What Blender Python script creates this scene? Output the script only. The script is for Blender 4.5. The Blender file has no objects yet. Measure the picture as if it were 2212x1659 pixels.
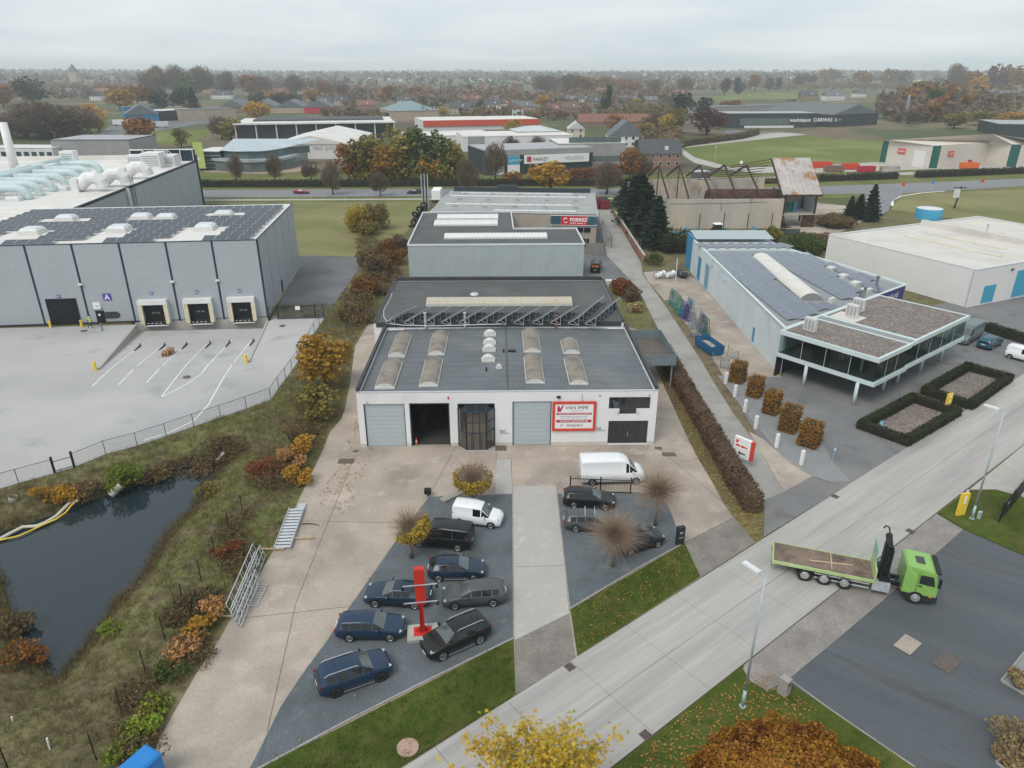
import bpy,bmesh,math,random
import numpy as np
from mathutils import Vector,Matrix
rnd=random.Random(7)
sc=bpy.context.scene
col=sc.collection
F=1545.0;CX=1106.0;CY=829.5;H=35.0;PITCH=math.atan((CY-152)/F)
S_,C_=math.sin(PITCH),math.cos(PITCH)
cam=bpy.data.cameras.new('camera');cam.sensor_width=36.0;cam.lens=36.0*F/2212.0
cam.clip_start=0.5;cam.clip_end=20000
camo=bpy.data.objects.new('camera',cam);col.objects.link(camo)
camo.location=(0,0,H);camo.rotation_euler=(math.pi/2-PITCH,0,0)
sc.camera=camo
SUN_EL,SUN_AZ=math.radians(52),math.radians(215)
w=bpy.data.worlds.new('World');sc.world=w;w.use_nodes=True
nt=w.node_tree;nt.nodes.clear()
def wn(t,**k):
 n=nt.nodes.new(t)
 for a,b in k.items():setattr(n,a,b)
 return n
sky=wn('ShaderNodeTexSky');sky.sky_type='NISHITA';sky.sun_disc=False
sky.sun_elevation=SUN_EL;sky.sun_rotation=SUN_AZ;sky.dust_density=2.5;sky.air_density=1.0
tc=wn('ShaderNodeTexCoord');sep=wn('ShaderNodeSeparateXYZ');nt.links.new(tc.outputs['Generated'],sep.inputs[0])
zz=wn('ShaderNodeMath',operation='MAXIMUM');zz.inputs[1].default_value=0.0;nt.links.new(sep.outputs[2],zz.inputs[0])
za=wn('ShaderNodeMath',operation='ADD');za.inputs[1].default_value=0.13;nt.links.new(zz.outputs[0],za.inputs[0])
cmb=wn('ShaderNodeCombineXYZ')
for i in range(2):
 dv=wn('ShaderNodeMath',operation='DIVIDE');nt.links.new(sep.outputs[i],dv.inputs[0]);nt.links.new(za.outputs[0],dv.inputs[1])
 nt.links.new(dv.outputs[0],cmb.inputs[i])
cn=wn('ShaderNodeTexNoise');cn.inputs['Scale'].default_value=0.55;cn.inputs['Detail'].default_value=7;cn.inputs['Roughness'].default_value=0.52
cn.inputs['Distortion'].default_value=0.35
nt.links.new(cmb.outputs[0],cn.inputs['Vector'])
mr=wn('ShaderNodeMapRange');mr.inputs[1].default_value=0.33;mr.inputs[2].default_value=0.72;mr.inputs[3].default_value=0.82;mr.inputs[4].default_value=1.0
nt.links.new(cn.outputs['Fac'],mr.inputs[0])
cl=wn('ShaderNodeMix',data_type='RGBA');cl.inputs[6].default_value=(6.6,7.6,8.1,1);cl.inputs[7].default_value=(8.5,8.75,8.85,1)
mr2=wn('ShaderNodeMapRange');mr2.inputs[1].default_value=0.36;mr2.inputs[2].default_value=0.72
nt.links.new(cn.outputs['Fac'],mr2.inputs[0]);nt.links.new(mr2.outputs[0],cl.inputs[0])
mx=wn('ShaderNodeMix',data_type='RGBA');nt.links.new(mr.outputs[0],mx.inputs[0]);nt.links.new(sky.outputs[0],mx.inputs[6]);nt.links.new(cl.outputs[2],mx.inputs[7])
bg=wn('ShaderNodeBackground');bg.inputs['Strength'].default_value=0.085;nt.links.new(mx.outputs[2],bg.inputs['Color'])
wo=wn('ShaderNodeOutputWorld');nt.links.new(bg.outputs[0],wo.inputs['Surface'])
sl=bpy.data.lights.new('sun','SUN');sl.energy=1.5;sl.angle=math.radians(26);sl.color=(1.0,0.95,0.88)
slo=bpy.data.objects.new('sun',sl);col.objects.link(slo)
sd=Vector((math.sin(SUN_AZ)*math.cos(SUN_EL),math.cos(SUN_AZ)*math.cos(SUN_EL),math.sin(SUN_EL)))
slo.rotation_euler=sd.to_track_quat('Z','Y').to_euler();slo.location=sd*200+Vector((0,60,0))
vs=sc.view_settings;vs.view_transform='Standard';vs.look='None';vs.gamma=1;vs.use_curve_mapping=False;vs.exposure=0.34
sc.render.engine='CYCLES'
cy=sc.cycles;cy.use_denoising=True
try:cy.denoiser='OPENIMAGEDENOISE'
except Exception:pass
cy.max_bounces=6;cy.diffuse_bounces=3;cy.glossy_bounces=3;cy.transmission_bounces=4;cy.transparent_max_bounces=8;cy.volume_bounces=2
cy.caustics_reflective=False;cy.caustics_refractive=False
RG={'O':(0,0,1.0/1.0,1),'A':(1344,750,1344),'B':(2688,750,1344),'L':(0,750,1344),'P':(0,1700,1100),'Q':(1000,1700,1100),'R':(2000,1700,1100),'T':(2932,1700,1100),'U':(0,2400,1100),'V':(1000,2400,1100),'W':(2000,2400,1100),'X':(2932,2400,1100),'a':(0,200,1344),'b':(1344,200,1344),'c':(2688,200,1344),'d':(0,480,820),'e':(3100,1150,932),'f':(2400,650,850),'h':(750,480,650),'i':(1350,420,650),'j':(1900,420,750),'k':(0,240,700),'l':(1500,300,800),'m':(2200,280,800),'n':(3300,480,732),'o':(2500,1000,666.667)}
def px(reg,x,y):
 if reg=='O':return x,y
 x0,y0,wd=RG[reg][:3];s=wd/2212.0
 return(x0+x*s)/1.822785,(y0+y*s)/1.822785
def G(x,y,z=0.0):
 u=(x-CX)/F;v=(y-CY)/F
 t=(z-H)/(-S_-v*C_)
 return Vector((u*t,(C_-v*S_)*t,z))
def g(reg,x,y,z=0.0):return G(*px(reg,x,y),z)
def gl(reg,pts,z=0.0):return[g(reg,x,y,z)for x,y in pts]
def zt(p,ytop):
 v=(ytop-CY)/F
 return H-p.y*(S_+v*C_)/(C_-v*S_)
def zr(p,reg,y):return zt(p,px(reg,0,y)[1])
def thing(name,label,cat,loc=(0,0,0),rz=0.0,group=None):
 o=bpy.data.objects.new(name,None);col.objects.link(o);o.empty_display_size=0.2
 o.location=loc;o.rotation_euler=(0,0,rz);o['label']=label;o['category']=cat
 if group:o['group']=group
 return o
def tag(o,label,cat,group=None):
 o['label']=label;o['category']=cat
 if group:o['group']=group
 return o
def kind(o,k):o['kind']=k;return o
def inst(name,me,parent=None,loc=(0,0,0),rz=0.0,sc_=None,rot=None):
 o=bpy.data.objects.new(name,me);col.objects.link(o)
 o.location=loc;o.rotation_euler=rot if rot else(0,0,rz)
 if sc_ is not None:o.scale=sc_ if hasattr(sc_,'__len__')else(sc_,)*3
 if parent:o.parent=parent
 return o
def copy_tree(o,parent=None):
 c=o.copy();col.objects.link(c)
 if parent is not None:c.parent=parent
 for ch in list(o.children):copy_tree(ch,c)
 return c
class MB:
 def __init__(s):s.v=[];s.f=[];s.m=[]
 def add(s,vs,fs,mi=0):
  n=len(s.v);s.v+=[tuple(v)for v in vs]
  for f in fs:s.f.append(tuple(i+n for i in f));s.m.append(mi)
  return s
 def quad(s,a,b,c,d,mi=0):return s.add([a,b,c,d],[(0,1,2,3)],mi)
 def poly(s,pts,mi=0):return s.add(pts,[tuple(range(len(pts)))],mi)
 def box(s,x0,y0,z0,x1,y1,z1,mi=0):
  x0,x1=min(x0,x1),max(x0,x1);y0,y1=min(y0,y1),max(y0,y1);z0,z1=min(z0,z1),max(z0,z1)
  return s.add([(x0,y0,z0),(x1,y0,z0),(x1,y1,z0),(x0,y1,z0),(x0,y0,z1),(x1,y0,z1),(x1,y1,z1),(x0,y1,z1)],[(3,2,1,0),(4,5,6,7),(0,1,5,4),(1,2,6,5),(2,3,7,6),(3,0,4,7)],mi)
 def bevbox(s,x0,y0,z0,x1,y1,z1,b=.03,mi=0):
  return s.add([(x0,y0,z0),(x1,y0,z0),(x1,y1,z0),(x0,y1,z0),(x0,y0,z1-b),(x1,y0,z1-b),(x1,y1,z1-b),(x0,y1,z1-b),(x0+b,y0+b,z1),(x1-b,y0+b,z1),(x1-b,y1-b,z1),(x0+b,y1-b,z1)],[(3,2,1,0),(8,9,10,11),(0,1,5,4),(1,2,6,5),(2,3,7,6),(3,0,4,7),(4,5,9,8),(5,6,10,9),(6,7,11,10),(7,4,8,11)],mi)
 def obox(s,c,sx,sy,sz,rz=0.0,mi=0,tilt=0.0):
  R=Matrix.Rotation(rz,3,'Z')@Matrix.Rotation(tilt,3,'Y');c=Vector(c)
  vs=[c+R@Vector((a*sx/2,b*sy/2,d*sz/2))for d in(-1,1)for a,b in((-1,-1),(1,-1),(1,1),(-1,1))]
  return s.add(vs,[(3,2,1,0),(4,5,6,7),(0,1,5,4),(1,2,6,5),(2,3,7,6),(3,0,4,7)],mi)
 def bar(s,a,b,wd,ht=None,mi=0):
  a=Vector(a);b=Vector(b);ht=ht or wd;d=b-a
  if d.length<1e-6:return s
  q=d.to_track_quat('X','Z');vs=[]
  for p in(a,b):
   for y,z in((-1,-1),(1,-1),(1,1),(-1,1)):vs.append(p+q@Vector((0,y*wd/2,z*ht/2)))
  return s.add(vs,[(3,2,1,0),(4,5,6,7),(0,1,5,4),(1,2,6,5),(2,3,7,6),(3,0,4,7)],mi)
 def prism(s,pts,z0,z1,mi=0,mtop=None):
  n=len(pts);P=[(p[0],p[1])for p in pts]
  if sum(P[i][0]*P[(i+1)%n][1]-P[(i+1)%n][0]*P[i][1]for i in range(n))<0:P=P[::-1]
  k=len(s.v);s.v+=[(x,y,z0)for x,y in P]+[(x,y,z1)for x,y in P]
  s.f.append(tuple(k+n-1-i for i in range(n)));s.m.append(mi)
  s.f.append(tuple(k+n+i for i in range(n)));s.m.append(mi if mtop is None else mtop)
  for i in range(n):
   j=(i+1)%n;s.f.append((k+i,k+j,k+n+j,k+n+i));s.m.append(mi)
  return s
 def cyl(s,a,b,r0,r1=None,n=8,mi=0,caps=True):
  a=Vector(a);b=Vector(b);r1=r0 if r1 is None else r1
  q=(b-a).to_track_quat('Z','Y');k=len(s.v)
  for p,r in((a,r0),(b,r1)):
   for i in range(n):
    t=2*math.pi*i/n;s.v.append(tuple(p+q@Vector((math.cos(t)*r,math.sin(t)*r,0))))
  for i in range(n):
   j=(i+1)%n;s.f.append((k+i,k+j,k+n+j,k+n+i));s.m.append(mi)
  if caps:
   s.f.append(tuple(k+n-1-i for i in range(n)));s.m.append(mi);s.f.append(tuple(k+n+i for i in range(n)));s.m.append(mi)
  return s
 def tube(s,path,r,n=6,mi=0):
  path=[Vector(p)for p in path];rs=r if hasattr(r,'__len__')else[r]*len(path)
  k=len(s.v);up=Vector((0,0,1))
  for i,p in enumerate(path):
   d=(path[min(i+1,len(path)-1)]-path[max(i-1,0)])
   q=d.to_track_quat('Z','Y')
   for j in range(n):
    t=2*math.pi*j/n;s.v.append(tuple(p+q@Vector((math.cos(t)*rs[i],math.sin(t)*rs[i],0))))
  for i in range(len(path)-1):
   for j in range(n):
    a=k+i*n+j;b=k+i*n+(j+1)%n
    s.f.append((a,b,b+n,a+n));s.m.append(mi)
  s.f.append(tuple(k+n-1-i for i in range(n)));s.m.append(mi)
  e=k+(len(path)-1)*n;s.f.append(tuple(e+i for i in range(n)));s.m.append(mi)
  return s
 def sphere(s,c,rx,ry=None,rz_=None,nu=10,nv=6,mi=0):
  ry=ry or rx;rz_=rz_ or rx;k=len(s.v);c=Vector(c)
  for i in range(nv+1):
   ph=math.pi*i/nv
   for j in range(nu):
    t=2*math.pi*j/nu
    s.v.append((c.x+rx*math.sin(ph)*math.cos(t),c.y+ry*math.sin(ph)*math.sin(t),c.z+rz_*math.cos(ph)))
  for i in range(nv):
   for j in range(nu):
    a=k+i*nu+j;b=k+i*nu+(j+1)%nu
    s.f.append((a,a+nu,b+nu,b));s.m.append(mi)
  return s
 def mesh(s,name,mats,smooth=False):
  me=bpy.data.meshes.new(name);me.from_pydata(s.v,[],s.f)
  ms=mats if isinstance(mats,(list,tuple))else[mats]
  for m in ms:me.materials.append(m)
  if len(ms)>1:me.polygons.foreach_set('material_index',s.m)
  if smooth:me.polygons.foreach_set('use_smooth',[True]*len(s.f))
  me.update();return me
 def build(s,name,mats,parent=None,smooth=False,loc=(0,0,0),rz=0.0):
  return inst(name,s.mesh(name,mats,smooth),parent,loc,rz)
def box_ob(name,m,parent,x0,y0,z0,x1,y1,z1):return MB().box(x0,y0,z0,x1,y1,z1).build(name,m,parent)
def np_mesh(name,V,Fc,mats,mi=None,smooth=False):
 me=bpy.data.meshes.new(name);V=np.asarray(V,np.float32);Fc=np.asarray(Fc,np.int32);k=Fc.shape[1]
 me.vertices.add(len(V));me.vertices.foreach_set('co',V.ravel())
 me.loops.add(Fc.size);me.loops.foreach_set('vertex_index',Fc.ravel())
 me.polygons.add(len(Fc));me.polygons.foreach_set('loop_start',np.arange(0,Fc.size,k,dtype=np.int32))
 for m in(mats if isinstance(mats,(list,tuple))else[mats]):me.materials.append(m)
 if mi is not None:me.polygons.foreach_set('material_index',np.asarray(mi,np.int32))
 if smooth:me.polygons.foreach_set('use_smooth',np.ones(len(Fc),bool))
 me.update(calc_edges=True);me.validate();return me
def frame(a,b):
 a=Vector(a[:2]);b=Vector(b[:2]);d=b-a;return(a.x,a.y),math.atan2(d.y,d.x),d.length
def loc_in(o,rz,p):
 d=Vector((p[0]-o[0],p[1]-o[1]));c,s=math.cos(-rz),math.sin(-rz);return Vector((d.x*c-d.y*s,d.x*s+d.y*c))
def text_mesh(txt,size,m,key=None,ext=0.006,align='LEFT',bold=0.0,xs=1.0):
 cu=bpy.data.curves.new('lettering','FONT');cu.body=txt;cu.size=size;cu.extrude=ext;cu.align_x=align;cu.offset=bold;cu.resolution_u=3
 o=bpy.data.objects.new('lettering',cu);col.objects.link(o)
 bpy.context.view_layer.update()
 me=bpy.data.meshes.new_from_object(o.evaluated_get(bpy.context.evaluated_depsgraph_get()))
 col.objects.unlink(o);bpy.data.objects.remove(o)
 me.materials.clear();me.materials.append(m)
 if xs!=1.0:me.transform(Matrix.Diagonal((xs,1,1,1)))
 return me
def lettering(txt,size,m,parent,loc,rot=(math.pi/2,0,0),name='lettering',**k):
 return inst(name,text_mesh(txt,size,m,**k),parent,loc,rot=rot)
def dashes(par,x0,x1,z,h,m,y=-.05,n=5):
 rr=random.Random(int(x0*77+z*31));x=x0
 while x<x1-.05:
  w_=min(x1-x,rr.uniform(.5,1.5)*(x1-x0)/n);box_ob('print_line',m,par,x,y,z,x+w_*.86,y+.006,z+h);x+=w_
MT={}
def mat(name,c=(.5,.5,.5),rough=.75,var=.10,vs_=.35,fine=.08,fs=9.0,metal=0.0,spec=.35,bump=0.0,bs=25.0,c2=None,c2s=.15,c2r=(.5,.68),c3=None,c3s=2.0,c3r=(.6,.72),coat=0.0,stretch=None,rot=0.0):
 if name in MT:return MT[name]
 m=bpy.data.materials.new(name);m.use_nodes=True;t=m.node_tree;N=t.nodes;K=t.links
 b=N['Principled BSDF'];b.inputs['Roughness'].default_value=rough;b.inputs['Metallic'].default_value=metal
 b.inputs['Specular IOR Level'].default_value=spec;b.inputs['Coat Weight'].default_value=coat;b.inputs['Coat Roughness'].default_value=.08
 geo=N.new('ShaderNodeNewGeometry');pos=geo.outputs['Position']
 if rot:
  vr=N.new('ShaderNodeVectorRotate');vr.rotation_type='Z_AXIS';vr.inputs['Angle'].default_value=rot;K.new(pos,vr.inputs['Vector']);pos=vr.outputs[0]
 if stretch:
  mp=N.new('ShaderNodeVectorMath');mp.operation='MULTIPLY';mp.inputs[1].default_value=stretch;K.new(pos,mp.inputs[0]);pos=mp.outputs[0]
 def noise(s,d=4):
  n=N.new('ShaderNodeTexNoise');n.inputs['Scale'].default_value=s;n.inputs['Detail'].default_value=d;K.new(pos,n.inputs['Vector']);return n.outputs['Fac']
 def rng(v,a,bb,lo,hi):
  r=N.new('ShaderNodeMapRange');r.inputs[1].default_value=a;r.inputs[2].default_value=bb;r.inputs[3].default_value=lo;r.inputs[4].default_value=hi;K.new(v,r.inputs[0]);return r.outputs[0]
 def mixc(f,A,B):
  x=N.new('ShaderNodeMix');x.data_type='RGBA';K.new(f,x.inputs[0])
  for i,q in((6,A),(7,B)):
   if isinstance(q,tuple):x.inputs[i].default_value=(*q[:3],1)
   else:K.new(q,x.inputs[i])
  return x.outputs[2]
 cur=c
 if c2:cur=mixc(rng(noise(c2s,5),c2r[0],c2r[1],0,1),cur,c2)
 if c3:cur=mixc(rng(noise(c3s,4),c3r[0],c3r[1],0,1),cur,c3)
 if var or fine:
  a=rng(noise(vs_,5),.3,.7,1-var,1+var);f2=rng(noise(fs,3),.3,.7,1-fine,1+fine)
  mm=N.new('ShaderNodeMath');mm.operation='MULTIPLY';K.new(a,mm.inputs[0]);K.new(f2,mm.inputs[1])
  vm=N.new('ShaderNodeVectorMath');vm.operation='SCALE';K.new(mm.outputs[0],vm.inputs['Scale'])
  if isinstance(cur,tuple):vm.inputs[0].default_value=cur[:3]
  else:K.new(cur,vm.inputs[0])
  cur=vm.outputs[0]
 if isinstance(cur,tuple):b.inputs['Base Color'].default_value=(*cur[:3],1)
 else:K.new(cur,b.inputs['Base Color'])
 if bump:
  bp=N.new('ShaderNodeBump');bp.inputs['Strength'].default_value=1.0;bp.inputs['Distance'].default_value=bump;K.new(noise(bs,4),bp.inputs['Height']);K.new(bp.outputs[0],b.inputs['Normal'])
 MT[name]=m;return m
def leafmat(name,cols,rough=.6,trans=.22):
 if name in MT:return MT[name]
 m=bpy.data.materials.new(name);m.use_nodes=True;t=m.node_tree;N=t.nodes;K=t.links
 b=N['Principled BSDF'];b.inputs['Roughness'].default_value=rough;b.inputs['Specular IOR Level'].default_value=.2
 geo=N.new('ShaderNodeNewGeometry');oi=N.new('ShaderNodeObjectInfo')
 ns=N.new('ShaderNodeTexNoise');ns.inputs['Scale'].default_value=.45;ns.inputs['Detail'].default_value=2;K.new(geo.outputs['Position'],ns.inputs['Vector'])
 a1=N.new('ShaderNodeMath');a1.operation='MULTIPLY_ADD';a1.inputs[1].default_value=.55;K.new(geo.outputs['Random Per Island'],a1.inputs[0])
 a2=N.new('ShaderNodeMapRange');a2.inputs[1].default_value=.3;a2.inputs[2].default_value=.7;a2.inputs[3].default_value=-.05;a2.inputs[4].default_value=.5;K.new(ns.outputs['Fac'],a2.inputs[0]);K.new(a2.outputs[0],a1.inputs[2])
 r=N.new('ShaderNodeValToRGB');e=r.color_ramp.elements
 for i,c in enumerate(cols):
  p=i/max(1,len(cols)-1)
  if i<2:el=e[i];el.position=p
  else:el=e.new(p)
 for i,c in enumerate(cols):r.color_ramp.elements[i].position=i/max(1,len(cols)-1)
 for i,c in enumerate(cols):r.color_ramp.elements[i].color=(*c,1)
 K.new(a1.outputs[0],r.inputs[0])
 hs=N.new('ShaderNodeHueSaturation');mv=N.new('ShaderNodeMapRange');mv.inputs[3].default_value=.78;mv.inputs[4].default_value=1.18;K.new(oi.outputs['Random'],mv.inputs[0]);K.new(mv.outputs[0],hs.inputs['Value'])
 K.new(r.outputs[0],hs.inputs['Color']);K.new(hs.outputs[0],b.inputs['Base Color'])
 tr=N.new('ShaderNodeBsdfTranslucent');K.new(hs.outputs[0],tr.inputs['Color'])
 ms=N.new('ShaderNodeMixShader');ms.inputs[0].default_value=trans;K.new(b.outputs[0],ms.inputs[1]);K.new(tr.outputs[0],ms.inputs[2])
 K.new(ms.outputs[0],N['Material Output'].inputs['Surface'])
 MT[name]=m;return m
def glassmat(name,tint=(.55,.68,.68),dark=.5,rough=.02,ior=2.1,base=(.01,.014,.016)):
 if name in MT:return MT[name]
 m=bpy.data.materials.new(name);m.use_nodes=True;t=m.node_tree;N=t.nodes;K=t.links
 b=N['Principled BSDF'];b.inputs['Base Color'].default_value=(*base,1);b.inputs['Roughness'].default_value=rough;b.inputs['IOR'].default_value=ior
 tr=N.new('ShaderNodeBsdfTransparent');tr.inputs['Color'].default_value=(*tint,1)
 ms=N.new('ShaderNodeMixShader');ms.inputs[0].default_value=1-dark;K.new(b.outputs[0],ms.inputs[1]);K.new(tr.outputs[0],ms.inputs[2])
 K.new(ms.outputs[0],N['Material Output'].inputs['Surface']);MT[name]=m;return m
# ================================================================= SETTING: ground
def brickmat(name,c1,c2,mortar,bw=.22,bh=.11,rot=0.0,rough=.85,msize=.012):
 if name in MT:return MT[name]
 m=bpy.data.materials.new(name);m.use_nodes=True;t=m.node_tree;N=t.nodes;K=t.links;b=N['Principled BSDF'];b.inputs['Roughness'].default_value=rough
 geo=N.new('ShaderNodeNewGeometry');rt=N.new('ShaderNodeVectorRotate');rt.rotation_type='Z_AXIS';rt.inputs['Angle'].default_value=rot;K.new(geo.outputs['Position'],rt.inputs['Vector'])
 br=N.new('ShaderNodeTexBrick');br.inputs['Color1'].default_value=(*c1,1);br.inputs['Color2'].default_value=(*c2,1);br.inputs['Mortar'].default_value=(*mortar,1)
 br.inputs['Scale'].default_value=1;br.inputs['Brick Width'].default_value=bw;br.inputs['Row Height'].default_value=bh;br.inputs['Mortar Size'].default_value=msize;K.new(rt.outputs[0],br.inputs['Vector'])
 ns=N.new('ShaderNodeTexNoise');ns.inputs['Scale'].default_value=.5;ns.inputs['Detail'].default_value=5;K.new(geo.outputs['Position'],ns.inputs['Vector'])
 mr_=N.new('ShaderNodeMapRange');mr_.inputs[1].default_value=.3;mr_.inputs[2].default_value=.7;mr_.inputs[3].default_value=.78;mr_.inputs[4].default_value=1.2;K.new(ns.outputs['Fac'],mr_.inputs[0])
 vm=N.new('ShaderNodeVectorMath');vm.operation='SCALE';K.new(br.outputs['Color'],vm.inputs[0]);K.new(mr_.outputs[0],vm.inputs['Scale']);K.new(vm.outputs[0],b.inputs['Base Color'])
 bp=N.new('ShaderNodeBump');bp.inputs['Distance'].default_value=.01;bp.invert=True;K.new(br.outputs['Fac'],bp.inputs['Height']);K.new(bp.outputs[0],b.inputs['Normal'])
 MT[name]=m;return m
mat('ground_rough',(.165,.148,.075),.95,.22,.08,.3,2.2,c2=(.125,.135,.048),c2s=.05,c2r=(.45,.6),c3=(.13,.105,.065),c3s=.35,c3r=(.5,.64),bump=.12,bs=2.5,spec=.1)
mat('ground_far',(.105,.095,.065),.95,.2,.004,.1,.05,c2=(.085,.105,.045),c2s=.006,c2r=(.46,.5),c3=(.17,.135,.09),c3s=.009,c3r=(.52,.56),spec=.1)
mat('concrete_tan',(.385,.325,.275),.85,.16,.16,.09,5,c2=(.25,.215,.185),c2s=.14,c2r=(.47,.70),c3=(.44,.38,.325),c3s=.5,c3r=(.52,.72),bump=.004,bs=14)
mat('concrete_light',(.41,.385,.355),.85,.10,.2,.06,6,c2=(.34,.325,.31),c2s=.2,c2r=(.5,.75),c3=(.47,.45,.42),c3s=.9,c3r=(.55,.75),bump=.003,bs=14)
mat('concrete_yard',(.42,.41,.41),.85,.10,.07,.05,3,c2=(.37,.365,.37),c2s=.05,c2r=(.48,.6),c3=(.30,.295,.29),c3s=.16,c3r=(.60,.74),bump=.003,bs=12)
mat('concrete_road',(.385,.368,.348),.82,.10,.5,.05,4,c2=(.325,.315,.305),c2s=.55,c2r=(.48,.68),c3=(.44,.425,.40),c3s=1.3,c3r=(.55,.75),bump=.003,bs=18,stretch=(.06,1,1),rot=-.655)
mat('concrete_lane',(.32,.305,.285),.85,.12,.2,.07,5,c2=(.25,.24,.225),c2s=.3,c2r=(.5,.7),bump=.003,bs=14)
mat('asphalt_dark',(.082,.092,.102),.8,.12,.25,.12,14,c2=(.10,.11,.12),c2s=.3,c2r=(.45,.62),c3=(.062,.068,.076),c3s=.6,c3r=(.55,.72),bump=.004,bs=40,stretch=(.12,1,1),rot=.6)
mat('asphalt_mid',(.16,.165,.17),.85,.12,.15,.1,12,c2=(.12,.125,.13),c2s=.12,c2r=(.45,.65),bump=.004,bs=30)
mat('asphalt_econ',(.17,.172,.175),.85,.12,.15,.1,12,c2=(.215,.205,.195),c2s=.13,c2r=(.48,.66),c3=(.135,.13,.13),c3s=.4,c3r=(.55,.7),bump=.004,bs=30)
mat('gravel_blue',(.115,.135,.15),.9,.12,.25,.34,22,c2=(.09,.105,.112),c2s=.2,c2r=(.5,.66),c3=(.15,.16,.165),c3s=1.2,c3r=(.58,.74),bump=.02,bs=32)
mat('gravel_grey',(.24,.245,.25),.9,.1,.3,.35,20,bump=.02,bs=30)
mat('gravel_brown',(.20,.168,.152),.9,.15,.5,.6,5,bump=.02,bs=30)
mat('soil',(.075,.06,.045),.95,.2,.4,.3,8,c2=(.11,.09,.06),c2s=.5,bump=.03,bs=12)
mat('lawn',(.068,.092,.016),.95,.22,.25,.32,14,c2=(.10,.105,.026),c2s=.35,c2r=(.48,.64),c3=(.045,.075,.010),c3s=1.2,c3r=(.52,.68),bump=.04,bs=22,spec=.1)
mat('grass_dry',(.215,.20,.095),.95,.15,.06,.2,3,c2=(.17,.175,.07),c2s=.05,c2r=(.45,.6),bump=.05,bs=5,spec=.1)
mat('grass_field',(.135,.165,.042),.95,.12,.02,.15,1.2,c2=(.19,.20,.075),c2s=.02,c2r=(.5,.65),spec=.1)
mat('grass_verge',(.15,.155,.055),.95,.18,.06,.22,2.0,c2=(.10,.13,.035),c2s=.08,c2r=(.45,.62),c3=(.18,.15,.08),c3s=.3,c3r=(.55,.7),spec=.1)
mat('road_asphalt',(.20,.205,.215),.85,.08,.05,.06,2)
mat('paint_white',(.72,.72,.70),.6,.12,.8,.1,8)
mat('path_red',(.34,.25,.19),.9,.1,.1,.08,2)
mat('joint',(.06,.055,.05),.95,.1,1,.1,5)
mat('kerb',(.30,.285,.265),.85,.12,.6,.1,8)
brickmat('pavers',(.33,.30,.275),(.27,.245,.23),(.15,.14,.13),.24,.12,-.65)
brickmat('pavers_apron',(.285,.255,.23),(.22,.20,.18),(.14,.125,.11),.22,.11,.4)
water=bpy.data.materials.new('pond_water');water.use_nodes=True
_b=water.node_tree.nodes['Principled BSDF'];_b.inputs['Base Color'].default_value=(.014,.026,.032,1);_b.inputs['Roughness'].default_value=.06;_b.inputs['IOR'].default_value=1.5
_n=water.node_tree.nodes.new('ShaderNodeTexNoise');_n.inputs['Scale'].default_value=2.2;_n.inputs['Detail'].default_value=3
_g=water.node_tree.nodes.new('ShaderNodeNewGeometry');water.node_tree.links.new(_g.outputs['Position'],_n.inputs['Vector'])
_p=water.node_tree.nodes.new('ShaderNodeBump');_p.inputs['Distance'].default_value=.012;water.node_tree.links.new(_n.outputs['Fac'],_p.inputs['Height']);water.node_tree.links.new(_p.outputs[0],_b.inputs['Normal'])
WZ=-1.5
pond=gl('P',[(-700,1010),(0,800),(300,700),(640,570),(860,500),(1090,410),(1330,318),(1600,235),(1720,210),(1745,260),(1690,360),(1590,430),(1540,590),(1440,690),(1330,790),(1230,950),(1150,1100),(1060,1210),(920,1350),(850,1450),(780,1580)],WZ)+gl('U',[(740,190),(640,330),(560,420),(450,560),(330,480),(260,370),(190,290),(150,240),(130,100),(90,20)],WZ)+gl('P',[(60,1330),(20,1180),(-40,1080),(-700,1500)],WZ)
PP=np.array([(p.x,p.y)for p in pond])
def poly_dist(X,Y,P):
 d=np.full(X.shape,1e9);ins=np.zeros(X.shape,bool);n=len(P)
 for i in range(n):
  ax,ay=P[i];bx,by=P[(i+1)%n];ex,ey=bx-ax,by-ay;L2=ex*ex+ey*ey+1e-12
  t=np.clip(((X-ax)*ex+(Y-ay)*ey)/L2,0,1)
  d=np.minimum(d,np.hypot(X-ax-t*ex,Y-ay-t*ey))
  c=((ay>Y)!=(by>Y))&(X<(bx-ax)*(Y-ay)/(by-ay+1e-12)+ax);ins^=c
 return np.where(ins,-d,d)
DK=[g('L',885,870),g('L',640,1160),g('L',1610,1115),g('L',1735,850)]
DKP=np.array([(p.x,p.y)for p in DK]);DKP[0,1]+=2;DKP[3,1]+=2
def vnoise(X,Y,s,seed):
 r=np.random.RandomState(seed);o=np.zeros(np.shape(X))
 for k in range(5):
  a=r.uniform(0,6.28);f=s*(1+.7*k);o+=np.sin((X*math.cos(a)+Y*math.sin(a))*f+r.uniform(0,6.28))/(1+.6*k)
 return o/2.2
def hill(X,Y):
 D=np.hypot(X,Y)
 a=np.clip((D-1300)/3200,0,1);a=a*a*(3-2*a)
 hz=a*(19+9*vnoise(X,Y,.0011,3)+7*vnoise(X,Y,.0029,5)+10*np.clip(-X/2500,0,1.2))
 q=np.exp(-((X-560)/210)**2-((Y-720)/190)**2)*13
 return hz+q
def height(X,Y):
 dp=poly_dist(X,Y,PP)
 bank=np.clip(dp/4.2,0,1);z=np.where(dp<0,WZ-.15-np.clip(-dp,0,2)*.4,(WZ-.12)*(1-bank**.8))
 z=np.where(dp>.2,z+.10*vnoise(X,Y,1.3,11)*np.clip(dp,0,1)*np.exp(-dp/9),z)
 dd=poly_dist(X,Y,DKP);z=np.where(dd<.8,-2.0,z)
 return z+hill(X,Y)-.03
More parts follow.
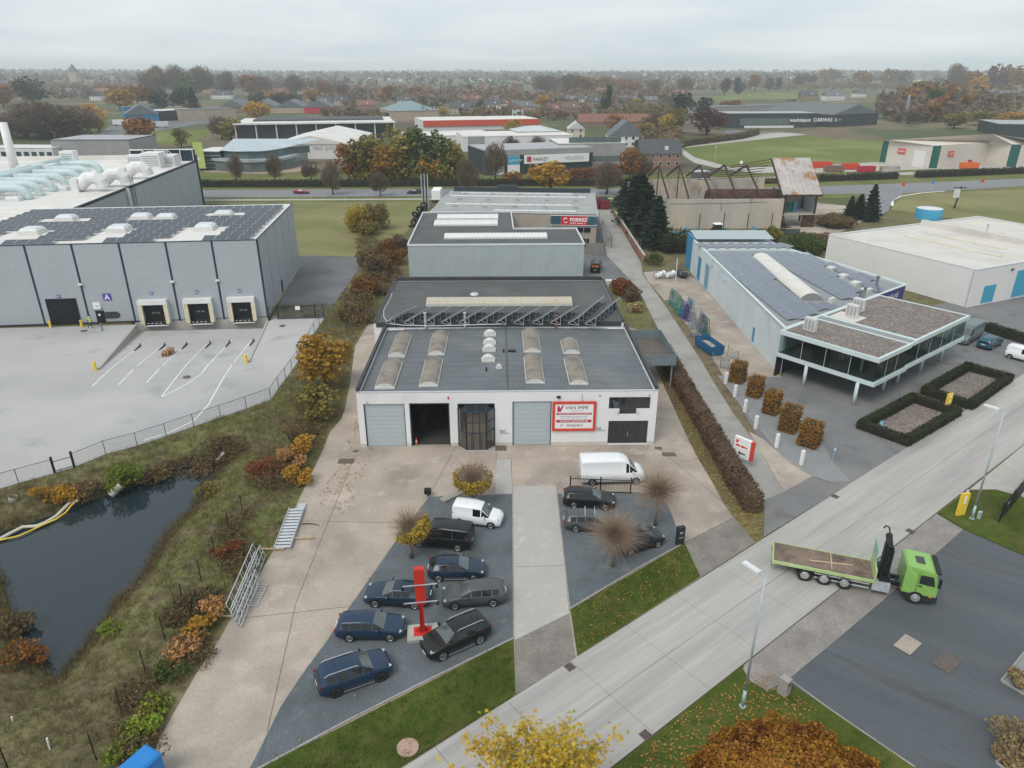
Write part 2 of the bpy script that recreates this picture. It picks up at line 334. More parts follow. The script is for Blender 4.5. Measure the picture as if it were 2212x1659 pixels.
def axis(fine,step,coarse):return np.array(sorted(set(np.round(np.arange(fine[0],fine[1]+.01,step),3))|set(coarse)))
cx_=[-9500,-8000,-6500,-5200,-4200,-3400,-2800,-2300,-1900,-1600,-1300,-1100,-900,-750,-620,-510,-420,-350,-290,-240,-200,-165,-135,-110,-92]
xs=axis((-82,-8),.9,cx_+[5,20,40,60,80]+[-v for v in cx_])
ys=axis((8,112),.9,[-60,-20,0,130,160,200,250,310,380,460,520,560,600,640,680,720,760,800,840,900,960,1040,1120,1220,1330,1450,1600,1750,1900,2100,2300,2500,2750,3000,3250,3500,3750,4000,4300,4600,5000,5400,5900,6500,7200,8000,9000])
XX,YY=np.meshgrid(xs,ys);ZZ=height(XX,YY);nx,ny=len(xs),len(ys)
ii,jj=np.meshgrid(np.arange(nx-1),np.arange(ny-1));a_=(jj*nx+ii).ravel()
fq=np.stack([a_,a_+1,a_+nx+1,a_+nx],1)
cxm=XX.ravel()[fq].mean(1);cym=YY.ravel()[fq].mean(1)
ter=inst('terrain',np_mesh('terrain',np.stack([XX.ravel(),YY.ravel(),ZZ.ravel()],1),fq,[MT['ground_rough'],MT['ground_far']],(cym>205).astype(int),True));kind(ter,'structure')
NSH=[0]
def sheet(name,pts,z,m,parent=None):
 NSH[0]+=1;z=z+NSH[0]*.0006
 o=MB().poly([(p[0],p[1],z)for p in pts]).build(name,m,parent)
 if o.data.polygons[0].normal.z<0:o.data.flip_normals()
 if not parent:kind(o,'structure')
 return o
pw=sheet('pond_water',pond,WZ,water)
WA,WB=g('L',0,884),g('L',1735,825)
yo,yrz,_=frame(g('L',0,884),g('L',1735,825))
fence_pts=gl('O',[(-260,1122),(-60,1073),(40.4,1044),(118.7,1022),(161,1009.8),(228.6,981),(296.5,963),(359,942.5),(419,921.5),(476.7,902),(532.7,882.8),(585,863.8),(602,838),(617,819),(631,800),(644,781),(657,759),(669,739),(679,719),(690,703),(700,688)])
d0,d1,d2,d3=DK
wl=Vector((-112,97.2,0));dirw=Vector((math.cos(yrz),math.sin(yrz),0))
sheet('yard',[wl,d0,d1]+[d2,d3,g('L',1790,830),fence_pts[-1]]+fence_pts[::-1][1:]+[Vector((-118,60,0))],.02,MT['concrete_yard'])
E_=d0+dirw*.1
fl=MB();DZ=-1.15
fl.quad((d1.x,d1.y,.012),(d2.x,d2.y,.012),(d3.x,d3.y+.3,DZ),(d0.x,d0.y+.3,DZ));kind(fl.build('ramp',MT['concrete_yard']),'structure')
for(a,b)in((d0,d1),(d3,d2)):
 t=MB();n=Vector((b.y-a.y,a.x-b.x,0)).normalized()*.14
 vs_=[(a-n).to_tuple()[:2]+(-1.4,),(a+n).to_tuple()[:2]+(-1.4,),(a+n).to_tuple()[:2]+(.16,),(a-n).to_tuple()[:2]+(.16,),(b-n).to_tuple()[:2]+(-.3,),(b+n).to_tuple()[:2]+(-.3,),(b+n).to_tuple()[:2]+(.16,),(b-n).to_tuple()[:2]+(.16,)]
 t.add(vs_,[(0,1,2,3),(7,6,5,4),(0,4,5,1),(1,5,6,2),(2,6,7,3),(3,7,4,0)])
 tag(t.build('retaining_wall',MT['concrete_light']),'low concrete retaining wall on the %s side of the loading ramp'%('pedestrian door' if a is d0 else 'iron gate'),'wall')
def stripe(name,pts,wd,z,m,parent=None):
 b=MB();n=len(pts);L=[];R=[]
 for i,p in enumerate(pts):
  q=Vector(pts[min(i+1,n-1)])-Vector(pts[max(i-1,0)]);q.z=0;q.normalize();s=Vector((-q.y,q.x,0))*wd/2
  zz_=z if not callable(z)else z(p);L.append((p[0]+s.x,p[1]+s.y,zz_));R.append((p[0]-s.x,p[1]-s.y,zz_))
 for i in range(n-1):b.quad(R[i],R[i+1],L[i+1],L[i])
 o=b.build(name,m,parent)
 if not parent:kind(o,'structure')
 return o
def rampz(p):
 e=d2-d1;n=Vector((-e.y,e.x,0)).normalized();dist=(Vector((p[0],p[1],0))-d1).dot(n);full=(d0-d1).dot(n)
 return.022+min(0,-1.16*max(0,dist)/full)
mk=kind(MB().box(0,0,-.5,.01,.01,-.49).build('yard_marking',MT['paint_white']),'structure')
for pts in([(598,1270),(812,1066),(925,960)],[(768,1260),(1020,1003),(1075,955)],[(946,1250),(1175,1005),(1222,948)],[(1042,1343),(1180,1165),(1325,985),(1365,942)],[(1042,1343),(1200,1262),(1300,1195),(1350,1130),(1465,985),(1500,938)],[(930,1622),(1120,1560),(1260,1490),(1350,1390),(1445,1220),(1600,985),(1640,932)],[(250,1170),(640,1138)],[(310,1113),(690,1083)],[(365,1056),(730,1030)],[(420,1000),(780,975)],[(160,918),(600,890)],[(-100,925),(120,918)]):
 P_=[]
 W_=gl('L',pts)
 for i in range(len(W_)-1):
  for k in range(6):P_.append(W_[i].lerp(W_[i+1],k/6))
 P_.append(W_[-1]);stripe('painted_line',P_,.16,lambda p:rampz(p)+.008,MT['paint_white'],mk)
sheet('side_drive',gl('O',[(578,700),(600,668),(648,553),(690,552),(792,556),(700,689),(640,690)]),.012,MT['asphalt_mid'])
sheet('loading_lane',gl('O',[(436,434),(530,434),(640,443),(610,438),(436,438)]),.01,MT['asphalt_mid'])
sheet('meadow',gl('O',[(440,432.5),(928,432.5),(905,470),(880,500),(798,557),(690,553),(646,553),(636,490),(620,445),(440,440)]),.006,MT['grass_dry'])
forecourt=gl('O',[(760,700),(792,706),(767,748),(760,800),(754,841),(744,888),(737,905),(712,935),(696,976),(645,1080),(638,1096),(620,1130),(589,1192),(540,1275),(499,1336),(474.7,1381),(425.6,1453),(363,1562),(341,1603),(325,1659),(280,1790),(548,1790),(600,1659),(1112,1503),(1243,1421),(1514,1247),(1630.6,1172.7),(1596,1134),(1561,1085),(1539,1042),(1506,987),(1479,933),(1455,880),(1428,820),(1405,770),(1385,715),(1340,700)])
sheet('forecourt',forecourt,.008,MT['concrete_tan'])
bedL=gl('O',[(926.5,1073),(1107,1067.6),(1110,1379),(900,1482),(745,1560),(565,1657.7),(530,1676),(548,1644),(606,1527),(644,1469.5),(709.5,1380),(750,1319),(848.7,1178)])
sheet('gravel_bed',bedL,.016,MT['gravel_blue'])
bedR=gl('O',[(1203,1066.8),(1362,1063.6),(1420,1063),(1443.7,1093.5),(1475,1174),(1380,1226),(1231,1316)])
sheet('gravel_bed',bedR,.016,MT['gravel_blue'])
sheet('concrete_strip',gl('O',[(1107.8,1050),(1200,1050),(1203,1066),(1229.5,1326),(1112,1384),(1108,1067)]),.014,MT['concrete_light'])
sheet('concrete_slab',gl('O',[(1072,994),(1104,993),(1106.5,1066),(1070,1067)]),.02,MT['concrete_light'])
sheet('paved_apron',gl('O',[(1112,1384),(1229.5,1326),(1244,1421),(1113,1502.5)]),.018,MT['pavers_apron'])
sheet('paved_apron',gl('O',[(1475,1174),(1585.6,1118),(1630.6,1173),(1514,1247)]),.018,MT['pavers_apron'])
lawnR=gl('O',[(1479,1175),(1513,1246.5),(1247,1418),(1232,1317)])
sheet('lawn',lawnR,.05,MT['lawn'])
lawnL=gl('O',[(1109.5,1381),(1113,1501),(858,1659),(700,1765),(380,1765),(565,1659.5)])
sheet('lawn',lawnL,.05,MT['lawn'])
def kerb(pts,wd=.14,h=.11,name='kerb_stone',step=1.0,z0=0.0,label=None,cat='kerb',m='kerb'):
 t=MB()
 par=kind(stripe('kerb',pts,wd*.7,z0+.03,MT['joint']),'structure');me=None
 for a,b in zip(pts[:-1],pts[1:]):
  a=Vector(a);b=Vector(b);L=(b-a).length;n=max(1,int(round(L/step)));d=(b-a)/n;l=d.length
  me=MB().bevbox(-l/2+.008,-wd/2,0,l/2-.008,wd/2,h,.015).mesh('kerb_stone',MT[m])
  for i in range(n):c=a+d*(i+.5);inst(name,me,par,(c.x,c.y,z0),math.atan2(d.y,d.x))
kerb(gl('O',[(1110,1379.5),(900,1482.5),(745,1561),(565,1658.5),(470,1707)]));kerb(gl('O',[(1477,1174.5),(1380,1227),(1231,1316.5)]));
kerb(gl('O',[(1107.2,1067.5),(1110.3,1379)]),.1,.04);kerb(gl('O',[(1203,1066.5),(1231,1316)]),.1,.04)
kerb(gl('O',[(548,1644),(606,1527),(644,1469.5),(709.5,1380),(750,1319),(848.7,1178),(926.5,1073)]),.08,.05)
kerb(gl('O',[(928,1073),(1107,1067.4)]),.1,.05)
for pts in([(926,1073),(985,965)],[(660,1125),(845,1130)],[(1072,965),(1071,1066)],[(1105,993),(1106,1067)],[(1290,968),(1303,985),(1390,985),(1402,962)],[(800,960),(1070,968)],[(1112,1384),(1229,1326)],[(1475,1174),(1585,1118)],[(500,1338),(760,1310)],[(1112,1225),(1219,1222)],[(1414,962),(1560,1084)],[(760,1000),(640,1300),(560,1659)]):
 stripe('joint',gl('O',pts),.03,.024,MT['joint'])
SA,SB=g('W',0,725),g('T',840,410);sdir=(SB-SA).normalized();snrm=Vector((sdir.y,-sdir.x,0))
RW=sum((p-SA).dot(snrm)for p in(g('W',1570,650),g('T',735,1255),g('T',1350,790)))/3
c0,c1,c2_=((g('W',*q)-SA)for q in((815,690),(1220,385),(1635,90)))
s0=c0.dot(sdir);sp=(c2_.dot(sdir)-s0)/2;cw=(c0.dot(snrm)+c1.dot(snrm)+c2_.dot(snrm))/3
street=sheet('street',[SA+sdir*-60,SA+sdir*-60+snrm*RW,SA+sdir*190+snrm*RW,SA+sdir*190],.012,MT['joint'])
for(w0,w1)in((0,cw),(cw,RW)):
 me=MB().bevbox(.012,w0+.012,0,sp-.012,w1-.012,.05,.01).mesh('road_slab',MT['concrete_road']);me.transform(Matrix.Scale(-1,4,(0,1,0)));me.flip_normals()
 for k in range(-9,24):
  p=SA+sdir*(s0+k*sp);inst('road_slab',me,street,(p.x,p.y,.016),math.atan2(sdir.y,sdir.x))
def st(t,n_,z=0.0):p=SA+sdir*t+snrm*n_;return Vector((p.x,p.y,z))
for reg,x,y in(('W',490,460),('W',1090,1000),('T',1310,792),('T',715,517)):
 c=g(reg,x,y);b=MB();b.box(-.3,-.3,0,.3,.3,.012)
 dr=b.build('street_drain',mat('iron_brown',(.12,.095,.08),.7,.2,3),None,loc=(c.x,c.y,.066),rz=math.atan2(sdir.y,sdir.x))
 tag(dr,'square iron street gully '+{490:'at the foot of the central paved apron',1090:'on the verge side near the beech hedge',1310:'between the lorry crane and the paver strip',715:'where the lane apron meets the street'}[x],'drain','street gullies')
 for i in range(5):box_ob('grating_bar',MT['joint'],dr,-.24,-.22+i*.1,.013,.24,-.17+i*.1,.016)
pe=[g('T',1525,650),g('T',1730,775),g('T',975,1400),g('X',360,540),g('X',210,625)]
sheet('paver_strip',[g('T',1525,655),g('T',1730,775),g('T',1115,1320),g('X',360,545),g('X',176,645),g('X',40,565),g('X',-14,470),st((g('X',-14,425)-SA).dot(sdir),RW+.05),st((g('T',1525,655)-SA).dot(sdir),RW+.05)],.014,MT['pavers'])
sheet('asphalt_lot',[g('T',1730,775),g('T',2212,985),g('T',2900,1290),g('X',3300,1300),g('X',1700,1500),g('X',1350,1255),g('X',900,950),g('X',640,770),g('X',380,600),g('X',360,540),g('T',1115,1320)],.006,MT['asphalt_dark'])
vl=[g('T',1525,650),g('T',1730,772),g('T',2212,980),g('T',2900,1280),g('T',2900,700),g('T',2212,530),g('T',1990,460),g('T',1780,462)]
sheet('verge',vl,.03,MT['lawn'])
sheet('verge',[st((g('X',-18,430)-SA).dot(sdir),RW+.06),g('X',-18,475),g('X',38,570),g('X',176,652),g('X',380,606),g('X',640,770),g('X',900,950),g('X',1350,1255),g('X',1500,1500),st(-40,RW+9),st(-40,RW+.06)],.03,MT['lawn'])
sheet('concrete_pad',[g('T',1780,460),g('T',1990,458),g('T',2212,520),g('T',2700,560),g('T',2700,80),g('T',2212,105)],.012,MT['concrete_light'])
kerb([g('X',360,560),g('X',640,768),g('X',900,948),g('X',1350,1253)],.1,.08)
lane=gl('O',[(1283,440),(1289,455),(1310.6,551),(1345,600),(1371,615),(1393,654),(1426,719),(1457,777),(1484,823),(1565,964.5),(1649,1081),(1694,1063),(1627,950),(1584.7,895),(1540,823),(1515,780),(1474,717),(1429,649),(1388,593),(1385,568),(1327,468),(1312,440)])
sheet('lane',lane,.012,MT['concrete_lane'])
sheet('lane_verge',gl('O',[(1429,649),(1446,648),(1490,712),(1540,775),(1585,850),(1610,900),(1640,950),(1694,1063),(1627,950),(1584.7,895),(1540,823),(1515,780),(1474,717)]),.01,mat('verge_brown',(.16,.125,.075),.95,.25,.5,.3,6,c2=(.10,.09,.05),c2s=.8))
sheet('lane_apron',gl('O',[(1649,1081),(1694,1063.5),(1760,1028),(1837.7,1044.5),(1650,1160),(1651,1100)]),.014,MT['asphalt_econ'])
sheet('glazier_yard',gl('O',[(1389,588),(1430,585),(1500,600),(1690,815),(1560,812),(1520,770),(1470,700),(1440,655),(1400,608)]),.008,MT['concrete_tan'])
sheet('glazier_yard',gl('O',[(1560,812),(1690,815),(1700,770),(1810,720),(2090,640),(2400,640),(2300,760),(2026,933),(1837.7,1044.5),(1760,1028),(1694,1063.5),(1640,950),(1600,880)]),.009,MT['asphalt_econ'])
sheet('gravel_strip',gl('O',[(1552,812),(1600,812),(1760,925),(1800,1000),(1837,1040),(1800,1040),(1745,1024),(1690,985),(1620,900)]),.02,MT['gravel_grey'])
sheet('concrete_wedge',gl('O',[(1617,932),(1650,950),(1713,1005),(1760,1026),(1694,1062)]),.016,MT['concrete_tan'])
kerb(gl('O',[(1552,812),(1620,900),(1690,986),(1745,1025),(1800,1041)]),.12,.06)
sheet('tyre_yard',gl('O',[(1262,552),(1311,552),(1372,616),(1300,612),(1262,606)]),.009,MT['asphalt_mid'])
sheet('back_yard',gl('O',[(1262,480),(1290,455),(1311,551),(1262,552)]),.008,MT['asphalt_mid'])
hw=[(430,410.5),(900,408.2),(1330,407.5),(1700,405),(1960,396),(2300,382)]
hw2=[(430,427),(900,424),(1330,423.5),(1700,421),(1900,418),(1960,417),(2300,397)]
sheet('verge',gl('O',[(-900,436),(430,438),(930,436),(1330,436),(1760,430),(1900,424),(2900,405),(2900,350),(1700,372),(1330,378),(430,372),(-900,378)]),.004,MT['grass_verge'])
sheet('main_road',gl('O',[(-900,416)]+hw+[(2900,362),(2900,377)][:1]+[(2900,380)]+hw2[::-1]+[(-900,432)]),.02,MT['road_asphalt'])
for off,dash in((.06,0),(.5,1),(.94,0)):
 pts=[G(a[0],a[1]*(1-off)+b[1]*off)for a,b in zip([(430,410.5),(900,408.2),(1330,407.5),(1700,405),(1960,396),(2300,382)],[(430,427),(900,424),(1330,423.5),(1700,421),(1960,415),(2300,397)])]
 if not dash:stripe('road_line',pts,.3,.03,MT['paint_white'])
 else:
  for a,b in zip(pts[:-1],pts[1:]):
   n=int((b-a).length/10)
   for i in range(n):stripe('road_line',[a.lerp(b,(i+.2)/n),a.lerp(b,(i+.5)/n)],.25,.03,MT['paint_white'])
sheet('cycle_path',gl('O',[(430,431),(930,428.5),(1330,427.5),(1330,430),(930,431.5),(430,434)]),.012,MT['concrete_light'])
sheet('service_road',gl('O',[(850,393.5),(1330,392),(1720,386),(2300,366),(2900,350),(2900,345),(2300,360),(1720,381),(1330,388.5),(850,390)]),.014,MT['concrete_light'])
sheet('slip_road',gl('O',[(1875,412),(1960,412),(1925,437),(1920,455),(1890,470),(1850,452),(1868,430)]),.026,MT['road_asphalt'])
stripe('road_line',gl('O',[(2040,413),(1990,417),(1945,424),(1928,433),(1927,445)]),.7,.034,MT['paint_white'])
sheet('meadow',gl('O',[(1930,440),(1950,424),(2040,416),(2500,398),(2700,500),(2212,492),(2040,470),(1925,455)]),.008,MT['grass_dry'])
sheet('field',gl('O',[(1450,322),(1530,306),(1720,290),(1900,275),(2000,271),(2180,275),(2900,290),(2900,335),(1990,350),(1910,350),(1735,356),(1560,362),(1490,348)]),.006,MT['grass_field'])
sheet('field',gl('O',[(1530,212),(1580,203),(1760,200),(1850,206),(2000,215),(1960,224),(1740,232),(1560,232)]),.3,MT['grass_field'])
sheet('field',gl('O',[(180,292),(330,283),(455,279),(452,288),(420,310),(400,313),(330,312),(240,300)]),.006,MT['grass_field'])
sheet('by_road',gl('O',[(1478,337),(1500,352),(1560,366),(1640,374),(1760,370),(1905,352),(1895,350),(1735,359),(1580,362),(1500,340),(1470,318),(1462,318)]),.012,MT['concrete_light'])
sheet('by_road',gl('O',[(1440,318),(1460,322),(1560,310),(1720,293),(1960,273),(2100,270),(2100,267),(1960,268),(1700,285),(1540,300)]),.012,MT['concrete_light'])
sheet('car_park',gl('O',[(1560,292),(1720,288),(1900,272),(2120,268),(2130,263),(1990,255),(1880,262),(1700,275),(1570,280)]),.010,MT['asphalt_mid'])
sheet('container_yard',gl('O',[(1720,365),(1905,350),(2300,352),(2300,362),(2000,366),(1740,374)]),.010,MT['concrete_light'])
sheet('gravel_court',gl('O',[(1690,440),(1760,438),(1860,448),(1880,470),(1810,505),(1700,505)]),.012,MT['concrete_tan'])
sheet('showroom_court',gl('O',[(440,372),(560,376),(640,372),(690,362),(680,356),(620,350),(440,352)]),.012,MT['path_red'])
sheet('car_lot',gl('O',[(430,268),(300,290),(200,300),(240,270),(330,258),(520,262)]),.010,MT['asphalt_mid'])
# ================================================================= BUILDINGS near: the steel workshop, the halls behind it, the warehouse
mat('plaster_white',(.74,.735,.745),.8,.05,.3,.03,6,c2=(.66,.655,.66),c2s=.4,c2r=(.52,.75))
mat('plaster_plinth',(.55,.52,.48),.85,.1,.6,.05,6)
mat('door_grey',(.42,.475,.51),.5,.03,.5,.02,6)
mat('frame_teal',(.028,.052,.075),.45,.1,1,.05,8)
mat('roof_bitumen',(.128,.143,.155),.85,.14,.25,.1,5,c2=(.155,.165,.17),c2s=.16,c2r=(.48,.68),c3=(.14,.13,.12),c3s=.7,c3r=(.6,.75),bump=.006,bs=8)
mat('roof_dark',(.092,.097,.098),.85,.16,.25,.1,5,c2=(.10,.105,.105),c2s=.2,c2r=(.48,.68),c3=(.06,.06,.055),c3s=.5,c3r=(.58,.75),bump=.006,bs=8)
mat('coping_dark',(.05,.052,.055),.7,.15,.6,.1,5)
mat('skylight_rib',(.235,.21,.18),.6,.14,.5,.1,5,c2=(.16,.14,.12),c2s=.8)
mat('skylight_white',(.60,.60,.57),.5,.08,1,.05,5)
mat('skylight_cream',(.50,.46,.375),.55,.1,.8,.06,5,c2=(.40,.35,.26),c2s=.8)
mat('steel_galv',(.52,.55,.58),.45,.1,2,.06,10,metal=.35)
mat('pv_sky_sheen',(.10,.125,.17),.25,.08,.6,.04,6,spec=.6,coat=.4)  # panel base lightened to stand for reflected sky
mat('pv_dark',(.035,.045,.062),.2,.08,.6,.04,6,spec=.45);mat('pv_frame',(.5,.52,.54),.4,.05,1,.03,5,metal=.4)
mat('red_sign',(.62,.06,.035),.5,.06,1,.03,5)
mat('red_dark',(.45,.03,.06),.5,.06,1,.03,5)
mat('sign_white',(.80,.80,.80),.55,.03,1,.02,5)
mat('ink_dark',(.03,.032,.04),.6,.0,1,0)
mat('ink_grey',(.35,.35,.36),.6,.0,1,0)
mat('ink_white',(.85,.85,.85),.6,.0,1,0)
mat('inside_shade',(.018,.018,.02),.8,.1,.5,.05,4)  # interior shade put into a near-black colour
mat('floor_inside_shade',(.05,.047,.045),.7,.2,.5,.1,4)  # floor darkened to stand for the unlit interior
glassmat('glass_brown_reflection',(.30,.24,.18),.80,.06,2.4,(.085,.066,.05));glassmat('glass_dark',(.25,.30,.32),.72,.02,2.1,(.02,.024,.026));glassmat('glass_green',(.58,.72,.69),.30)  # brown base of the bay panes stands for the mirrored forecourt
mat('brick_tan',(.36,.31,.27),.85,.08,.4,.06,9)
mat('orange',(.75,.16,.03),.5,.05,1,.03,5)
mat('iron_black',(.012,.013,.015),.5,.1,2,.05,6)
def holes(b,x0,x1,z0,z1,y0,y1,ops,mi=0):
 X=sorted({x0,x1}|{v for o in ops for v in(o[0],o[1])if x0<v<x1})
 for a,c in zip(X[:-1],X[1:]):
  zs=[z0];m=(a+c)/2
  for o in sorted([o for o in ops if o[0]<m<o[1]],key=lambda o:o[2]):zs+=[o[2],o[3]]
  zs.append(z1)
  for i in range(0,len(zs),2):
   if zs[i+1]-zs[i]>1e-4:b.box(a,y0,zs[i],c,y1,zs[i+1],mi)
 return b
def sect_door(par,x0,x1,z1,y,m,n=10,fr='frame_teal',name='sectional_door',z0=.03):
 t=MB()
 for i in range(n):
  h=(z1-z0)/n;t.box(x0+.08,y,z0+i*h+.008,x1-.08,y+.05,z0+(i+1)*h-.008)
 o=t.build(name,m,par)
 f=MB();f.box(x0,y-.09,0,x0+.09,y+.06,z1+.05).box(x1-.09,y-.09,0,x1,y+.06,z1+.05).box(x0+.09,y-.09,z1-.04,x1-.09,y+.06,z1+.05);f.build('door_frame',MT[fr],o);return o
def glazing(par,x0,x1,z0,z1,y,cols,rows,m='glass_dark',fr='frame_teal',name='window',fw=.07):
 f=MB();f.box(x0,y,z0,x1,y+.08,z0+fw).box(x0,y,z1-fw,x1,y+.08,z1)
 for i in range(cols+1):xx=x0+(x1-x0-fw)*i/cols;f.box(xx,y+.002,z0+fw,xx+fw,y+.078,z1-fw)
 for j in range(1,rows):zz_=z0+(z1-z0)*j/rows;f.box(x0,y+.004,zz_-fw/2,x1,y+.076,zz_+fw/2)
 o=f.build(name,MT[fr],par)
 for i in range(cols):
  for j in range(rows):
   a=x0+(x1-x0)*i/cols;c=x0+(x1-x0)*(i+1)/cols;e=z0+(z1-z0)*j/rows;h=z0+(z1-z0)*(j+1)/rows
   box_ob('pane',MT[m],o,a+.03,y+.035,e+.03,c-.03,y+.045,h-.03)
 return o
def barrel(w_,l,h,ribs=0,n=9):
 b=MB();m=max(2,ribs*2 if ribs else 2);V=[]
 for j in range(m+1):
  y=l*j/m;k=(.075 if(ribs and j%2)else 0)
  for i in range(n+1):
   a=math.pi*(.12+.76*i/n);c=math.cos(a)/math.cos(math.pi*.12);s=(math.sin(a)-math.sin(math.pi*.12))/(1-math.sin(math.pi*.12))
   V.append((-c*(w_/2),y,.22+s*h+k))
 b.v=V
 for j in range(m):
  for i in range(n):q=j*(n+1)+i;b.f.append((q,q+n+1,q+n+2,q+1));b.m.append(0)
 b.f.append(tuple(range(n+1))[::-1]if False else tuple(range(n+1)));b.m.append(1)
 b.f.append(tuple(m*(n+1)+i for i in range(n,-1,-1)));b.m.append(1)
 b.box(-w_/2-.06,-.06,0,w_/2+.06,l+.06,.2199,1)
 return b
def roof_corr(b,x0,x1,y0,y1,z,pitch=.35,amp=.05,along='y',zf=None,mi=0):
 n=int((x1-x0)/pitch*2)if along=='y' else int((y1-y0)/pitch*2);P=[]
 for i in range(n+1):
  t=i/n;k=amp if(i%2)else 0
  if along=='y':P+=[(x0+(x1-x0)*t,y0,z+k),(x0+(x1-x0)*t,y1,(zf or z)+k)]
  else:P+=[(x1,y0+(y1-y0)*t,z+k),(x0,y0+(y1-y0)*t,z+k)]
 return b.add(P,[(2*i,2*i+2,2*i+3,2*i+1)for i in range(n)],mi)
def wall_corr(b,x0,x1,z0,z1,y,pitch=.33,amp=.05,mi=0):
 n=int((x1-x0)/pitch*4);P=[]
 for i in range(n+1):
  k=amp if(i%4 in(1,2))else 0;x=x0+(x1-x0)*i/n;P+=[(x,y-k,z0),(x,y-k,z1)]
 return b.add(P,[(2*i,2*i+2,2*i+3,2*i+1)for i in range(n)],mi)
pv_me={}
def pv_mesh(w_,l,cm='pv_sky_sheen'):
 if(w_,l,cm)not in pv_me:
  b=MB();b.box(-w_/2,-l/2,0,w_/2,l/2,.035,1);b.box(-w_/2+.025,-l/2+.025,.03,w_/2-.025,l/2-.025,.038,0);pv_me[(w_,l,cm)]=b.mesh('solar_panel',[MT[cm],MT['pv_frame']])
 return pv_me[(w_,l,cm)]
vo,vrz,VW=frame((-15.31,63.9),(14.47,64.45));VD=19.4;VH=6.02
V_=thing('workshop','white steel workshop with grey roller doors and a red-framed sign','building',(*vo,0),vrz)
def vl_(reg,x,y,z):return loc_in(vo,vrz,g(reg,x,y,z))
OPS=[(.6,4.66,0,4.8),(5.12,9.09,0,4.85),(9.95,13.55,0,4.75),(15.36,19.26,0,4.95),(24.96,26.05,4.05,5.34),(26.05,27.75,3.45,5.34),(27.75,29.08,4.05,5.34),(25.03,29.05,.12,2.72)]
b=MB();holes(b,0,VW,0,VH,0,.35,OPS);b.build('front_wall',MT['plaster_white'],V_)
b=MB();b.box(0,.35,0,.3,VD,VH-.004).box(VW-.3,.35,0,VW,VD,VH-.004).box(.3,VD-.3,0,VW-.3,VD,VH-.2);b.build('side_wall',MT['plaster_white'],V_);MB().box(.31,.4,.03,.34,VD-.35,VH-.62).box(VW-.34,.4,.03,VW-.31,VD-.35,VH-.62).box(.34,VD-.36,.03,VW-.34,VD-.33,VH-.62).build('inner_shade_lining',MT['inside_shade'],V_)  # near-black wall lining, interior shade put into its colour
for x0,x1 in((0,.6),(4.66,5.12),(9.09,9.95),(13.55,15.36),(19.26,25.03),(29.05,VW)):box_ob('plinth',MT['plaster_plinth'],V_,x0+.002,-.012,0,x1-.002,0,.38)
b=MB();b.box(.3,.35,.0,VW-.3,VD-.3,.02);b.build('floor',MT['floor_inside_shade'],V_)
rf=MB();xm=VW/2
for x0,z0,x1,z1 in((.3,VH-.25,xm,VH-.02),(xm,VH-.02,VW-.3,VH-.25)):
 n=26
 for i in range(n):
  y0=.35+(VD-.35)*i/n;y1=.35+(VD-.35)*(i+1)/n;k=.018*(i%2)
  rf.quad((x0,y0,z0+k),(x1,y0,z1+k),(x1,y1,z1+k),(x0,y1,z0+k))
  if i:rf.quad((x0,y0,z0),(x1,y0,z1),(x1,y0,z1+.018),(x0,y0,z0+.018))
MB().box(.35,.4,VH-.62,VW-.35,VD-.36,VH-.58).build('ceiling',MT['inside_shade'],V_)
roof=rf.build('roof',MT['roof_bitumen'],V_)
box_ob('ridge_seam',MT['roof_dark'],roof,xm-.09,.4,VH-.02,xm+.09,VD-.1,VH+.03)
b=MB();b.box(-.03,-.03,VH,VW+.03,.22,VH+.05);b.build('front_coping',MT['steel_galv'],V_)
for x0 in(-.04,VW-.26):box_ob('side_parapet',MT['coping_dark'],V_,x0,.22,VH-.004,x0+.3,VD,VH+.42)
for(x0,x1,y0,xa,xb,y1)in((215,345,1276,285,390,1106),(303,412,1072,355,457,934),(503,626,1264,552,657,1094),(560,669,1061,597,692,924),(1183,1294,1046,1180,1283,908),(1196,1317,1246,1190,1300,1076),(1438,1546,1053,1425,1526,970),(1478,1600,1252,1450,1575,1086)):
 p,q=vl_('A',x0,y0,VH),vl_('A',x1,y0,VH);r_,s_=vl_('A',(xa+xb)/2,y1,VH),(p+q)/2 if False else(vl_('A',x0,y0,VH)+vl_('A',x1,y0,VH))/2
 w_=(q-p).length;l=max(2.5,(r_-s_).length-.2);me=barrel(w_-.1,l,.42,max(8,int(l/.28))).mesh('roof_light',[MT['skylight_rib'],MT['skylight_white']])
 inst('roof_light',me,roof,(s_.x,s_.y,VH-.2))
dm=MB();dm=barrel(1.35,.9,.42,0,8).mesh('dome_light',[MT['skylight_white']]*2)
for x,y in((963,942),(960,998),(957,1041),(952,1107)):
 p=vl_('A',x,y,VH);inst('dome_light',dm,roof,(p.x,p.y-.1,VH-.06))
p=vl_('A',1022,1155,VH);inst('dome_light',dm,roof,(p.x,p.y,VH-.05),sc_=(.45,.5,.7))
for x,y,h in((940,1168,.5),(1052,1048,.5)):
 p=vl_('A',x,y,VH);MB().cyl((p.x,p.y,VH-.1),(p.x,p.y,VH+h*.8),.09,n=10).build('vent_pipe',MT['iron_black'],roof)
p=vl_('A',1105,1042,VH);box_ob('roof_hatch',MT['iron_black'],roof,p.x-.42,p.y-.22,VH-.04,p.x+.42,p.y+.25,VH+.14)
for(x0,x1)in((.0,.0),):pass
sect_door(V_,.6,4.66,4.78,.2,MT['door_grey']);sect_door(V_,15.36,19.26,4.93,.16,MT['door_grey'])
b=MB();b.box(5.12,.05,0,5.24,.3,4.85).box(8.97,.05,0,9.09,.3,4.85).box(5.24,.05,4.72,8.97,.3,4.85);b.build('gate_frame',MT['frame_teal'],V_)
b=MB();b.box(5.6,12,.02,8.4,12.2,2.4);b.build('inner_partition',MT['inside_shade'],V_)
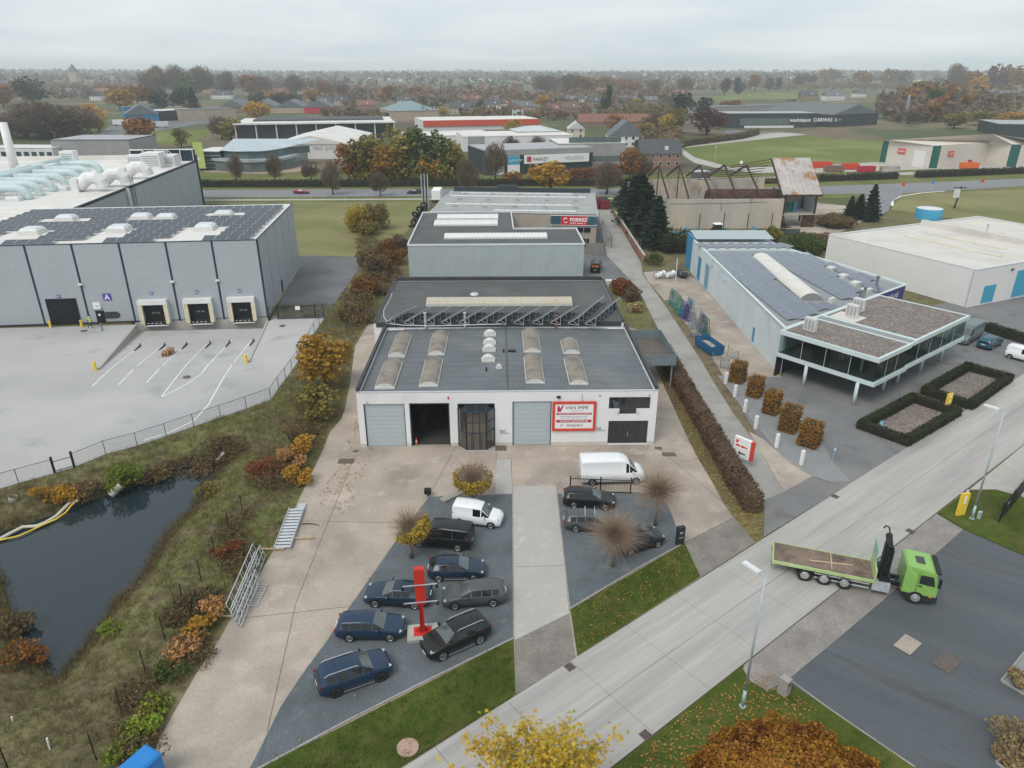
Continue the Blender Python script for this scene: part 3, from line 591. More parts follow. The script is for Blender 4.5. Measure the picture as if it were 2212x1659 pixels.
for i,(x,y)in enumerate(((5.9,4.2),(8.6,6.0))):box_ob('steel_rack',MT['inside_shade'],V_,x-.25,y,.02,x+.25,y+3,1.9)
bay=[(9.95,0),(10.75,-.95),(12.75,-.95),(13.55,0)];bo=None
fb=MB()
for(p,q)in zip(bay[:-1],bay[1:]):
 p,q=Vector(p),Vector(q);nvert=3 if abs(p.x-q.x)>1.5 else 1
 for k in range(nvert+1):c=p.lerp(q,k/nvert);fb.cyl((c.x,c.y,.05),(c.x,c.y,4.3),.055 if 0<k<nvert else.08,n=6)
 for z in(.08,1.95,3.15,4.28):fb.bar((p.x,p.y,z),(q.x,q.y,z),.09,.12 if z in(.08,4.28)else.07)
for(p,q)in zip(bay,[(9.95,0),(10.75,0),(12.75,0),(13.55,0)]):fb.bar((p[0],p[1],4.32),(q[0],-.01,4.72),.07)
fb.bar((11.75,-.95,4.32),(11.75,-.01,4.72),.06);fb.bar((9.95,-.03,4.74),(13.55,-.03,4.74),.08)
bo=fb.build('glazed_bay',MT['frame_teal'],V_)
b=MB()
for(p,q)in zip(bay[:-1],bay[1:]):b.quad((p[0],p[1],.1),(q[0],q[1],.1),(q[0],q[1],4.28),(p[0],p[1],4.28))
b.build('pane',MT['glass_brown_reflection'],bo)
b=MB();b.poly([(10.75,-.95,4.33),(12.75,-.95,4.33),(12.75,0,4.72),(10.75,0,4.72)]).poly([(9.95,0,4.4),(10.75,-.95,4.33),(10.75,0,4.72)]).poly([(12.75,-.95,4.33),(13.55,0,4.4),(12.75,0,4.72)]);b.build('glass_canopy',glassmat('glass_pale',(.75,.78,.80),.35,.25),bo)
box_ob('door_leaf',MT['frame_teal'],bo,11.22,-.99,.1,11.3,-.93,1.95);box_ob('door_leaf',MT['frame_teal'],bo,12.2,-.99,.1,12.28,-.93,1.95)
MB().prism([(9.9,0),(10.7,-1.05),(12.8,-1.05),(13.6,0)],.0,.09).build('threshold',MT['steel_galv'],bo)
glazing(V_,24.96,26.05,4.05,5.34,.12,1,1);glazing(V_,27.75,29.08,4.05,5.34,.12,1,1);glazing(V_,26.05,27.75,3.45,5.34,.12,2,1)
glazing(V_,25.03,26.3,.12,2.72,.12,1,1);ed=glazing(V_,26.3,27.85,.12,2.72,.12,2,1,name='entrance_door');glazing(V_,27.85,29.05,.12,2.72,.12,1,1)
MB().cyl((27.02,.04,1.0),(27.02,.04,1.45),.03,n=6).build('handle',MT['steel_galv'],ed)
b=MB()
for i in range(9):b.box(27.95,.5+.25*i,.2+.28*i,28.95,.8+.25*i,.24+.28*i)
b.build('inner_stair',MT['steel_galv'],V_)
for z in(3.5,3.66,3.82):
 MB().bar((25.8,-.1,z),(26.05,-.02,z),.03).build('balcony_rail',MT['steel_galv'],V_);MB().bar((27.75,-.02,z),(28.0,-.1,z),.03).build('balcony_rail',MT['steel_galv'],V_)
for i,(x,z)in enumerate(((1.0,5.0),(24.0,5.6),(28.9,5.6))):MB().cyl((x,-.12,z),(x,0,z+.03),.09,n=8).build('wall_lamp',MT['steel_galv'],V_)
box_ob('floodlight',MT['iron_black'],V_,19.75,-.2,5.35,20.1,-.02,5.55);box_ob('alarm_box',MT['red_dark'],V_,8.95,-.08,5.3,9.1,0,5.55)
b=MB();b.bar((22.25,-.05,5.05),(22.25,-.05,5.75),.05).bar((22.25,-.05,5.1),(22.4,-.12,5.05),.05);b.build('sign_bracket',MT['steel_galv'],V_)
b=MB()
for dz,l in((0,.95),(.17,.55),(.32,.62)):b.bar((14.05,-.06,1.5+dz),(14.05+l,-.06,1.5+dz),.05)
b.build('bar_ornament',MT['steel_galv'],V_)
b=MB()
for dz,l in((0,.95),(.17,.5),(.3,.55)):b.bar((23.8,-.06,1.72+dz),(23.8+l,-.06,1.72+dz),.05)
b.build('bar_ornament',MT['steel_galv'],V_)
so=Vector((math.cos(vrz),math.sin(vrz)));wp=Vector(vo)+so*19.33
SG=thing('sign_board','large white sign in a thick red frame with telephone number on the workshop wall','sign',(wp.x+.09*math.sin(vrz),wp.y-.09,1.72),vrz)
SWd,SHt=4.36,3.25
b=MB();b.box(0,-.1,0,SWd,0,.26).box(0,-.1,SHt-.26,SWd,0,SHt).box(0,-.1,.26,.26,0,SHt-.26).box(SWd-.26,-.1,.26,SWd,0,SHt-.26);b.build('frame',MT['red_sign'],SG)
box_ob('panel',MT['sign_white'],SG,.26,-.04,.26,SWd-.26,-.01,SHt-.26)
R90=(math.pi/2,0,0)
lettering('VAN IMPE',.50,MT['ink_dark'],SG,(1.28,-.045,2.40),R90,xs=1.06)
lettering('CONSTRUCTIES',.17,MT['ink_grey'],SG,(1.8,-.045,2.16),R90)
b=MB();b.prism([(0,0),(.22,0),(.31,-.02),(.62,.62),(.45,.66),(.27,.3),(.2,.62),(.0,.62)],0,.008);o=b.build('emblem',MT['red_dark'],SG,loc=(.5,-.045,2.13));o.rotation_euler=R90
MB().cyl((1.06,-.042,2.9),(1.06,-.052,2.9),.06,n=10).build('emblem_dot',MT['red_dark'],SG)
box_ob('red_band',MT['red_dark'],SG,.42,-.048,1.78,SWd-.42,-.042,2.0);box_ob('red_band',MT['red_dark'],SG,.42,-.048,.93,SWd-.42,-.042,1.24)
lettering('MAATWERK IN STAAL & INOX',.2,MT['ink_white'],SG,(SWd/2,-.055,1.82),R90,align='CENTER',xs=1.15)
lettering('WWW.VANIMPE.BE',.3,MT['ink_white'],SG,(SWd/2,-.055,.98),R90,align='CENTER',xs=1.1)
dashes(SG,.75,SWd-.75,1.58,.06,MT['ink_grey'],-.05,6);dashes(SG,.8,SWd-.8,1.40,.06,MT['ink_grey'],-.05,6)
lettering('09/360.89.91',.33,MT['ink_dark'],SG,(SWd/2+.15,-.045,.48),R90,align='CENTER')
MB().tube([(.98,-.05,.48),(.9,-.05,.58),(.98,-.05,.72),(1.07,-.05,.76)],.03,5).build('telephone_mark',MT['ink_dark'],SG)
cn_=Vector(vo)+so*5.55
tc_=thing('traffic_cone','orange traffic cone just inside the open gate of the white workshop','cone',(cn_.x,cn_.y+.5,.02))
MB().box(-.2,-.2,0,.2,.2,.03).build('base',MT['iron_black'],tc_);MB().cyl((0,0,.03),(0,0,.7),.14,.03,n=12).build('body',MT['orange'],tc_);MB().cyl((0,0,.3),(0,0,.42),.101,.08,n=12).build('band',MT['ink_white'],tc_)
RZ=6.62;ro=(-16.95,82.9);rrz=math.atan2(.42,30.7);RWd=30.7;RD=19.6
Rr=thing('rear_hall','flat dark-roofed hall joined to the back of the white workshop','building',(*ro,0),rrz)
def rl(x,y,z=RZ):return loc_in(ro,rrz,g('A',x,y,z))
b=MB();b.box(0,.62,0,.3,RD,RZ+.1).box(RWd-.3,.62,0,RWd,RD,RZ+.1).box(.3,RD-.3,0,RWd-.3,RD,RZ+.1).box(0,.62-.3,0,RWd,.62,RZ-.15);b.build('wall',MT['plaster_white'],Rr)
b=MB();b.box(.3,.3,RZ-.3,RWd-.3,RD-.3,RZ);rr=b.build('roof',MT['roof_dark'],Rr)
b=MB();b.box(-.05,.25,RZ+.1,.3,RD+.05,RZ+.3).box(RWd-.3,.25,RZ+.1,RWd+.05,RD+.05,RZ+.3).box(.3,RD-.35,RZ+.1,RWd-.3,RD+.05,RZ+.62).box(.3,.25,RZ-.5,RWd-.3,.45,RZ+.12);b.build('parapet',MT['coping_dark'],Rr)
p,q=rl(550,752),rl(1497,748);l=(q-p).length
o=inst('roof_light',barrel(2.4,l,.55,60).mesh('roof_light',[MT['skylight_cream'],MT['skylight_white']]),rr,(q.x,p.y+1.3,RZ),math.pi/2)
p=rl(862,702);MB().cyl((p.x,p.y,RZ),(p.x,p.y,RZ+.55),.3,n=12).cyl((p.x,p.y,RZ+.62),(p.x,p.y,RZ+.8),.62,.45,n=14).cyl((p.x,p.y,RZ+.55),(p.x,p.y,RZ+.62),.2,n=8).build('roof_ventilator',MT['steel_galv'],rr)
near=[(287,862),(408,862),(540,862),(648,862),(765,862),(882,862),(1003,862),(1118,862),(1240,862),(1355,862),(1470,866),(1580,868)]
far=[(432,792),(537,792),(657,792),(777,792),(892,790),(1004,790),(1122,790),(1237,790),(1352,788),(1467,788),(1640,725),(1742,735)]
for k,(n_,f_)in enumerate(zip(near,far)):
 p,q=rl(*n_),rl(*f_);d=(q-p);L=d.length;a=math.atan2(d.y,d.x)
 wpos=Vector((ro[0],ro[1]))+Matrix.Rotation(rrz,2)@p
 T=thing('solar_rack','%s tilted solar rack from the pond-side parapet of the dark roof'%['first','second','third','fourth','fifth','sixth','seventh','eighth','ninth','tenth','eleventh, longer','twelfth, longer'][k],'solar rack',(wpos.x,wpos.y,RZ+.02),rrz+a,'solar racks on the rear hall roof')
 npan=6 if k>9 else 3;st_=MB();hl=1.05
 for i in range(npan+1):
  x=L*i/npan;st_.bar((x,0,.1),(x,-1.35,hl),.05).bar((x,-1.35,0),(x,-1.35,hl),.05).bar((x,0,.02),(x,-1.35,.02),.05).bar((x,-.6,.5),(x,-1.35,.03),.04)
 st_.bar((0,-1.35,hl-.04),(L,-1.35,hl-.04),.05).bar((0,0,.08),(L,0,.08),.05)
 st_.build('stand',MT['steel_galv'],T)
 me=pv_mesh(round(L/npan-.03,2),1.62)
 for i in range(npan):
  o=inst('solar_panel',me,T,(L*(i+.5)/npan,-.675,.1+hl/2-.0),rot=(-math.atan2(hl-.1,1.35),0,0))
cb=MB();P_=[rl(330,665),rl(318,700),rl(275,780),rl(275,820),rl(300,860),rl(390,875),rl(600,880),rl(1040,868)];cb.tube([(p.x,p.y,RZ+.05)for p in P_],.035,5)
cb.build('roof_cable',MT['ink_white'],rr)
for x,h in((538,1.3),(798,1.3),(1396,.9)):
 p=rl(x,885,RZ);MB().cyl((p.x,.1,RZ-.6),(p.x,.1,RZ+h),.14,n=10).cyl((p.x,.1,RZ+h),(p.x,.1,RZ+h+.12),.2,n=10).build('flue',MT['steel_galv']if x<1000 else mat('flue_rust',(.22,.13,.09),.8),rr)
pf=thing('steel_platform','raised steel platform with sheet-metal parapet on the workshop flank','platform',(*rl(1840,880,0).xy.to_tuple(),0))if False else None
p0=g('A',1850,942,4.2);pf=thing('steel_platform','raised grey steel box platform beside the rear hall','platform',(14.4,78.4,0),rrz)
mat('steel_bluegrey',(.17,.21,.225),.6,.15,.8,.08,6)
for x,y in((.25,.2),(4.6,.2),(.25,8.6),(4.6,8.6)):MB().box(x-.08,y-.08,0,x+.08,y+.08,3.0).build('leg',MT['steel_bluegrey'],pf)
box_ob('deck',mat('wood_deck',(.13,.11,.095),.85,.2,.6),pf,0,0,3.0,4.9,8.8,3.15)
for(x0,y0,x1,y1)in((0,-.06,4.9,0),(4.9,-.06,4.96,8.86),(0,8.8,4.9,8.86)):
 t=MB();t.box(x0,y0,3.0,x1,y1,4.35)
 L=max(x1-x0,y1-y0);n=int(L/.35)
 for i in range(n):
  if x1-x0>y1-y0:t.box(x0+i*.35,y0-.03,3.02,x0+i*.35+.12,y0,4.33)
  else:t.box(x1,y0+i*.35,3.02,x1+.03,y0+i*.35+.12,4.33)
 t.build('parapet_sheet',MT['steel_bluegrey'],pf)
mat('sheet_bluegrey',(.40,.455,.475),.55,.05,.4,.03,4,metal=.1)
mat('sheet_roofgrey',(.33,.335,.335),.7,.1,.3,.06,4)
kz=7.5;ko=(-17.88,121.8);krz=math.atan2(.83,30.3)
K_=thing('ribbed_hall','light grey-blue ribbed metal hall with dark flat roof behind the workshop','building',(*ko,0),krz)
def kl(x,y,z=kz):return loc_in(ko,krz,g('A',x,y,z))
k1,k2,k3,k4,k5=kl(1575,350),kl(1530,248),kl(1115,250),kl(1110,140),kl(560,145)
kp=[(0,0),(k1.x,0),(k1.x,k2.y),(k3.x,k3.y),(k3.x,k4.y),(0.0,k5.y)]
b=MB();b.prism([(x+(.06 if x<1 else-.06),y+(.06 if y<1 else-.06))for x,y in kp],0,kz-.05,0,1);b.build('roof',[MT['plaster_plinth'],MT['roof_dark']],K_)
b=MB();wall_corr(b,0,k1.x,0,kz,0);b.build('front_wall',MT['sheet_bluegrey'],K_)
b=MB()
for(x0,y0),(x1,y1)in zip(kp,kp[1:]+kp[:1]):b.bar((x0,y0,kz+.08),(x1,y1,kz+.08),.22,.3)
b.build('roof_edge',mat('edge_white',(.62,.64,.65),.5,.06,1),K_)
for(x0,x1,y0,y1)in((620,1017,188,162),(600,1014,229,200),(667,1336,314,286)):
 p,q,r_=kl(x0,y0),kl(x1,y0),kl((x0+x1)/2,y1);l=q.x-p.x;wd=max(1.6,r_.y-p.y-.3)
 inst('roof_light',barrel(wd,l,.45,28).mesh('roof_light',[mat('skylight_bright',(.66,.67,.66),.4,.05,1)]*2),K_,(q.x,p.y+wd/2,kz-.05),math.pi/2)
fz=7.3;fo=(-17.4,154.4);frz=math.atan2(-2.9,35.0)
F_=thing('tyre_hall','long grey corrugated hall with red lettered fascia board','building',(*fo,0),frz)
def fl_(x,y,z=fz):return loc_in(fo,frz,g('A',x,y,z))
fr,fbk=fl_(1660,158),fl_(1575,12);FWd=fr.x;FD=29.0
b=MB();b.box(.1,.06,0,FWd-.1,.3,fz-.1).box(.1,.3,0,.3,FD,fz-.1).box(FWd-.3,.3,0,FWd-.1,FD,fz-.1).box(.3,FD-.3,0,FWd-.3,FD,fz);b.build('wall',MT['brick_tan'],F_)
b=MB();roof_corr(b,0,FWd,0,FD*.5,fz,.5,.09,'y',fz+.8);roof_corr(b,0,FWd,FD*.5,FD,fz+.8,.5,.09,'y',fz);rf2=b.build('roof',MT['sheet_roofgrey'],F_)
for y,x0,x1 in((2.0,13.5,31),(7.5,2,30),(17,1.5,FWd-2),(24,3,30)):
 zz_=fz+.8*(1-abs(y-FD*.5)/(FD*.5))+.1
 b=MB();n=14
 for i in range(n):b.box(x0+(x1-x0)*i/n,y,zz_-.1,x0+(x1-x0)*(i+.94)/n,y+1.0,zz_+.06)
 b.build('roof_light',MT['skylight_bright'],rf2)
for y in(5,12,21):
 for i in range(5):x=4+i*6.6;zz_=fz+.8*(1-abs(y-FD*.5)/(FD*.5));box_ob('roof_vent',MT['sheet_roofgrey'],rf2,x,y,zz_,x+.9,y+.5,zz_+.4)
box_ob('back_parapet',mat('fascia_dark',(.03,.045,.055),.5,.1,1),F_,.5,FD-.4,fz,FWd-1,FD+.1,fz+1.1);box_ob('back_parapet',MT['fascia_dark'],F_,11.5,FD-.5,fz+1.1,16.5,FD+.1,fz+1.7)
MB().box(-.12,-.1,fz-.25,.05,FD,fz+.12).box(FWd-.05,-.1,fz-.25,FWd+.12,FD,fz+.12).build('gutter',MT['edge_white'],F_)
fx0=fl_(1348,170,fz).x
s0_=(Vector(fo)+Matrix.Rotation(frz,2)@Vector((25.7,-.08)))
FS=thing('fascia_sign','red fascia board with white letters between two tyre photographs','sign',(s0_.x,s0_.y,5.1),frz)
box_ob('panel',mat('red_tyre',(.52,.03,.035),.5,.05,1),FS,2.1,-.1,0,7.7,0,1.9)
for x0,x1 in((0,2.1),(7.7,9.7)):
 o=box_ob('picture',mat('picture_tyre',(.03,.09,.13),.5,.3,1.2,.2,4,c2=(.12,.25,.32),c2s=1.6,c2r=(.55,.65)),FS,x0,-.1,0,x1,0,1.9)
b=MB();b.box(-.06,-.14,-.08,9.76,-.0,-.002).box(-.06,-.14,1.902,9.76,-.0,1.98);b.build('frame',MT['ink_white'],FS)
lettering('FORREZ',1.0,MT['ink_white'],FS,(4.0,-.11,.78),R90,bold=.03);dashes(FS,4.05,7.3,.35,.12,MT['ink_white'],-.112,3)
t=MB();t.tube([(3.1+.5*math.cos(a)*.75,-.12,.95+.5*math.sin(a))for a in[.6+i*.35 for i in range(8)]],.1,5).tube([(3.1+.5*math.cos(a)*.75,-.12,.95+.5*math.sin(a))for a in[3.9+i*.3 for i in range(7)]],.1,5);t.build('emblem',MT['ink_white'],FS)
for x0,x1,z0,z1 in((24.6,28.4,3.4,4.7),(29.6,34.2,3.4,4.7),(31.8,34.0,0.3,2.4)):glazing(F_,x0,x1,z0,z1,-.04,3,1,'glass_dark','sheet_bluegrey','window',.08)
mat('clad_grey',(.385,.42,.445),.5,.04,.2,.03,3,metal=.15)
mat('clad_dark',(.012,.028,.05),.45,.1,1,.05,5)
mat('roof_white',(.66,.64,.61),.7,.06,.12,.05,3,c2=(.55,.53,.50),c2s=.15,c2r=(.5,.7),c3=(.70,.69,.67),c3s=.3)
mat('purple_sign',(.09,.06,.33),.5,.03,1,.02)
mat('cushion',(.66,.58,.38),.7,.08,1,.05)
mat('insul',(.52,.62,.63),.5,.08,1,.06,4,c2=(.44,.54,.56),c2s=1.5)
mat('duct_white',(.70,.70,.69),.5,.06,.6,.04)
mat('yellow',(.80,.55,.05),.5,.06,1,.04)
mat('dome_clear',(.62,.64,.65),.25,.05,1,.03,4)
wo_=(-37.7,105.3);wrz=math.radians(6.36);WHH=12.05;WD=31.3
Wh=thing('warehouse','grey clad logistics warehouse with black pilasters, loading docks and rooftop solar panels','building',(*wo_,0),wrz)
posts=[-71.6,-65.1,-58.6,-52.1,-45.6,-39.1,-32.4,-26.0,-19.5,-13.0,-6.5,0.0]
wops=[(-31.5,-27.2,0,4.0),(-24.95,-23.65,0,1.95),(-17.95,-14.75,0,2.85),(-11.45,-8.2,0,2.85),(-5.0,-1.95,0,2.85)]
for a,c in zip(posts[:-1],posts[1:]):
 mid=(a+c)/2;ops=[o for o in wops if a<(o[0]+o[1])/2<c];near=a>-45
 t=MB()
 if near:
  n=22;hh=(WHH-.25)/n
  for i in range(n):
   z0,z1=.25+i*hh,.25+(i+1)*hh-.006
   segs=[(a+.12,c-.12)]
   for o in ops:
    if z0<o[3]and z1>o[2]:segs=[(s0,s1)for q in segs for s0,s1 in((q[0],min(q[1],o[0])),(max(q[0],o[1]),q[1]))if s1-s0>.05]
   for s0,s1 in segs:t.box(s0,0,z0,s1,.08,z1)
 else:t.box(a+.12,0,.25,c-.12,.08,WHH)
 t.build('cladding_bay',MT['clad_grey'],Wh)
for a in posts[1:]:MB().box(a-.13,-.05,-.1,a+.13,.1,WHH+.02).build('pilaster',MT['clad_dark'],Wh)
b=MB();holes(b,posts[0],0,0,WHH-.05,.09,.3,wops);b.build('inner_wall',mat('clad_back',(.24,.26,.28),.7),Wh)
b=MB();b.box(posts[0],-.02,-.0,-31.5,.09,.249).box(-27.2,-.02,0,-24.95,.09,.249).box(-23.65,-.02,0,-17.95,.09,.249);b.build('base_strip',MT['clad_dark'],Wh)
b=MB();b.box(-19.6,-.06,-1.6,.0,.1,-.005);b.build('dock_wall',MT['concrete_light'],Wh)
for x0 in(-14.75,-8.2,-1.95):pass
ny_=5
for i in range(ny_):b=MB().box(-.08,.14+WD*i/ny_,.25,0,WD*(i+1)/ny_-.08,WHH);b.build('side_panel',MT['clad_grey'],Wh)
b=MB();b.box(-.3,.11,0,-.081,WD,WHH);b.build('side_wall',MT['clad_dark'],Wh)
box_ob('plinth',MT['concrete_tan'],Wh,-.06,.1,0,.12,WD,.3);box_ob('back_wall',MT['clad_grey'],Wh,-38.5,WD-.1,0,-.3,WD,WHH)
b=MB();b.box(posts[0],.3,WHH-.5,-.3,WD-.1,WHH-.12);wr=b.build('roof',MT['roof_white'],Wh)
b=MB();b.box(posts[0],-.06,WHH,.06,.12,WHH+.1).box(-.16,.12,WHH,.06,WD+.06,WHH+.1).box(-38.5,WD-.1,WHH,-.16,WD+.06,WHH+.1);b.build('roof_trim',MT['clad_dark'],Wh)
b=MB();b.box(posts[0],.12,WHH-.12,-.16,.28,WHH+.04).box(-.45,.28,WHH-.12,-.16,WD-.3,WHH+.04).box(-38.5,WD-1.6,WHH-.12,-.45,WD-.1,WHH+.04);b.build('parapet_upstand',MT['roof_white'],Wh)
sect_door(Wh,-31.5,-27.2,4.0,.0,mat('door_black',(.006,.008,.011),.55,.1,1),8,'clad_dark')
pd=box_ob('door',MT['door_black'],Wh,-24.9,.0,.02,-23.7,.07,1.93);box_ob('notice',MT['ink_white'],pd,-24.6,-.01,1.2,-24.3,-.002,1.5)
t=MB();n=10;P_=[(-23.6,.75),(-22.0,.75)]+[(-22.0+.52*math.cos(a),1.27+.52*math.sin(a))for a in[-math.pi/2+math.pi*i/n for i in range(1,n)]]+[(-22.0,1.79),(-23.6,1.79)]
t.prism([(x,z)for x,z in P_],0,.06);o=t.build('window',MT['clad_dark'],Wh,loc=(0,.0,0));o.rotation_euler=(math.pi/2,0,0)
t=MB();t.prism([(-23.55+(x+23.6)*.96,1.27+(z-1.27)*.86)for x,z in P_],.06,.075);q=t.build('pane',MT['glass_dark'],o)
box_ob('glazing_bar',MT['clad_dark'],o,-22.75,.8,.074,-22.68,1.74,.09)
for k,(x0,x1)in enumerate(((-18.45,-14.25),(-11.9,-7.75),(-5.5,-1.5))):
 D_=MB();D_.box(x0,-.85,2.85,x1,0,3.55).box(x0,-.85,0,x0+.12,0,2.85).box(x1-.12,-.85,0,x1,0,2.85)
 ds=D_.build('dock_shelter',MT['duct_white'],Wh)
 for xx in(x0+.12,x1-.57):box_ob('dock_cushion',MT['cushion'],ds,xx,-.78,-.2,xx+.45,-.5,2.85)
 dd=box_ob('dock_door',MT['door_black'],ds,x0+.5,.05,.02,x1-.5,.12,2.85)
 for xx in(-.55,.1):box_ob('door_window',mat('win_grey',(.16,.17,.18),.2),dd,(x0+x1)/2+xx,.03,1.25,(x0+x1)/2+xx+.5,.048,1.5)
 box_ob('dock_leveller',MT['iron_black'],ds,x0+.45,-.55,-.35,x1-.45,.0,.0);box_ob('buffer_rail',MT['duct_white'],ds,x0+.35,-.7,-.52,x1-.35,-.06,-.38)
 for xx in(x0+.5,x1-.85):box_ob('rubber_buffer',MT['iron_black'],ds,xx,-.72,-.34,xx+.3,-.56,.08)
 for j in range(4):box_ob('hazard_mark',MT['ink_white'],ds,x0+.75+j*.62,-.56,-.14,x0+1.05+j*.62,-.551,-.06)
def wsign(x,z,w_,h,txt,size,label):
 p=Vector(wo_)+Matrix.Rotation(wrz,2)@Vector((x,-.06));s=thing('bay_sign',label,'sign',(p.x,p.y,z),wrz,'dock letters on the warehouse')
 box_ob('panel',MT['purple_sign'],s,-w_/2,-.03,-h/2,w_/2,.0,h/2);lettering(txt,size,MT['ink_white'],s,(0,-.035,-size*.36),R90,align='CENTER',bold=.012*size)
wsign(-22.75,4.1,1.15,1.05,'A',1.1,'purple sign with a large white letter A');wsign(-29.5,4.45,.5,.45,'A1',.36,'small purple sign reading A1 above the black door');wsign(-16.4,4.45,.5,.45,'A2',.36,'small purple sign reading A2');wsign(-9.85,4.45,.5,.45,'A3',.36,'small purple sign reading A3');wsign(-3.6,4.45,.5,.45,'A4',.36,'small purple sign reading A4')
p=Vector(wo_)+Matrix.Rotation(wrz,2)@Vector((-24.5,-.06));s=thing('notice_board','white notice board with blue lines beside the warehouse pedestrian door','sign',(p.x,p.y,2.25),wrz)
box_ob('panel',MT['sign_white'],s,-.5,-.03,0,.5,0,1.1);box_ob('blue_line',mat('blue_ink',(.05,.2,.45),.5),s,-.2,-.036,.55,.25,-.031,.62);box_ob('blue_line',MT['blue_ink'],s,-.1,-.036,.35,.3,-.031,.42)
for x in(-26.0,-13.0,-6.5):MB().box(x-.3,-.35,6.05,x+.3,-.05,6.3).build('wall_lamp',MT['duct_white'],Wh)
box_ob('side_door',MT['door_black'],Wh,0.0,12.5,.3,.03,13.6,2.4)
me=pv_mesh(1.68,1.98,'pv_dark');holesx=[(-37.9,6.2,-33.2,12),(-25.4,6.2,-20.4,12),(-12.4,6.4,-7.4,12),(-38,17.5,-30.8,22.0),(-25.5,17.5,-17.4,22),(-12.5,18.5,-6,22.5)]
tilt=math.radians(10);cnt=0;extra=[]
for r_i,y in enumerate([1.3,4.0,6.7,9.4,12.3,15.0,17.6,20.0,22.4,24.8,27.2]):
 for i in range(25):
  x=-1.9-i*1.74
  if r_i==0 and(i//4)%2:continue
  if 0<r_i<4 and(-6.4-1.5*0>x>-12.9 or-19.3>x>-26.2 or-32.4>x>-38.8):
   if not(-6.4>x>-7.5 and False):continue
  if any(a-.6<x<c+.6 and b0-.4<y<d+.2 for a,b0,c,d in holesx):continue
  if cnt<290:inst('solar_panel',me,wr,(x,y,WHH+.2),rot=(tilt,0,0));cnt+=1
  else:extra.append((x,y))
b=MB();
for x,y in extra:b.obox((x,y,WHH+.14),1.68,1.98,.04)
if extra:kind(b.build('solar_panels',MT['pv_sky_sheen'],wr),'stuff')
for(x,y,w_,d)in((-35.5,9.2,3.0,3.0),(-22.9,9.6,3.0,3.0),(-9.8,9.4,3.0,3.0),(-35,19.6,3.0,2.4),(-23.0,19.6,3,2.4),(-18.7,18.8,3,2.2),(-9.8,20.7,3,2.4)):
 b=MB();b.box(x-w_/2,y-d/2,WHH-.12,x+w_/2,y+d/2,WHH+.25,1);b.bevbox(x-w_/2+.1,y-d/2+.1,WHH+.25,x+w_/2-.1,y+d/2-.1,WHH+.85,.35,0);b.build('roof_light',[MT['dome_clear'],MT['roof_white']],wr)
W2=thing('warehouse_wing','tall rear wing of the grey warehouse with white roof and pale blue ducts','building',(*wo_,0),wrz)
X2=-38.6;Y0,Y1=WD+.05,107.0;XL=-108.0
n=9
for i in range(n):MB().box(X2-.08,Y0+(Y1-Y0)*i/n+.05,0,X2,Y0+(Y1-Y0)*(i+1)/n-.05,WHH-.05).build('wall_panel',MT['clad_grey'],W2)
b=MB();b.box(XL,Y0,0,X2-.09,Y1,WHH-.4);b.build('core',MT['clad_dark'],W2)
b=MB();b.box(XL,Y0-.3,WHH-.4,X2-.3,Y1+6,WHH-.12);w2r=b.build('roof',MT['roof_white'],W2)
b=MB();b.box(X2-.3,Y0,WHH-.4,X2+.05,Y1,WHH+.1);b.build('roof_trim',MT['clad_dark'],W2)
b=MB();b.box(X2-.4,Y1-.3,0,X2+.3,Y1+.3,WHH+1.6);b.build('corner_post',MT['clad_dark'],W2)
b=MB();b.box(XL,Y1+6,WHH-.4,X2-18,Y1+6.3,WHH+1.0).box(XL,Y1+5.5,WHH-.4,X2-18,Y1+5.99,WHH+.6);b.build('parapet',MT['roof_white'],W2)
b=MB();b.box(X2-17,Y1-.2,WHH-.3,X2,Y1,WHH+3.0);b.build('screen_panel',MT['clad_dark'],W2)
b=MB()
for i in range(6):x=X2-17+i*3.3;b.bar((x,Y1-.5,WHH-.3),(x,Y1-.5,WHH+3.0),.18);b.bar((x,Y1-.6,WHH+2.9),(x+3.3 if i<5 else x,Y1-.6,WHH-.2 if i%2 else WHH+2.9),.14)
b.bar((X2-17,Y1-.5,WHH+3.05),(X2,Y1-.5,WHH+3.05),.2);b.build('screen_frame',MT['duct_white'],W2)
for y,x0,x1 in((43.2,-62.5,-51.8),(47.8,-62.5,-51.8),(53.2,-62.0,-51.8),(59.2,-62,-51.9),(66.3,-61.5,-52.0),(72.5,-63,-52.1),(82.6,-63,-54)):
 b=MB();R_=.78;P_=[(x0,y,WHH+2.1),(x1-2.4,y,WHH+2.1)]+[(x1-2.4+2.1*math.sin(a),y,WHH+2.1-2.1*(1-math.cos(a)))for a in(.3,.6,.9,1.2,1.45)]+[(x1-.28,y,WHH-.12)]
 b.tube(P_,R_,12);o=b.build('roof_duct',MT['insul'],w2r,True)
 for xx in(x0+2,x0+5.5):MB().bar((xx,y-.7,WHH-.12),(xx,y-.7,WHH+1.6),.1).bar((xx,y+.7,WHH-.12),(xx,y+.7,WHH+1.6),.1).build('duct_stand',MT['steel_galv'],o)
for(x0,y0,x1,y1)in((-63.5,40,-62.8,76),(-65.6,48,-64.8,90)):MB().tube([(x0,y0,WHH+2.3),(x0,(y0+y1)/2,WHH+2.3),(x1,y1,WHH+2.3)],.9,12).build('main_duct',MT['insul'],w2r,True)
ch=MB();ch.cyl((-69.5,74.5,WHH-.12),(-69.5,74.5,WHH+12.2),1.0,.85,n=20);ch.build('chimney',MT['duct_white'],w2r,True)
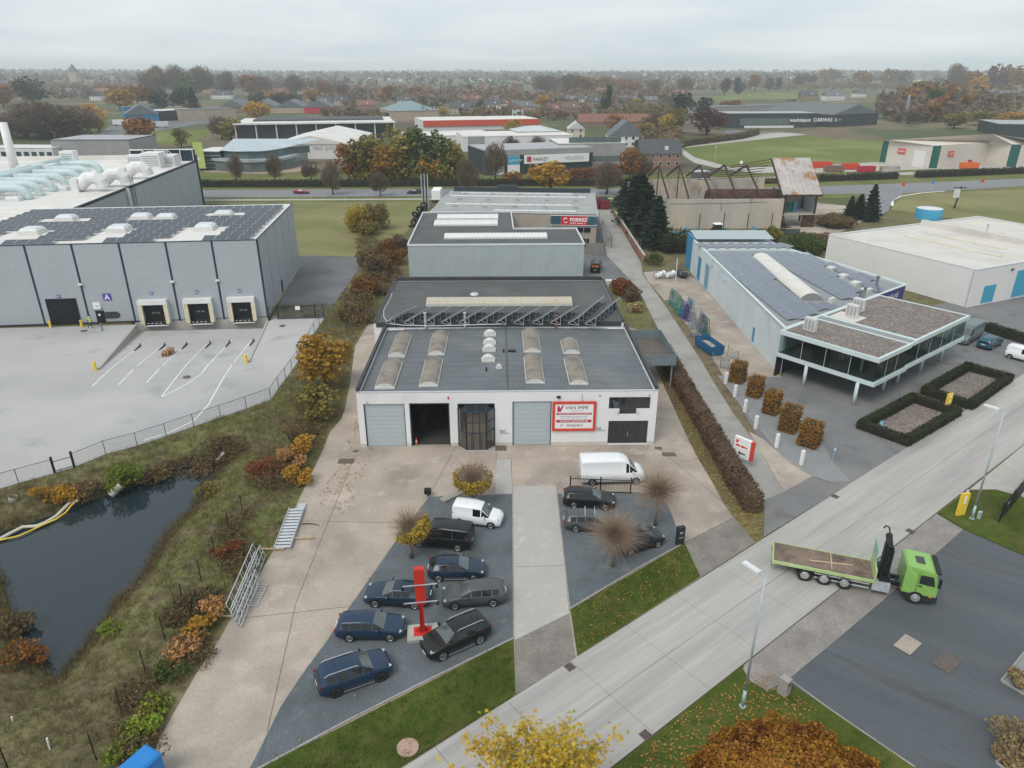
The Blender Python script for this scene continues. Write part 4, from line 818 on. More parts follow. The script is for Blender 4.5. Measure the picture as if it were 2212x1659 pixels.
for(x,y,sx,sy,sz)in((-64.5,74.5,7,5,3.0),(-66.8,62,5,4,2.2),(-45.0,93.5,4.5,6,3.6),(-42.4,97,4,5,2.6),(-68.5,99.8,3.4,3,3.6),(-50,98,6,3,2.6)):
 b=MB();b.box(x-sx/2,y-sy/2,WHH-.12,x+sx/2,y+sy/2,WHH+sz)
 o=b.build('air_handler',MT['duct_white'],w2r)
 for i in range(5):box_ob('louvre',MT['clad_grey'],o,x-sx/2+.3,y-sy/2-.04,WHH+.5+i*(sz-.9)/5,x+sx/2-.3,y-sy/2-.003,WHH+.5+(i+.6)*(sz-.9)/5)
for(x,y)in((-43.0,52.5),(-40.6,58.5),(-40.3,71)):
 b=MB();b.tube([(x-3.5,y,WHH+1.0),(x-1.5,y,WHH+2.6),(x,y,WHH+2.6),(x+1.0,y,WHH+1.8),(x+1.3,y,WHH+.6)],[1.3,1.3,1.3,1.25,1.2],12);b.box(x-4.6,y-1.5,WHH-.12,x-3.2,y+1.5,WHH+2.6);b.build('fan_hood',MT['duct_white'],w2r)
for(x,y)in((-57,37.5),(-63,34.5),(-51,55),(-54,42),(-70,40),(-76,36),(-60,92)):
 b=MB();b.box(x-1.4,y-1.6,WHH-.12,x+1.4,y+1.6,WHH+.3);b.bevbox(x-1.25,y-1.45,WHH+.3,x+1.25,y+1.45,WHH+.75,.3);b.build('roof_light',MT['dome_clear'],w2r)
b=MB()
for x in(X2+.15,X2+.75):b.bar((x,58,.2),(x,58,WHH+2.0),.08)
for i in range(45):b.bar((X2+.15,58,.3+i*.3),(X2+.75,58,.3+i*.3),.05)
b.build('roof_ladder',MT['iron_black'],W2)
MB().cyl((X2+.2,55.5,.0),(X2+.2,55.5,WHH),.45,n=12).build('riser_duct',MT['clad_grey'],W2,True)
def post_thing(name,label,p,h,r,m,cat='bollard',group=None,cap=True,n=12):
 t=thing(name,label,cat,(p.x,p.y,p.z),0,group);MB().cyl((0,0,0),(0,0,h),r,n=n).build('post',m,t)
 if cap:MB().cyl((0,0,h),(0,0,h+.04),r*.98,r*.6,n=n).build('cap',m,t)
 return t
post_thing('bollard','yellow bollard left of the black door A1',g('L',330,893),1.15,.17,MT['yellow'],group='yellow bollards');post_thing('bollard','yellow bollard between door A1 and the walking person',g('L',533,888),1.15,.17,MT['yellow'],group='yellow bollards')
post_thing('bollard','yellow bollard at the end of the ramp wall near the parking bays',g('L',620,1165),1.15,.2,MT['yellow'],group='yellow bollards');post_thing('bollard','yellow bollard at the end of the ramp wall near the gate drive',g('L',1598,1118),1.15,.2,MT['yellow'],group='yellow bollards')
p=g('L',665,910);t=post_thing('intercom_post','short blue-grey post outside the warehouse pedestrian door',p,1.2,.12,MT['steel_bluegrey'],'post')
for k,(x,y)in enumerate(((900,978),(1060,972),(1203,967),(1355,960),(1482,955),(1637,945))):
 p=g('L',x,y+8);z=rampz(p);q=g('L',x-30,y+30)
 t=thing('wheel_guide','%s black wheel guide on the ramp counted from the pedestrian door'%['first','second','third','fourth','fifth','sixth'][k],'wheel guide',(p.x,p.y,z),wrz+math.pi/2,'wheel guides of the docks')
 L=2.1;MB().tube([(-L,0,.1-.0),(0,0,.12),(L*.4,.18,.12)],.09,8).build('tube',MT['iron_black'],t)
 for x_ in(-L,-L*.5,0):MB().box(x_-.1,-.12,-.02,x_+.1,.12,.03).build('foot_plate',MT['iron_black'],t)
mat('wood',(.36,.23,.13),.8,.2,2,.15,12);mat('wood_pale',(.46,.34,.22),.8,.15,2,.1,12)
for k,(x,y)in enumerate(((1072,1055),(1103,1040))):
 p=g('L',x,y)
 T=thing('pallet_stack','stack of wooden pallets on the loading ramp, %s'%('the one nearer the painted parking bays' if k==0 else 'the one nearer the gate drive'),'pallet stack',(p.x,p.y,rampz(p)-.0),wrz+.15)
 for i in range(4 if k==0 else 5):
  P_=MB();z=i*.15
  for j in range(3):P_.box(-.4+j*.35,-.6,z,-.3+j*.35,.6,z+.02).box(-.4+j*.35,-.6,z+.02,-.3+j*.35,.6,z+.1)
  for j in range(6):P_.box(-.4,-.6+j*.22,z+.1,.4,-.5+j*.22,z+.125)
  P_.build('pallet',MT['wood'],T)
for reg,x,y in(('L',1210,1212),('L',1830,880),('L',545,912)):
 p=g(reg,x,y);tag(MB().cyl((0,0,0),(0,0,.014),.45,n=20).build('manhole_cover',MT['iron_brown'],loc=(p.x,p.y,.09)),{1210:'round iron manhole cover in the warehouse yard between the white lines',1830:'round manhole cover on the drive before the black gate',545:'small manhole cover by the walking person'}[x],'manhole')
mesh_m=bpy.data.materials.new('chain_link');mesh_m.use_nodes=True
_t=mesh_m.node_tree;_bs=_t.nodes['Principled BSDF'];_bs.inputs['Base Color'].default_value=(.02,.025,.028,1);_bs.inputs['Roughness'].default_value=.6
_geo=_t.nodes.new('ShaderNodeNewGeometry');_tr=_t.nodes.new('ShaderNodeBsdfTransparent');_mxs=_t.nodes.new('ShaderNodeMixShader')
_sx=_t.nodes.new('ShaderNodeSeparateXYZ');_t.links.new(_geo.outputs['Position'],_sx.inputs[0])
def _lines(src_pairs,per,wd):
 out=None
 a=_t.nodes.new('ShaderNodeMath');a.operation='ADD';_t.links.new(src_pairs[0],a.inputs[0]);_t.links.new(src_pairs[1],a.inputs[1]);f=_t.nodes.new('ShaderNodeMath');f.operation='PINGPONG';f.inputs[1].default_value=per;_t.links.new(a.outputs[0],f.inputs[0])
 l=_t.nodes.new('ShaderNodeMath');l.operation='LESS_THAN';l.inputs[1].default_value=wd;_t.links.new(f.outputs[0],l.inputs[0]);return l.outputs[0]
_xy=_t.nodes.new('ShaderNodeMath');_xy.operation='ADD';_t.links.new(_sx.outputs[0],_xy.inputs[0]);_t.links.new(_sx.outputs[1],_xy.inputs[1])
_ng=_t.nodes.new('ShaderNodeMath');_ng.operation='MULTIPLY';_ng.inputs[1].default_value=-1;_t.links.new(_sx.outputs[2],_ng.inputs[0])
_l1=_lines((_xy.outputs[0],_sx.outputs[2]),.03,.0018);_l2=_lines((_xy.outputs[0],_ng.outputs[0]),.03,.0018)
_mxm=_t.nodes.new('ShaderNodeMath');_mxm.operation='MAXIMUM';_t.links.new(_l1,_mxm.inputs[0]);_t.links.new(_l2,_mxm.inputs[1])
_t.links.new(_mxm.outputs[0],_mxs.inputs[0]);_t.links.new(_tr.outputs[0],_mxs.inputs[1]);_t.links.new(_bs.outputs[0],_mxs.inputs[2]);_t.links.new(_mxs.outputs[0],_t.nodes['Material Output'].inputs['Surface'])
def fence(name,label,pts,h=1.5,m='iron_black',cat='fence',post_r=.035,rail=True,mesh=True,sub=1):
 T=thing(name,label,cat,tuple(pts[0]));o=Vector(pts[0]);P_=[]
 for a,c in zip(pts[:-1],pts[1:]):
  for k in range(sub):P_.append(Vector(a).lerp(Vector(c),k/sub))
 P_.append(Vector(pts[-1]))
 for p in P_:q=p-o;MB().cyl((q.x,q.y,q.z-.1),(q.x,q.y,q.z+h),post_r,n=6).build('post',MT[m],T)
 for a,c in zip(P_[:-1],P_[1:]):
  a=a-o;c=c-o
  if rail:MB().bar((a.x,a.y,a.z+h-.03),(c.x,c.y,c.z+h-.03),.035).build('top_rail',MT[m],T)
  if mesh:MB().quad((a.x,a.y,a.z+.05),(c.x,c.y,c.z+.05),(c.x,c.y,c.z+h-.05),(a.x,a.y,a.z+h-.05)).build('mesh_panel',mesh_m,T)
 return T
fp=[Vector((p.x,p.y,.02))for p in fence_pts]
fence('yard_fence','low black chain-link fence along the warehouse yard above the pond',fp[:4]);fence('yard_fence','black chain-link fence curving along the warehouse yard to the iron gate',fp[4:])
def iron_gate(name,label,a,c,h,posts_=True,bars=None,cat='gate',arch=0.0,leaves=1):
 a=Vector((a[0],a[1],0));c=Vector((c[0],c[1],0));o,rz,L=frame(a,c);T=thing(name,label,cat,(*o,0),rz)
 for x in([0,L/2,L]if leaves==2 else[0,L]):MB().box(x-.06,-.06,0,x+.06,.06,h+.15).build('gate_post',MT['iron_black'],T)
 fr_=MB();fr_.box(.08,-.02,.1,L-.08,.02,.17).box(.08,-.02,h-.14,L-.08,.02,h-.08);fr_.build('frame',MT['iron_black'],T)
 n=bars or int(L/.14);bm_=MB().box(-.013,-.012,.1,.013,.012,h).mesh('bar',MT['iron_black'])
 for i in range(1,n):
  x=L*i/n;o_=inst('bar',bm_,T,(x,0,0));o_.scale.z=1+arch*math.sin(math.pi*((x/(L/leaves))%1))
 return T
gt=iron_gate('yard_gate','black barred sliding gate with a small white sign by the warehouse corner',g('L',1805,838),g('L',2045,830),2.2)
box_ob('gate_sign',MT['sign_white'],gt,2.7,-.06,1.5,3.4,-.03,2.1)
fence('gate_fence','short black mesh fence between the iron gate and the warehouse plinth',[g('L',1748,835),g('L',1805,838)],2.0);fence('gate_fence','short black mesh fence from the iron gate to the bank',[g('L',2045,830),g('L',2105,826),],2.0)
gg=thing('yard_wicket','narrow black wicket gate in the yard fence above the pond','gate',(fp[3].x,fp[3].y,0));
for q in(fp[3],fp[4]):d=q-fp[3];MB().box(d.x-.08,d.y-.08,0,d.x+.08,d.y+.08,1.75).build('gate_post',MT['iron_black'],gg)
d=fp[4]-fp[3];MB().bar((0,0,1.2),(d.x,d.y,1.2),.05).bar((0,0,.2),(d.x,d.y,.2),.05).build('rail',MT['iron_black'],gg)
mat('econ_white',(.58,.64,.665),.75,.05,.25,.03,5,c2=(.53,.59,.62),c2s=.3)
mat('hall_white',(.71,.70,.69),.75,.05,.2,.03,4,c2=(.66,.65,.64),c2s=.2)
mat('membrane',(.60,.57,.53),.75,.06,.15,.04,4,c2=(.52,.49,.45),c2s=.2,c2r=(.5,.7))
mat('blue_door',(.045,.24,.42),.5,.05,1,.03);mat('blue_door2',(.16,.33,.47),.5,.04,1,.03)
mat('cyan_door',(.06,.34,.52),.5,.05,1,.03);mat('pale_trim',(.55,.64,.64),.55,.05,.6,.03)
mat('roof_grey',(.255,.265,.275),.8,.1,.3,.06,5)
mat('purple_dark',(.055,.045,.19),.5,.05,1,.03)
EZ=6.0;pts=[(33.55,83.0),(58.2,102.6),(49.1,125.7),(34.0,125.7)]
E0=thing('glazier_hall','pale blue-white hall with roof of solar panels and a vaulted roof light','building',(33.55,83.0,0))
ep=[(x-33.55,y-83.0)for x,y in pts]
b=MB();n=4
for i in range(4):
 (x0,y0),(x1,y1)=ep[i],ep[(i+1)%4];d=Vector((x1-x0,y1-y0)).normalized();q=Vector((-d.y,d.x))*.3
 if i==3:continue
 b.add([(x0,y0,0),(x1,y1,0),(x1+q.x,y1+q.y,0),(x0+q.x,y0+q.y,0),(x0,y0,EZ),(x1,y1,EZ),(x1+q.x,y1+q.y,EZ),(x0+q.x,y0+q.y,EZ)],[(3,2,1,0),(4,5,6,7),(0,1,5,4),(1,2,6,5),(2,3,7,6),(3,0,4,7)])
b.build('wall',MT['econ_white'],E0)
fo2,frz2,FL=frame((34.0-.2,137.5),(33.55,83.0));cxx=Vector(fo2)-Vector((33.55,83.0))
fw_=inst('flank_wall',holes(MB(),0,FL-.02,0,EZ,0,.3,[(42.8,44.0,.1,2.3),(9.4,12.0,.02,4.3),(14.8,17.8,.02,4.3)]).mesh('flank_wall',MT['econ_white']),E0,(cxx.x,cxx.y,0),frz2)
for x0,x1,z1,m in((9.4,12.0,4.3,'blue_door'),(14.8,17.8,4.3,'blue_door2'),(42.8,44.0,2.3,'blue_door')):
 t=MB();n=8 if z1>3 else 1
 for i in range(n):t.box(x0+.04,.1,.03+(z1-.06)*i/n,x1-.04,.15,.03+(z1-.06)*(i+.97)/n)
 t.build('door',MT[m],fw_)
box_ob('wall_lamp',MT['steel_galv'],fw_,27,-.25,4.6,27.5,0,4.75);box_ob('wall_lamp',MT['steel_galv'],fw_,19,-.25,4.9,19.5,0,5.05)
b=MB();b.prism([(ep[0][0]+.3,ep[0][1]+.5),(ep[1][0]-.6,ep[1][1]+.0),(ep[2][0]-.3,ep[2][1]-.3),(ep[3][0]+.3,ep[3][1]-.3)],EZ-.6,EZ-.25,0);er=b.build('roof',MT['roof_grey'],E0)
b=MB()
for i,(p,q)in enumerate(zip(ep,ep[1:])):
 b.bar((p[0],p[1],EZ+.06),(q[0],q[1],EZ+.06),.36,.12)
b.bar((ep[3][0],ep[3][1]+11.5,EZ+.06),(0,0,EZ+.058),.36,.12);b.build('coping',MT['pale_trim'],E0)
bk=[(34.0,125.9),(49.1,125.9),(48.5,137.4),(33.8,137.4)];bp=[(x-33.55,y-83.0)for x,y in bk]
b=MB();b.prism([(bp[0][0]+.35,bp[0][1]),bp[1],bp[2],(bp[3][0]+.35,bp[3][1])],0,EZ-.3);b.build('back_section',MT['econ_white'],E0)
b=MB();roof_corr(b,bp[3][0]+.4,bp[2][0],49,bp[2][1],EZ+.35,.45,.09,'y',EZ+.9);b.build('ribbed_roof',MT['sheet_bluegrey'],E0)
box_ob('blue_gable',MT['blue_door'],E0,-.05+bp[3][0],bp[3][1]-4.5,0.05,bp[3][0]+.35,bp[3][1]+.1,EZ+.5)
ev=Vector((0,1));eu=Vector((-.0,1))
def B_(x,y,z=EZ):return loc_in((33.55,83.0),0,g('B',x,y,z))
me=pv_mesh(1.62,1.0);cnt=0
def pv_strip(p,q,n,wd,rot_off=0.0,rows=1):
 global cnt
 d=(q-p);L=d.length;a=math.atan2(d.y,d.x);m_=pv_mesh(round(L/n-.04,2),wd)
 for i in range(n):
  c=p.lerp(q,(i+.5)/n);o=inst('solar_panel',m_,er,(c.x,c.y,EZ+.02),rot=(math.radians(13),0,a));cnt+=1
strips=[((190,412),(710,832)),((250,408),(795,830)),((316,405),(850,800)),((382,402),(612,570)),((450,400),(470,415)),((520,402),(1060,700)),((585,402),(1135,700)),((650,402),(1135,658)),((715,404),(990,560)),((780,404),(930,490))]
for(a,c)in strips:
 p,q=B_(*a),B_(*c);n=max(1,int(round((q-p).length/1.75)));pv_strip(p,q,n,1.38)
for(a,c)in(((800,735),(905,770)),((885,730),(990,765)),((940,470),(1290,655)),((1125,540),(1230,580)),((905,480),(925,490))):
 p,q=B_(*a),B_(*c);n=max(1,int(round((q-p).length/1.7)));pv_strip(p,q,n,1.5)
p,q=B_(100,365),B_(690,385)
for i in range(9):
 c=B_(135+i*65,368);inst('solar_panel',pv_mesh(3.2,1.5),er,(c.x,c.y,EZ+.35),rot=(math.radians(9),0,math.radians(-62)))
p,q=B_(835,700),B_(505,432);d=q-p;L=d.length
inst('roof_light',barrel(3.0,L,.8,36).mesh('roof_light',[mat('vault_white',(.62,.60,.56),.4,.06,.6),MT['roof_grey']]),er,(p.x,p.y,EZ-.25),math.atan2(d.y,d.x)-math.pi/2)
for x,y in((960,505),(1040,555),(1120,602),(1190,645)):
 c=B_(x,y);MB().obox((c.x,c.y,EZ),1.5,1.1,.5,.65).build('dome_light',MT['skylight_white'],er)
for x,y,h in((1255,618,1.3),(1172,700,1.5),(1150,690,.8)):c=B_(x,y);MB().cyl((c.x,c.y,EZ-.3),(c.x,c.y,EZ+h),.2,n=10).cyl((c.x,c.y,EZ+h),(c.x,c.y,EZ+h+.18),.3,n=10).build('flue',MT['steel_bluegrey'],er)
c=B_(965,718);MB().obox((c.x,c.y,EZ+.1),1.0,.5,.8,.65).build('air_conditioner',MT['skylight_white'],er)
eo,erz,EL=frame(pts[0],pts[1]);bs_=Vector(eo)+Vector((math.cos(erz),math.sin(erz)))*21.2+Vector((math.sin(erz),-math.cos(erz)))*.06
BN=thing('banner','dark purple lettered banner on the wall behind the gravel roof','banner',(bs_.x,bs_.y,3.3),erz)
box_ob('sheet',MT['purple_dark'],BN,0,-.06,0,9.9,0,2.6);lettering('/ECONGLAS',1.0,MT['ink_white'],BN,(2.6,-.07,1.35),R90);dashes(BN,3.2,8.8,.6,.28,mat('ink_lilac',(.35,.35,.6),.5,0,1,0),-.07,3)
t=MB();t.tube([(2.3+.38*math.cos(a),-.08,1.7+.38*math.sin(a))for a in[i*.6 for i in range(9)]],.07,5);t.build('emblem',MT['ink_white'],BN)
SR=thing('glass_showroom','raised glass showroom on pale posts with two gravel roofs','building',(*eo,0),erz)
def sl_(p):return loc_in(eo,erz,p)
q1,q2,q3,q4,q5=[sl_(p)for p in((33.46,80.55),(40.14,72.6),(46.22,77.4),(48.65,79.47),(58.94,87.86))]
yN=(q2.y+q3.y)/2;yS=(q4.y+q5.y)/2;x0,x1,x2,x3=q2.x,q3.x,q3.x+.05,q5.x
xl=q1.x;xm=x1
Z0,Z1,Z2,Z3=2.75,3.2,5.62,6.05
plan=[(x0,yN),(x1,yN),(x1,yS),(x3,yS),(x3,-.15),(x0-0.0,-.15)]
plan=[(x0,yN),(x1,yN),(x1,yS),(x3,yS),(x3,-.1),(x0,-.1)]
MB().prism(plan,Z0,Z1).build('floor_slab',MT['pale_trim'],SR)
ins=[(x0+.3,yN+.3),(x1-.3,yN+.3),(x1-.3,yS+.3),(x3-.3,yS+.3),(x3-.3,-.12),(x0+.3,-.12)]
MB().prism(ins,Z1,Z1+.03).build('floor',mat('floor_shop',(.07,.085,.08),.4,.1,.6),SR)
rs=MB().prism(plan,Z2,Z3).build('roof_slab',MT['pale_trim'],SR)
rp=[(x0,yN),(x1,yN),(x1,-.1),(x0,-.1)];rq=[(x1+1.7,yS),(x3,yS),(x3,-.1),(x1+1.7,-.1)]
for P_ in(rp,rq):
 xs_=[p[0]for p in P_];ysx=[p[1]for p in P_];a0,a1,b0_,b1=min(xs_),max(xs_),min(ysx),max(ysx)
 MB().box(a0+.35,b0_+.35,Z3,a1-.35,b1-.35,Z3+.03).build('gravel_roof',MT['gravel_brown'],rs)
 MB().box(a0,b0_,Z3,a0+.3,b1,Z3+.08).box(a1-.3,b0_,Z3,a1,b1,Z3+.08).box(a0+.3,b0_,Z3,a1-.3,b0_+.3,Z3+.08).box(a0+.3,b1-.3,Z3,a1-.3,b1,Z3+.08).build('roof_rim',MT['pale_trim'],rs)
MB().box(x1+.2,yS+.2,Z3,x1+1.5,-.2,Z3+.025).build('felt_strip',MT['roof_grey'],rs)
MB().box(x1+1.0+1.2,-4.2,Z3+.03,x1+5.2,-.8,Z3+.05).build('pale_patch',MT['membrane'],rs)
for(x,y)in((x0+2.6,-2.4),(x1+4.0,-2.8),(x1+7.2,-2.0)):
 MB().box(x-.3,y-.75,Z3+.1,x+.3,y+.75,Z3+1.7).build('air_conditioner',MT['skylight_white'],rs)
 for i in range(3):MB().box(x-.34,y-.6+i*.45,Z3+.3,x-.305,y-.3+i*.45,Z3+1.5).build('ac_grille',MT['ink_grey'],rs)
def gwall(a,c,n):
 a,c=Vector(a),Vector(c)
 for i in range(n):
  p,q=a.lerp(c,i/n),a.lerp(c,(i+1)/n);MB().quad((p.x,p.y,Z1+.01),(q.x,q.y,Z1+.01),(q.x,q.y,Z2-.01),(p.x,p.y,Z2-.01)).build('pane',MT['glass_green'],SR)
  if i:MB().box(p.x-.02,p.y-.02,Z1,p.x+.02,p.y+.02,Z2).build('glazing_bar',MT['pale_trim'],SR)
i_=.22
gwall((x0+i_,-.12),(x0+i_,yN+i_),4);gwall((x0+i_,yN+i_),(x1-i_,yN+i_),3);gwall((x1-i_,yN+i_),(x1-i_,yS+i_),1);gwall((x1-i_,yS+i_),(x3-i_,yS+i_),5);gwall((x3-i_,yS+i_),(x3-i_,-.12),4)
for k,(x,y,m)in enumerate(((x0+3.0,yN+5.8,'blue_door'),(x0+3.5,yN+5.8,'skylight_white'),(x0+4.0,yN+5.8,'cyan_door'),(x0+4.5,yN+5.8,'yellow'),(x0+5.0,yN+5.8,'pale_trim'),(x1-1.2,yN+3,'blue_door'),(x1-1.2,yN+3.6,'yellow'))):
 box_ob('display_panel',MT[m],SR,x,y,Z1+.05,x+.42,y+.1,Z2-.1)
box_ob('partition',MT['hall_white'],SR,x0+5.4,yN+4.0,Z1+.03,x0+8.4,yN+4.15,Z2);box_ob('partition',MT['hall_white'],SR,x1+2,-1.2,Z1+.03,x3-2,-1.0,Z2)
tb=box_ob('desk',mat('desk_red',(.13,.04,.035),.5),SR,x0+5.2,yN+1.6,Z1+.65,x0+7.6,yN+2.4,Z1+.75);box_ob('leg',MT['steel_galv'],tb,x0+5.3,yN+1.7,Z1,x0+5.4,yN+2.3,Z1+.65);box_ob('leg',MT['steel_galv'],tb,x0+7.4,yN+1.7,Z1,x0+7.5,yN+2.3,Z1+.65)
for i in range(3):box_ob('chair_back',mat('chair_brown',(.05,.03,.025),.6),SR,x0+5.3+i*.8,yN+2.7,Z1,x0+5.8+i*.8,yN+2.8,Z1+.95)
for(rx,ry)in((780,1270),(1105,1390),(1295,1295),(1385,1248),(1535,1175),(1665,1108)):
 p=sl_(g('B',rx,ry));MB().cyl((p.x,p.y,0),(p.x,p.y,Z0),.2,n=14).build('post',MT['pale_trim'],SR,True)
for(rx,ry)in((790,960),(1150,1180),(1570,1040)):p=sl_(g('B',rx,ry,3.2));MB().cyl((p.x,p.y,Z1),(p.x,p.y,Z2),.14,n=10).build('inner_post',MT['pale_trim'],SR,True)
box_ob('recess_shade',MT['inside_shade'],SR,x0+.2,-.1,.02,x0+7.5,.0,Z0)  # flat near-black panel stands for the shade of an entrance
wz=6.15;wc=Vector((73.2,110.4));wlft=Vector((60.7,136.9));wrgt=Vector((92.0,125.6));
ho,hrz,HL=frame(wlft,wc)
BH=thing('white_hall','big plain white hall with cyan doors and a pale flat roof','building',(*ho,0),hrz)
u=(wc-wlft).normalized();v=Vector((-u.y,u.x));HD=44.0
b=MB();b.box(0,0,0,HL,.3,wz).box(0,.3,0,.3,HD,wz).box(HL-.3,.3,0,HL,HD,wz).box(.3,HD-.3,0,HL-.3,HD,wz);b.build('wall',MT['hall_white'],BH)
hr=MB().box(.3,.3,wz-.4,HL-.3,HD-.3,wz-.1).build('roof',MT['membrane'],BH)
b=MB();b.box(-.05,-.05,wz,HL+.05,.35,wz+.12).box(-.05,.35,wz,.35,HD+.05,wz+.12).box(HL-.35,.35,wz,HL+.05,HD+.05,wz+.12).box(.35,HD-.35,wz,HL-.35,HD+.05,wz+.12);b.build('coping',MT['edge_white'],BH)
for y0_,y1_,z1_ in((3.2,6.2,3.2),(11.0,15.6,4.9),(16.2,17.8,3.0)):
 t=MB();n=8
 for i in range(n):t.box(HL,y0_,.3+(z1_-.3)*i/n,HL+.05,y1_,.3+(z1_-.3)*(i+.96)/n)
 t.build('door',MT['cyan_door'],BH)
for y_ in(9,19):box_ob('wall_lamp',MT['iron_black'],BH,HL,y_,5.2,HL+.3,y_+.4,5.4)
box_ob('downpipe',MT['steel_galv'],BH,HL-.35,-.12,0,HL-.2,0,wz)
for(xx0,xx1,yy)in((7,25,12),(7,22,18)):box_ob('roof_light',mat('rooflight_ivory',(.62,.58,.47),.6),hr,xx0,yy,wz-.1,xx1,yy+1.2,wz+.1)
b=MB();b.box(2,22.0,wz-.1,3,HD-1,wz+.05);MB().box(.5,25,wz-.1,HL-.5,25.8,wz+.9).build('upstand',MT['membrane'],hr)
p=loc_in(ho,hrz,g('B',1595,150,wz+.9));t=MB().cyl((p.x,p.y,wz-.1),(p.x,p.y,wz+2.0),2.6,n=28);t.build('blue_drum',MT['cyan_door'],hr,False);MB().cyl((p.x,p.y,wz+2.0),(p.x,p.y,wz+2.06),2.45,n=28).build('drum_lid',MT['edge_white'],hr)
MB().cyl((12,28.5,wz),(12,28.5,wz+1.6),.15,n=8).cyl((12,28.5,wz+1.6),(12,28.5,wz+1.8),.3,n=8).build('flue',MT['steel_galv'],hr)
mat('wall_sooty',(.42,.385,.34),.9,.14,.25,.08,4,c2=(.50,.43,.34),c2s=.12,c2r=(.5,.62),c3=(.20,.175,.155),c3s=.45,c3r=(.6,.75),stretch=(1,1,.35))
mat('rust_dark',(.055,.03,.022),.8,.3,.8,.2,6,c2=(.12,.05,.03),c2s=1.0)
mat('rust_sheet',(.45,.42,.40),.6,.15,.4,.08,4,c2=(.36,.2,.10),c2s=.35,c2r=(.5,.65),metal=.2)
uo,urz,UL=frame((36.7,173.0),(64.9,173.6))
Bu=thing('burnt_hall','roofless burnt-out concrete hall with bent rusty trusses','building',(*uo,0),urz);UH=7.0;UD=26.0
b=MB();b.box(0,0,0,UL,.35,UH);b.build('front_wall',MT['wall_sooty'],Bu)
b=MB();b.box(-.5,UD-.4,0,UL+4,UD,UH+1.2);b.build('back_wall',MT['wall_sooty'],Bu);box_ob('side_wall',MT['wall_sooty'],Bu,0,.35,0,.35,UD-.4,UH-1.5);box_ob('floor',mat('soot',(.035,.03,.028),.95),Bu,.35,.35,.02,UL+3,UD-.4,.06)
MB().add([(UL-4.2,.35,UH-.02),(UL-4.2,.35,UH-4),(UL,6,UH-4),(UL,6,UH-.02-1),(UL-8,.35,UH-.02)],[(0,1,2,3)]).build('inner_wall',MT['wall_sooty'],Bu)
def fb(x,y,z):p=loc_in(uo,urz,g('f',x,y,z));return p
for k,(x,sk)in enumerate(((.4,0),(5.2,.6),(11.0,-.5),(16.8,.3),(22.6,-.3))):
 t=MB();ym=UD/2+sk;zk=UH+6.2
 t.bar((x,.3,UH-2.2),(x,.3,UH+.6),.34);t.bar((x,.3,UH+.5),(x+sk*.8,ym,zk),.32,.4);t.bar((x+sk*.8,ym,zk),(x+sk*.3,UD-.6,UH+2),.32,.4)
 if k in(0,1):t.bar((x+sk*.8,ym,zk),(x+sk,ym+.3,2.0),.25)
 t.build('truss',MT['rust_dark'],Bu)
for i,x in enumerate((8.3,14.2,20.0,25.8)):box_ob('wall_post',MT['rust_dark'],Bu,x,-.12,0,x+.14,0,3.6+.2*(i%2))
MB().bar((1,-.04,UH-1.1),(15,-.04,UH-1.0),.05).bar((15,-.04,UH-1.0),(24,-.04,UH-.7),.05).build('loose_cable',MT['iron_black'],Bu)
TW=thing('burnt_tower','open end bay of the burnt hall under a tilted rust-streaked roof sheet','building',(*uo,0),urz)
for(x,y)in((UL+.4,1.0),(UL+8.0,1.0),(UL+.4,9),(UL+8.0,9)):box_ob('column',MT['rust_dark'],TW,x,y,0,x+.4,y+.4,UH+1.2)
box_ob('deck',MT['wall_sooty'],TW,UL+.3,.9,3.0,UL+8.5,9.5,3.25);box_ob('back_panel',MT['wall_sooty'],TW,UL+.5,9.2,3.3,UL+8.3,9.4,UH+1);box_ob('dark_door',MT['rust_dark'],TW,UL+5.4,1.2,0,UL+8.0,1.4,2.9)
box_ob('side_panel',MT['sheet_bluegrey'],TW,UL+8.42,1,3.25,UL+8.5,9.3,UH+1)
b=MB();n=16
for i in range(n):
 xa,xb_=UL-.6+9.6*i/n,UL-.6+9.6*(i+1)/n;k=.08*(i%2)
 b.quad((xa,.2,UH+.9+k),(xb_,.2,UH+.9+k),(xb_,10.5,UH+8.2+k),(xa,10.5,UH+8.2+k))
b.build('roof_sheet',MT['rust_sheet'],TW);
b=MB();b.bar((UL-.6,.2,UH+.7),(UL-.6,10.5,UH+8.0),.3,.4).bar((UL+9,.2,UH+.7),(UL+9,10.5,UH+8.0),.3,.4).bar((UL-.6,.3,UH+.7),(UL+9,.3,UH+.7),.3,.4);b.build('roof_beam',MT['rust_dark'],TW)
b=MB()
for i in range(7):b.bar((UL-.6-.4*i,10.5,UH+7.9-i*.7),(UL-16,12+i*1.2,UH+5.2-i*.55),.4,.12)
b.build('collapsed_purlins',MT['rust_dark'],TW)
for i,(m,x)in enumerate((('blue_door',UL+3.6),(None,UL+1.2),(None,UL+2.3))):box_ob('stored_bin',MT[m]if m else mat('bin_green',(.03,.14,.09),.6),TW,x,3,3.26,x+.95,4,5.6)
p0,p1=fb(880,280,UH-.6),fb(1430,270,UH-.6);t=thing('steel_tank','long rust-brown cylindrical steel tank inside the burnt hall','tank',(*(Vector(uo)+Vector((12.0,9.0))),0),urz)
MB().cyl((0,0,5.6),(17.5,0,5.6),2.4,n=28).build('shell',MT['rust_dark'],t,False);MB().cyl((-.25,0,5.6),(0,0,5.6),2.0,2.4,n=28).build('end_cap',MT['rust_dark'],t)
for x in(2.5,9,15):MB().box(x-.3,-2.2,0,x+.3,2.2,3.9).build('saddle',MT['rust_dark'],t);MB().cyl((x-.08,0,5.6),(x+.08,0,5.6),2.46,n=28,caps=False).build('hoop',MT['rust_dark'],t)
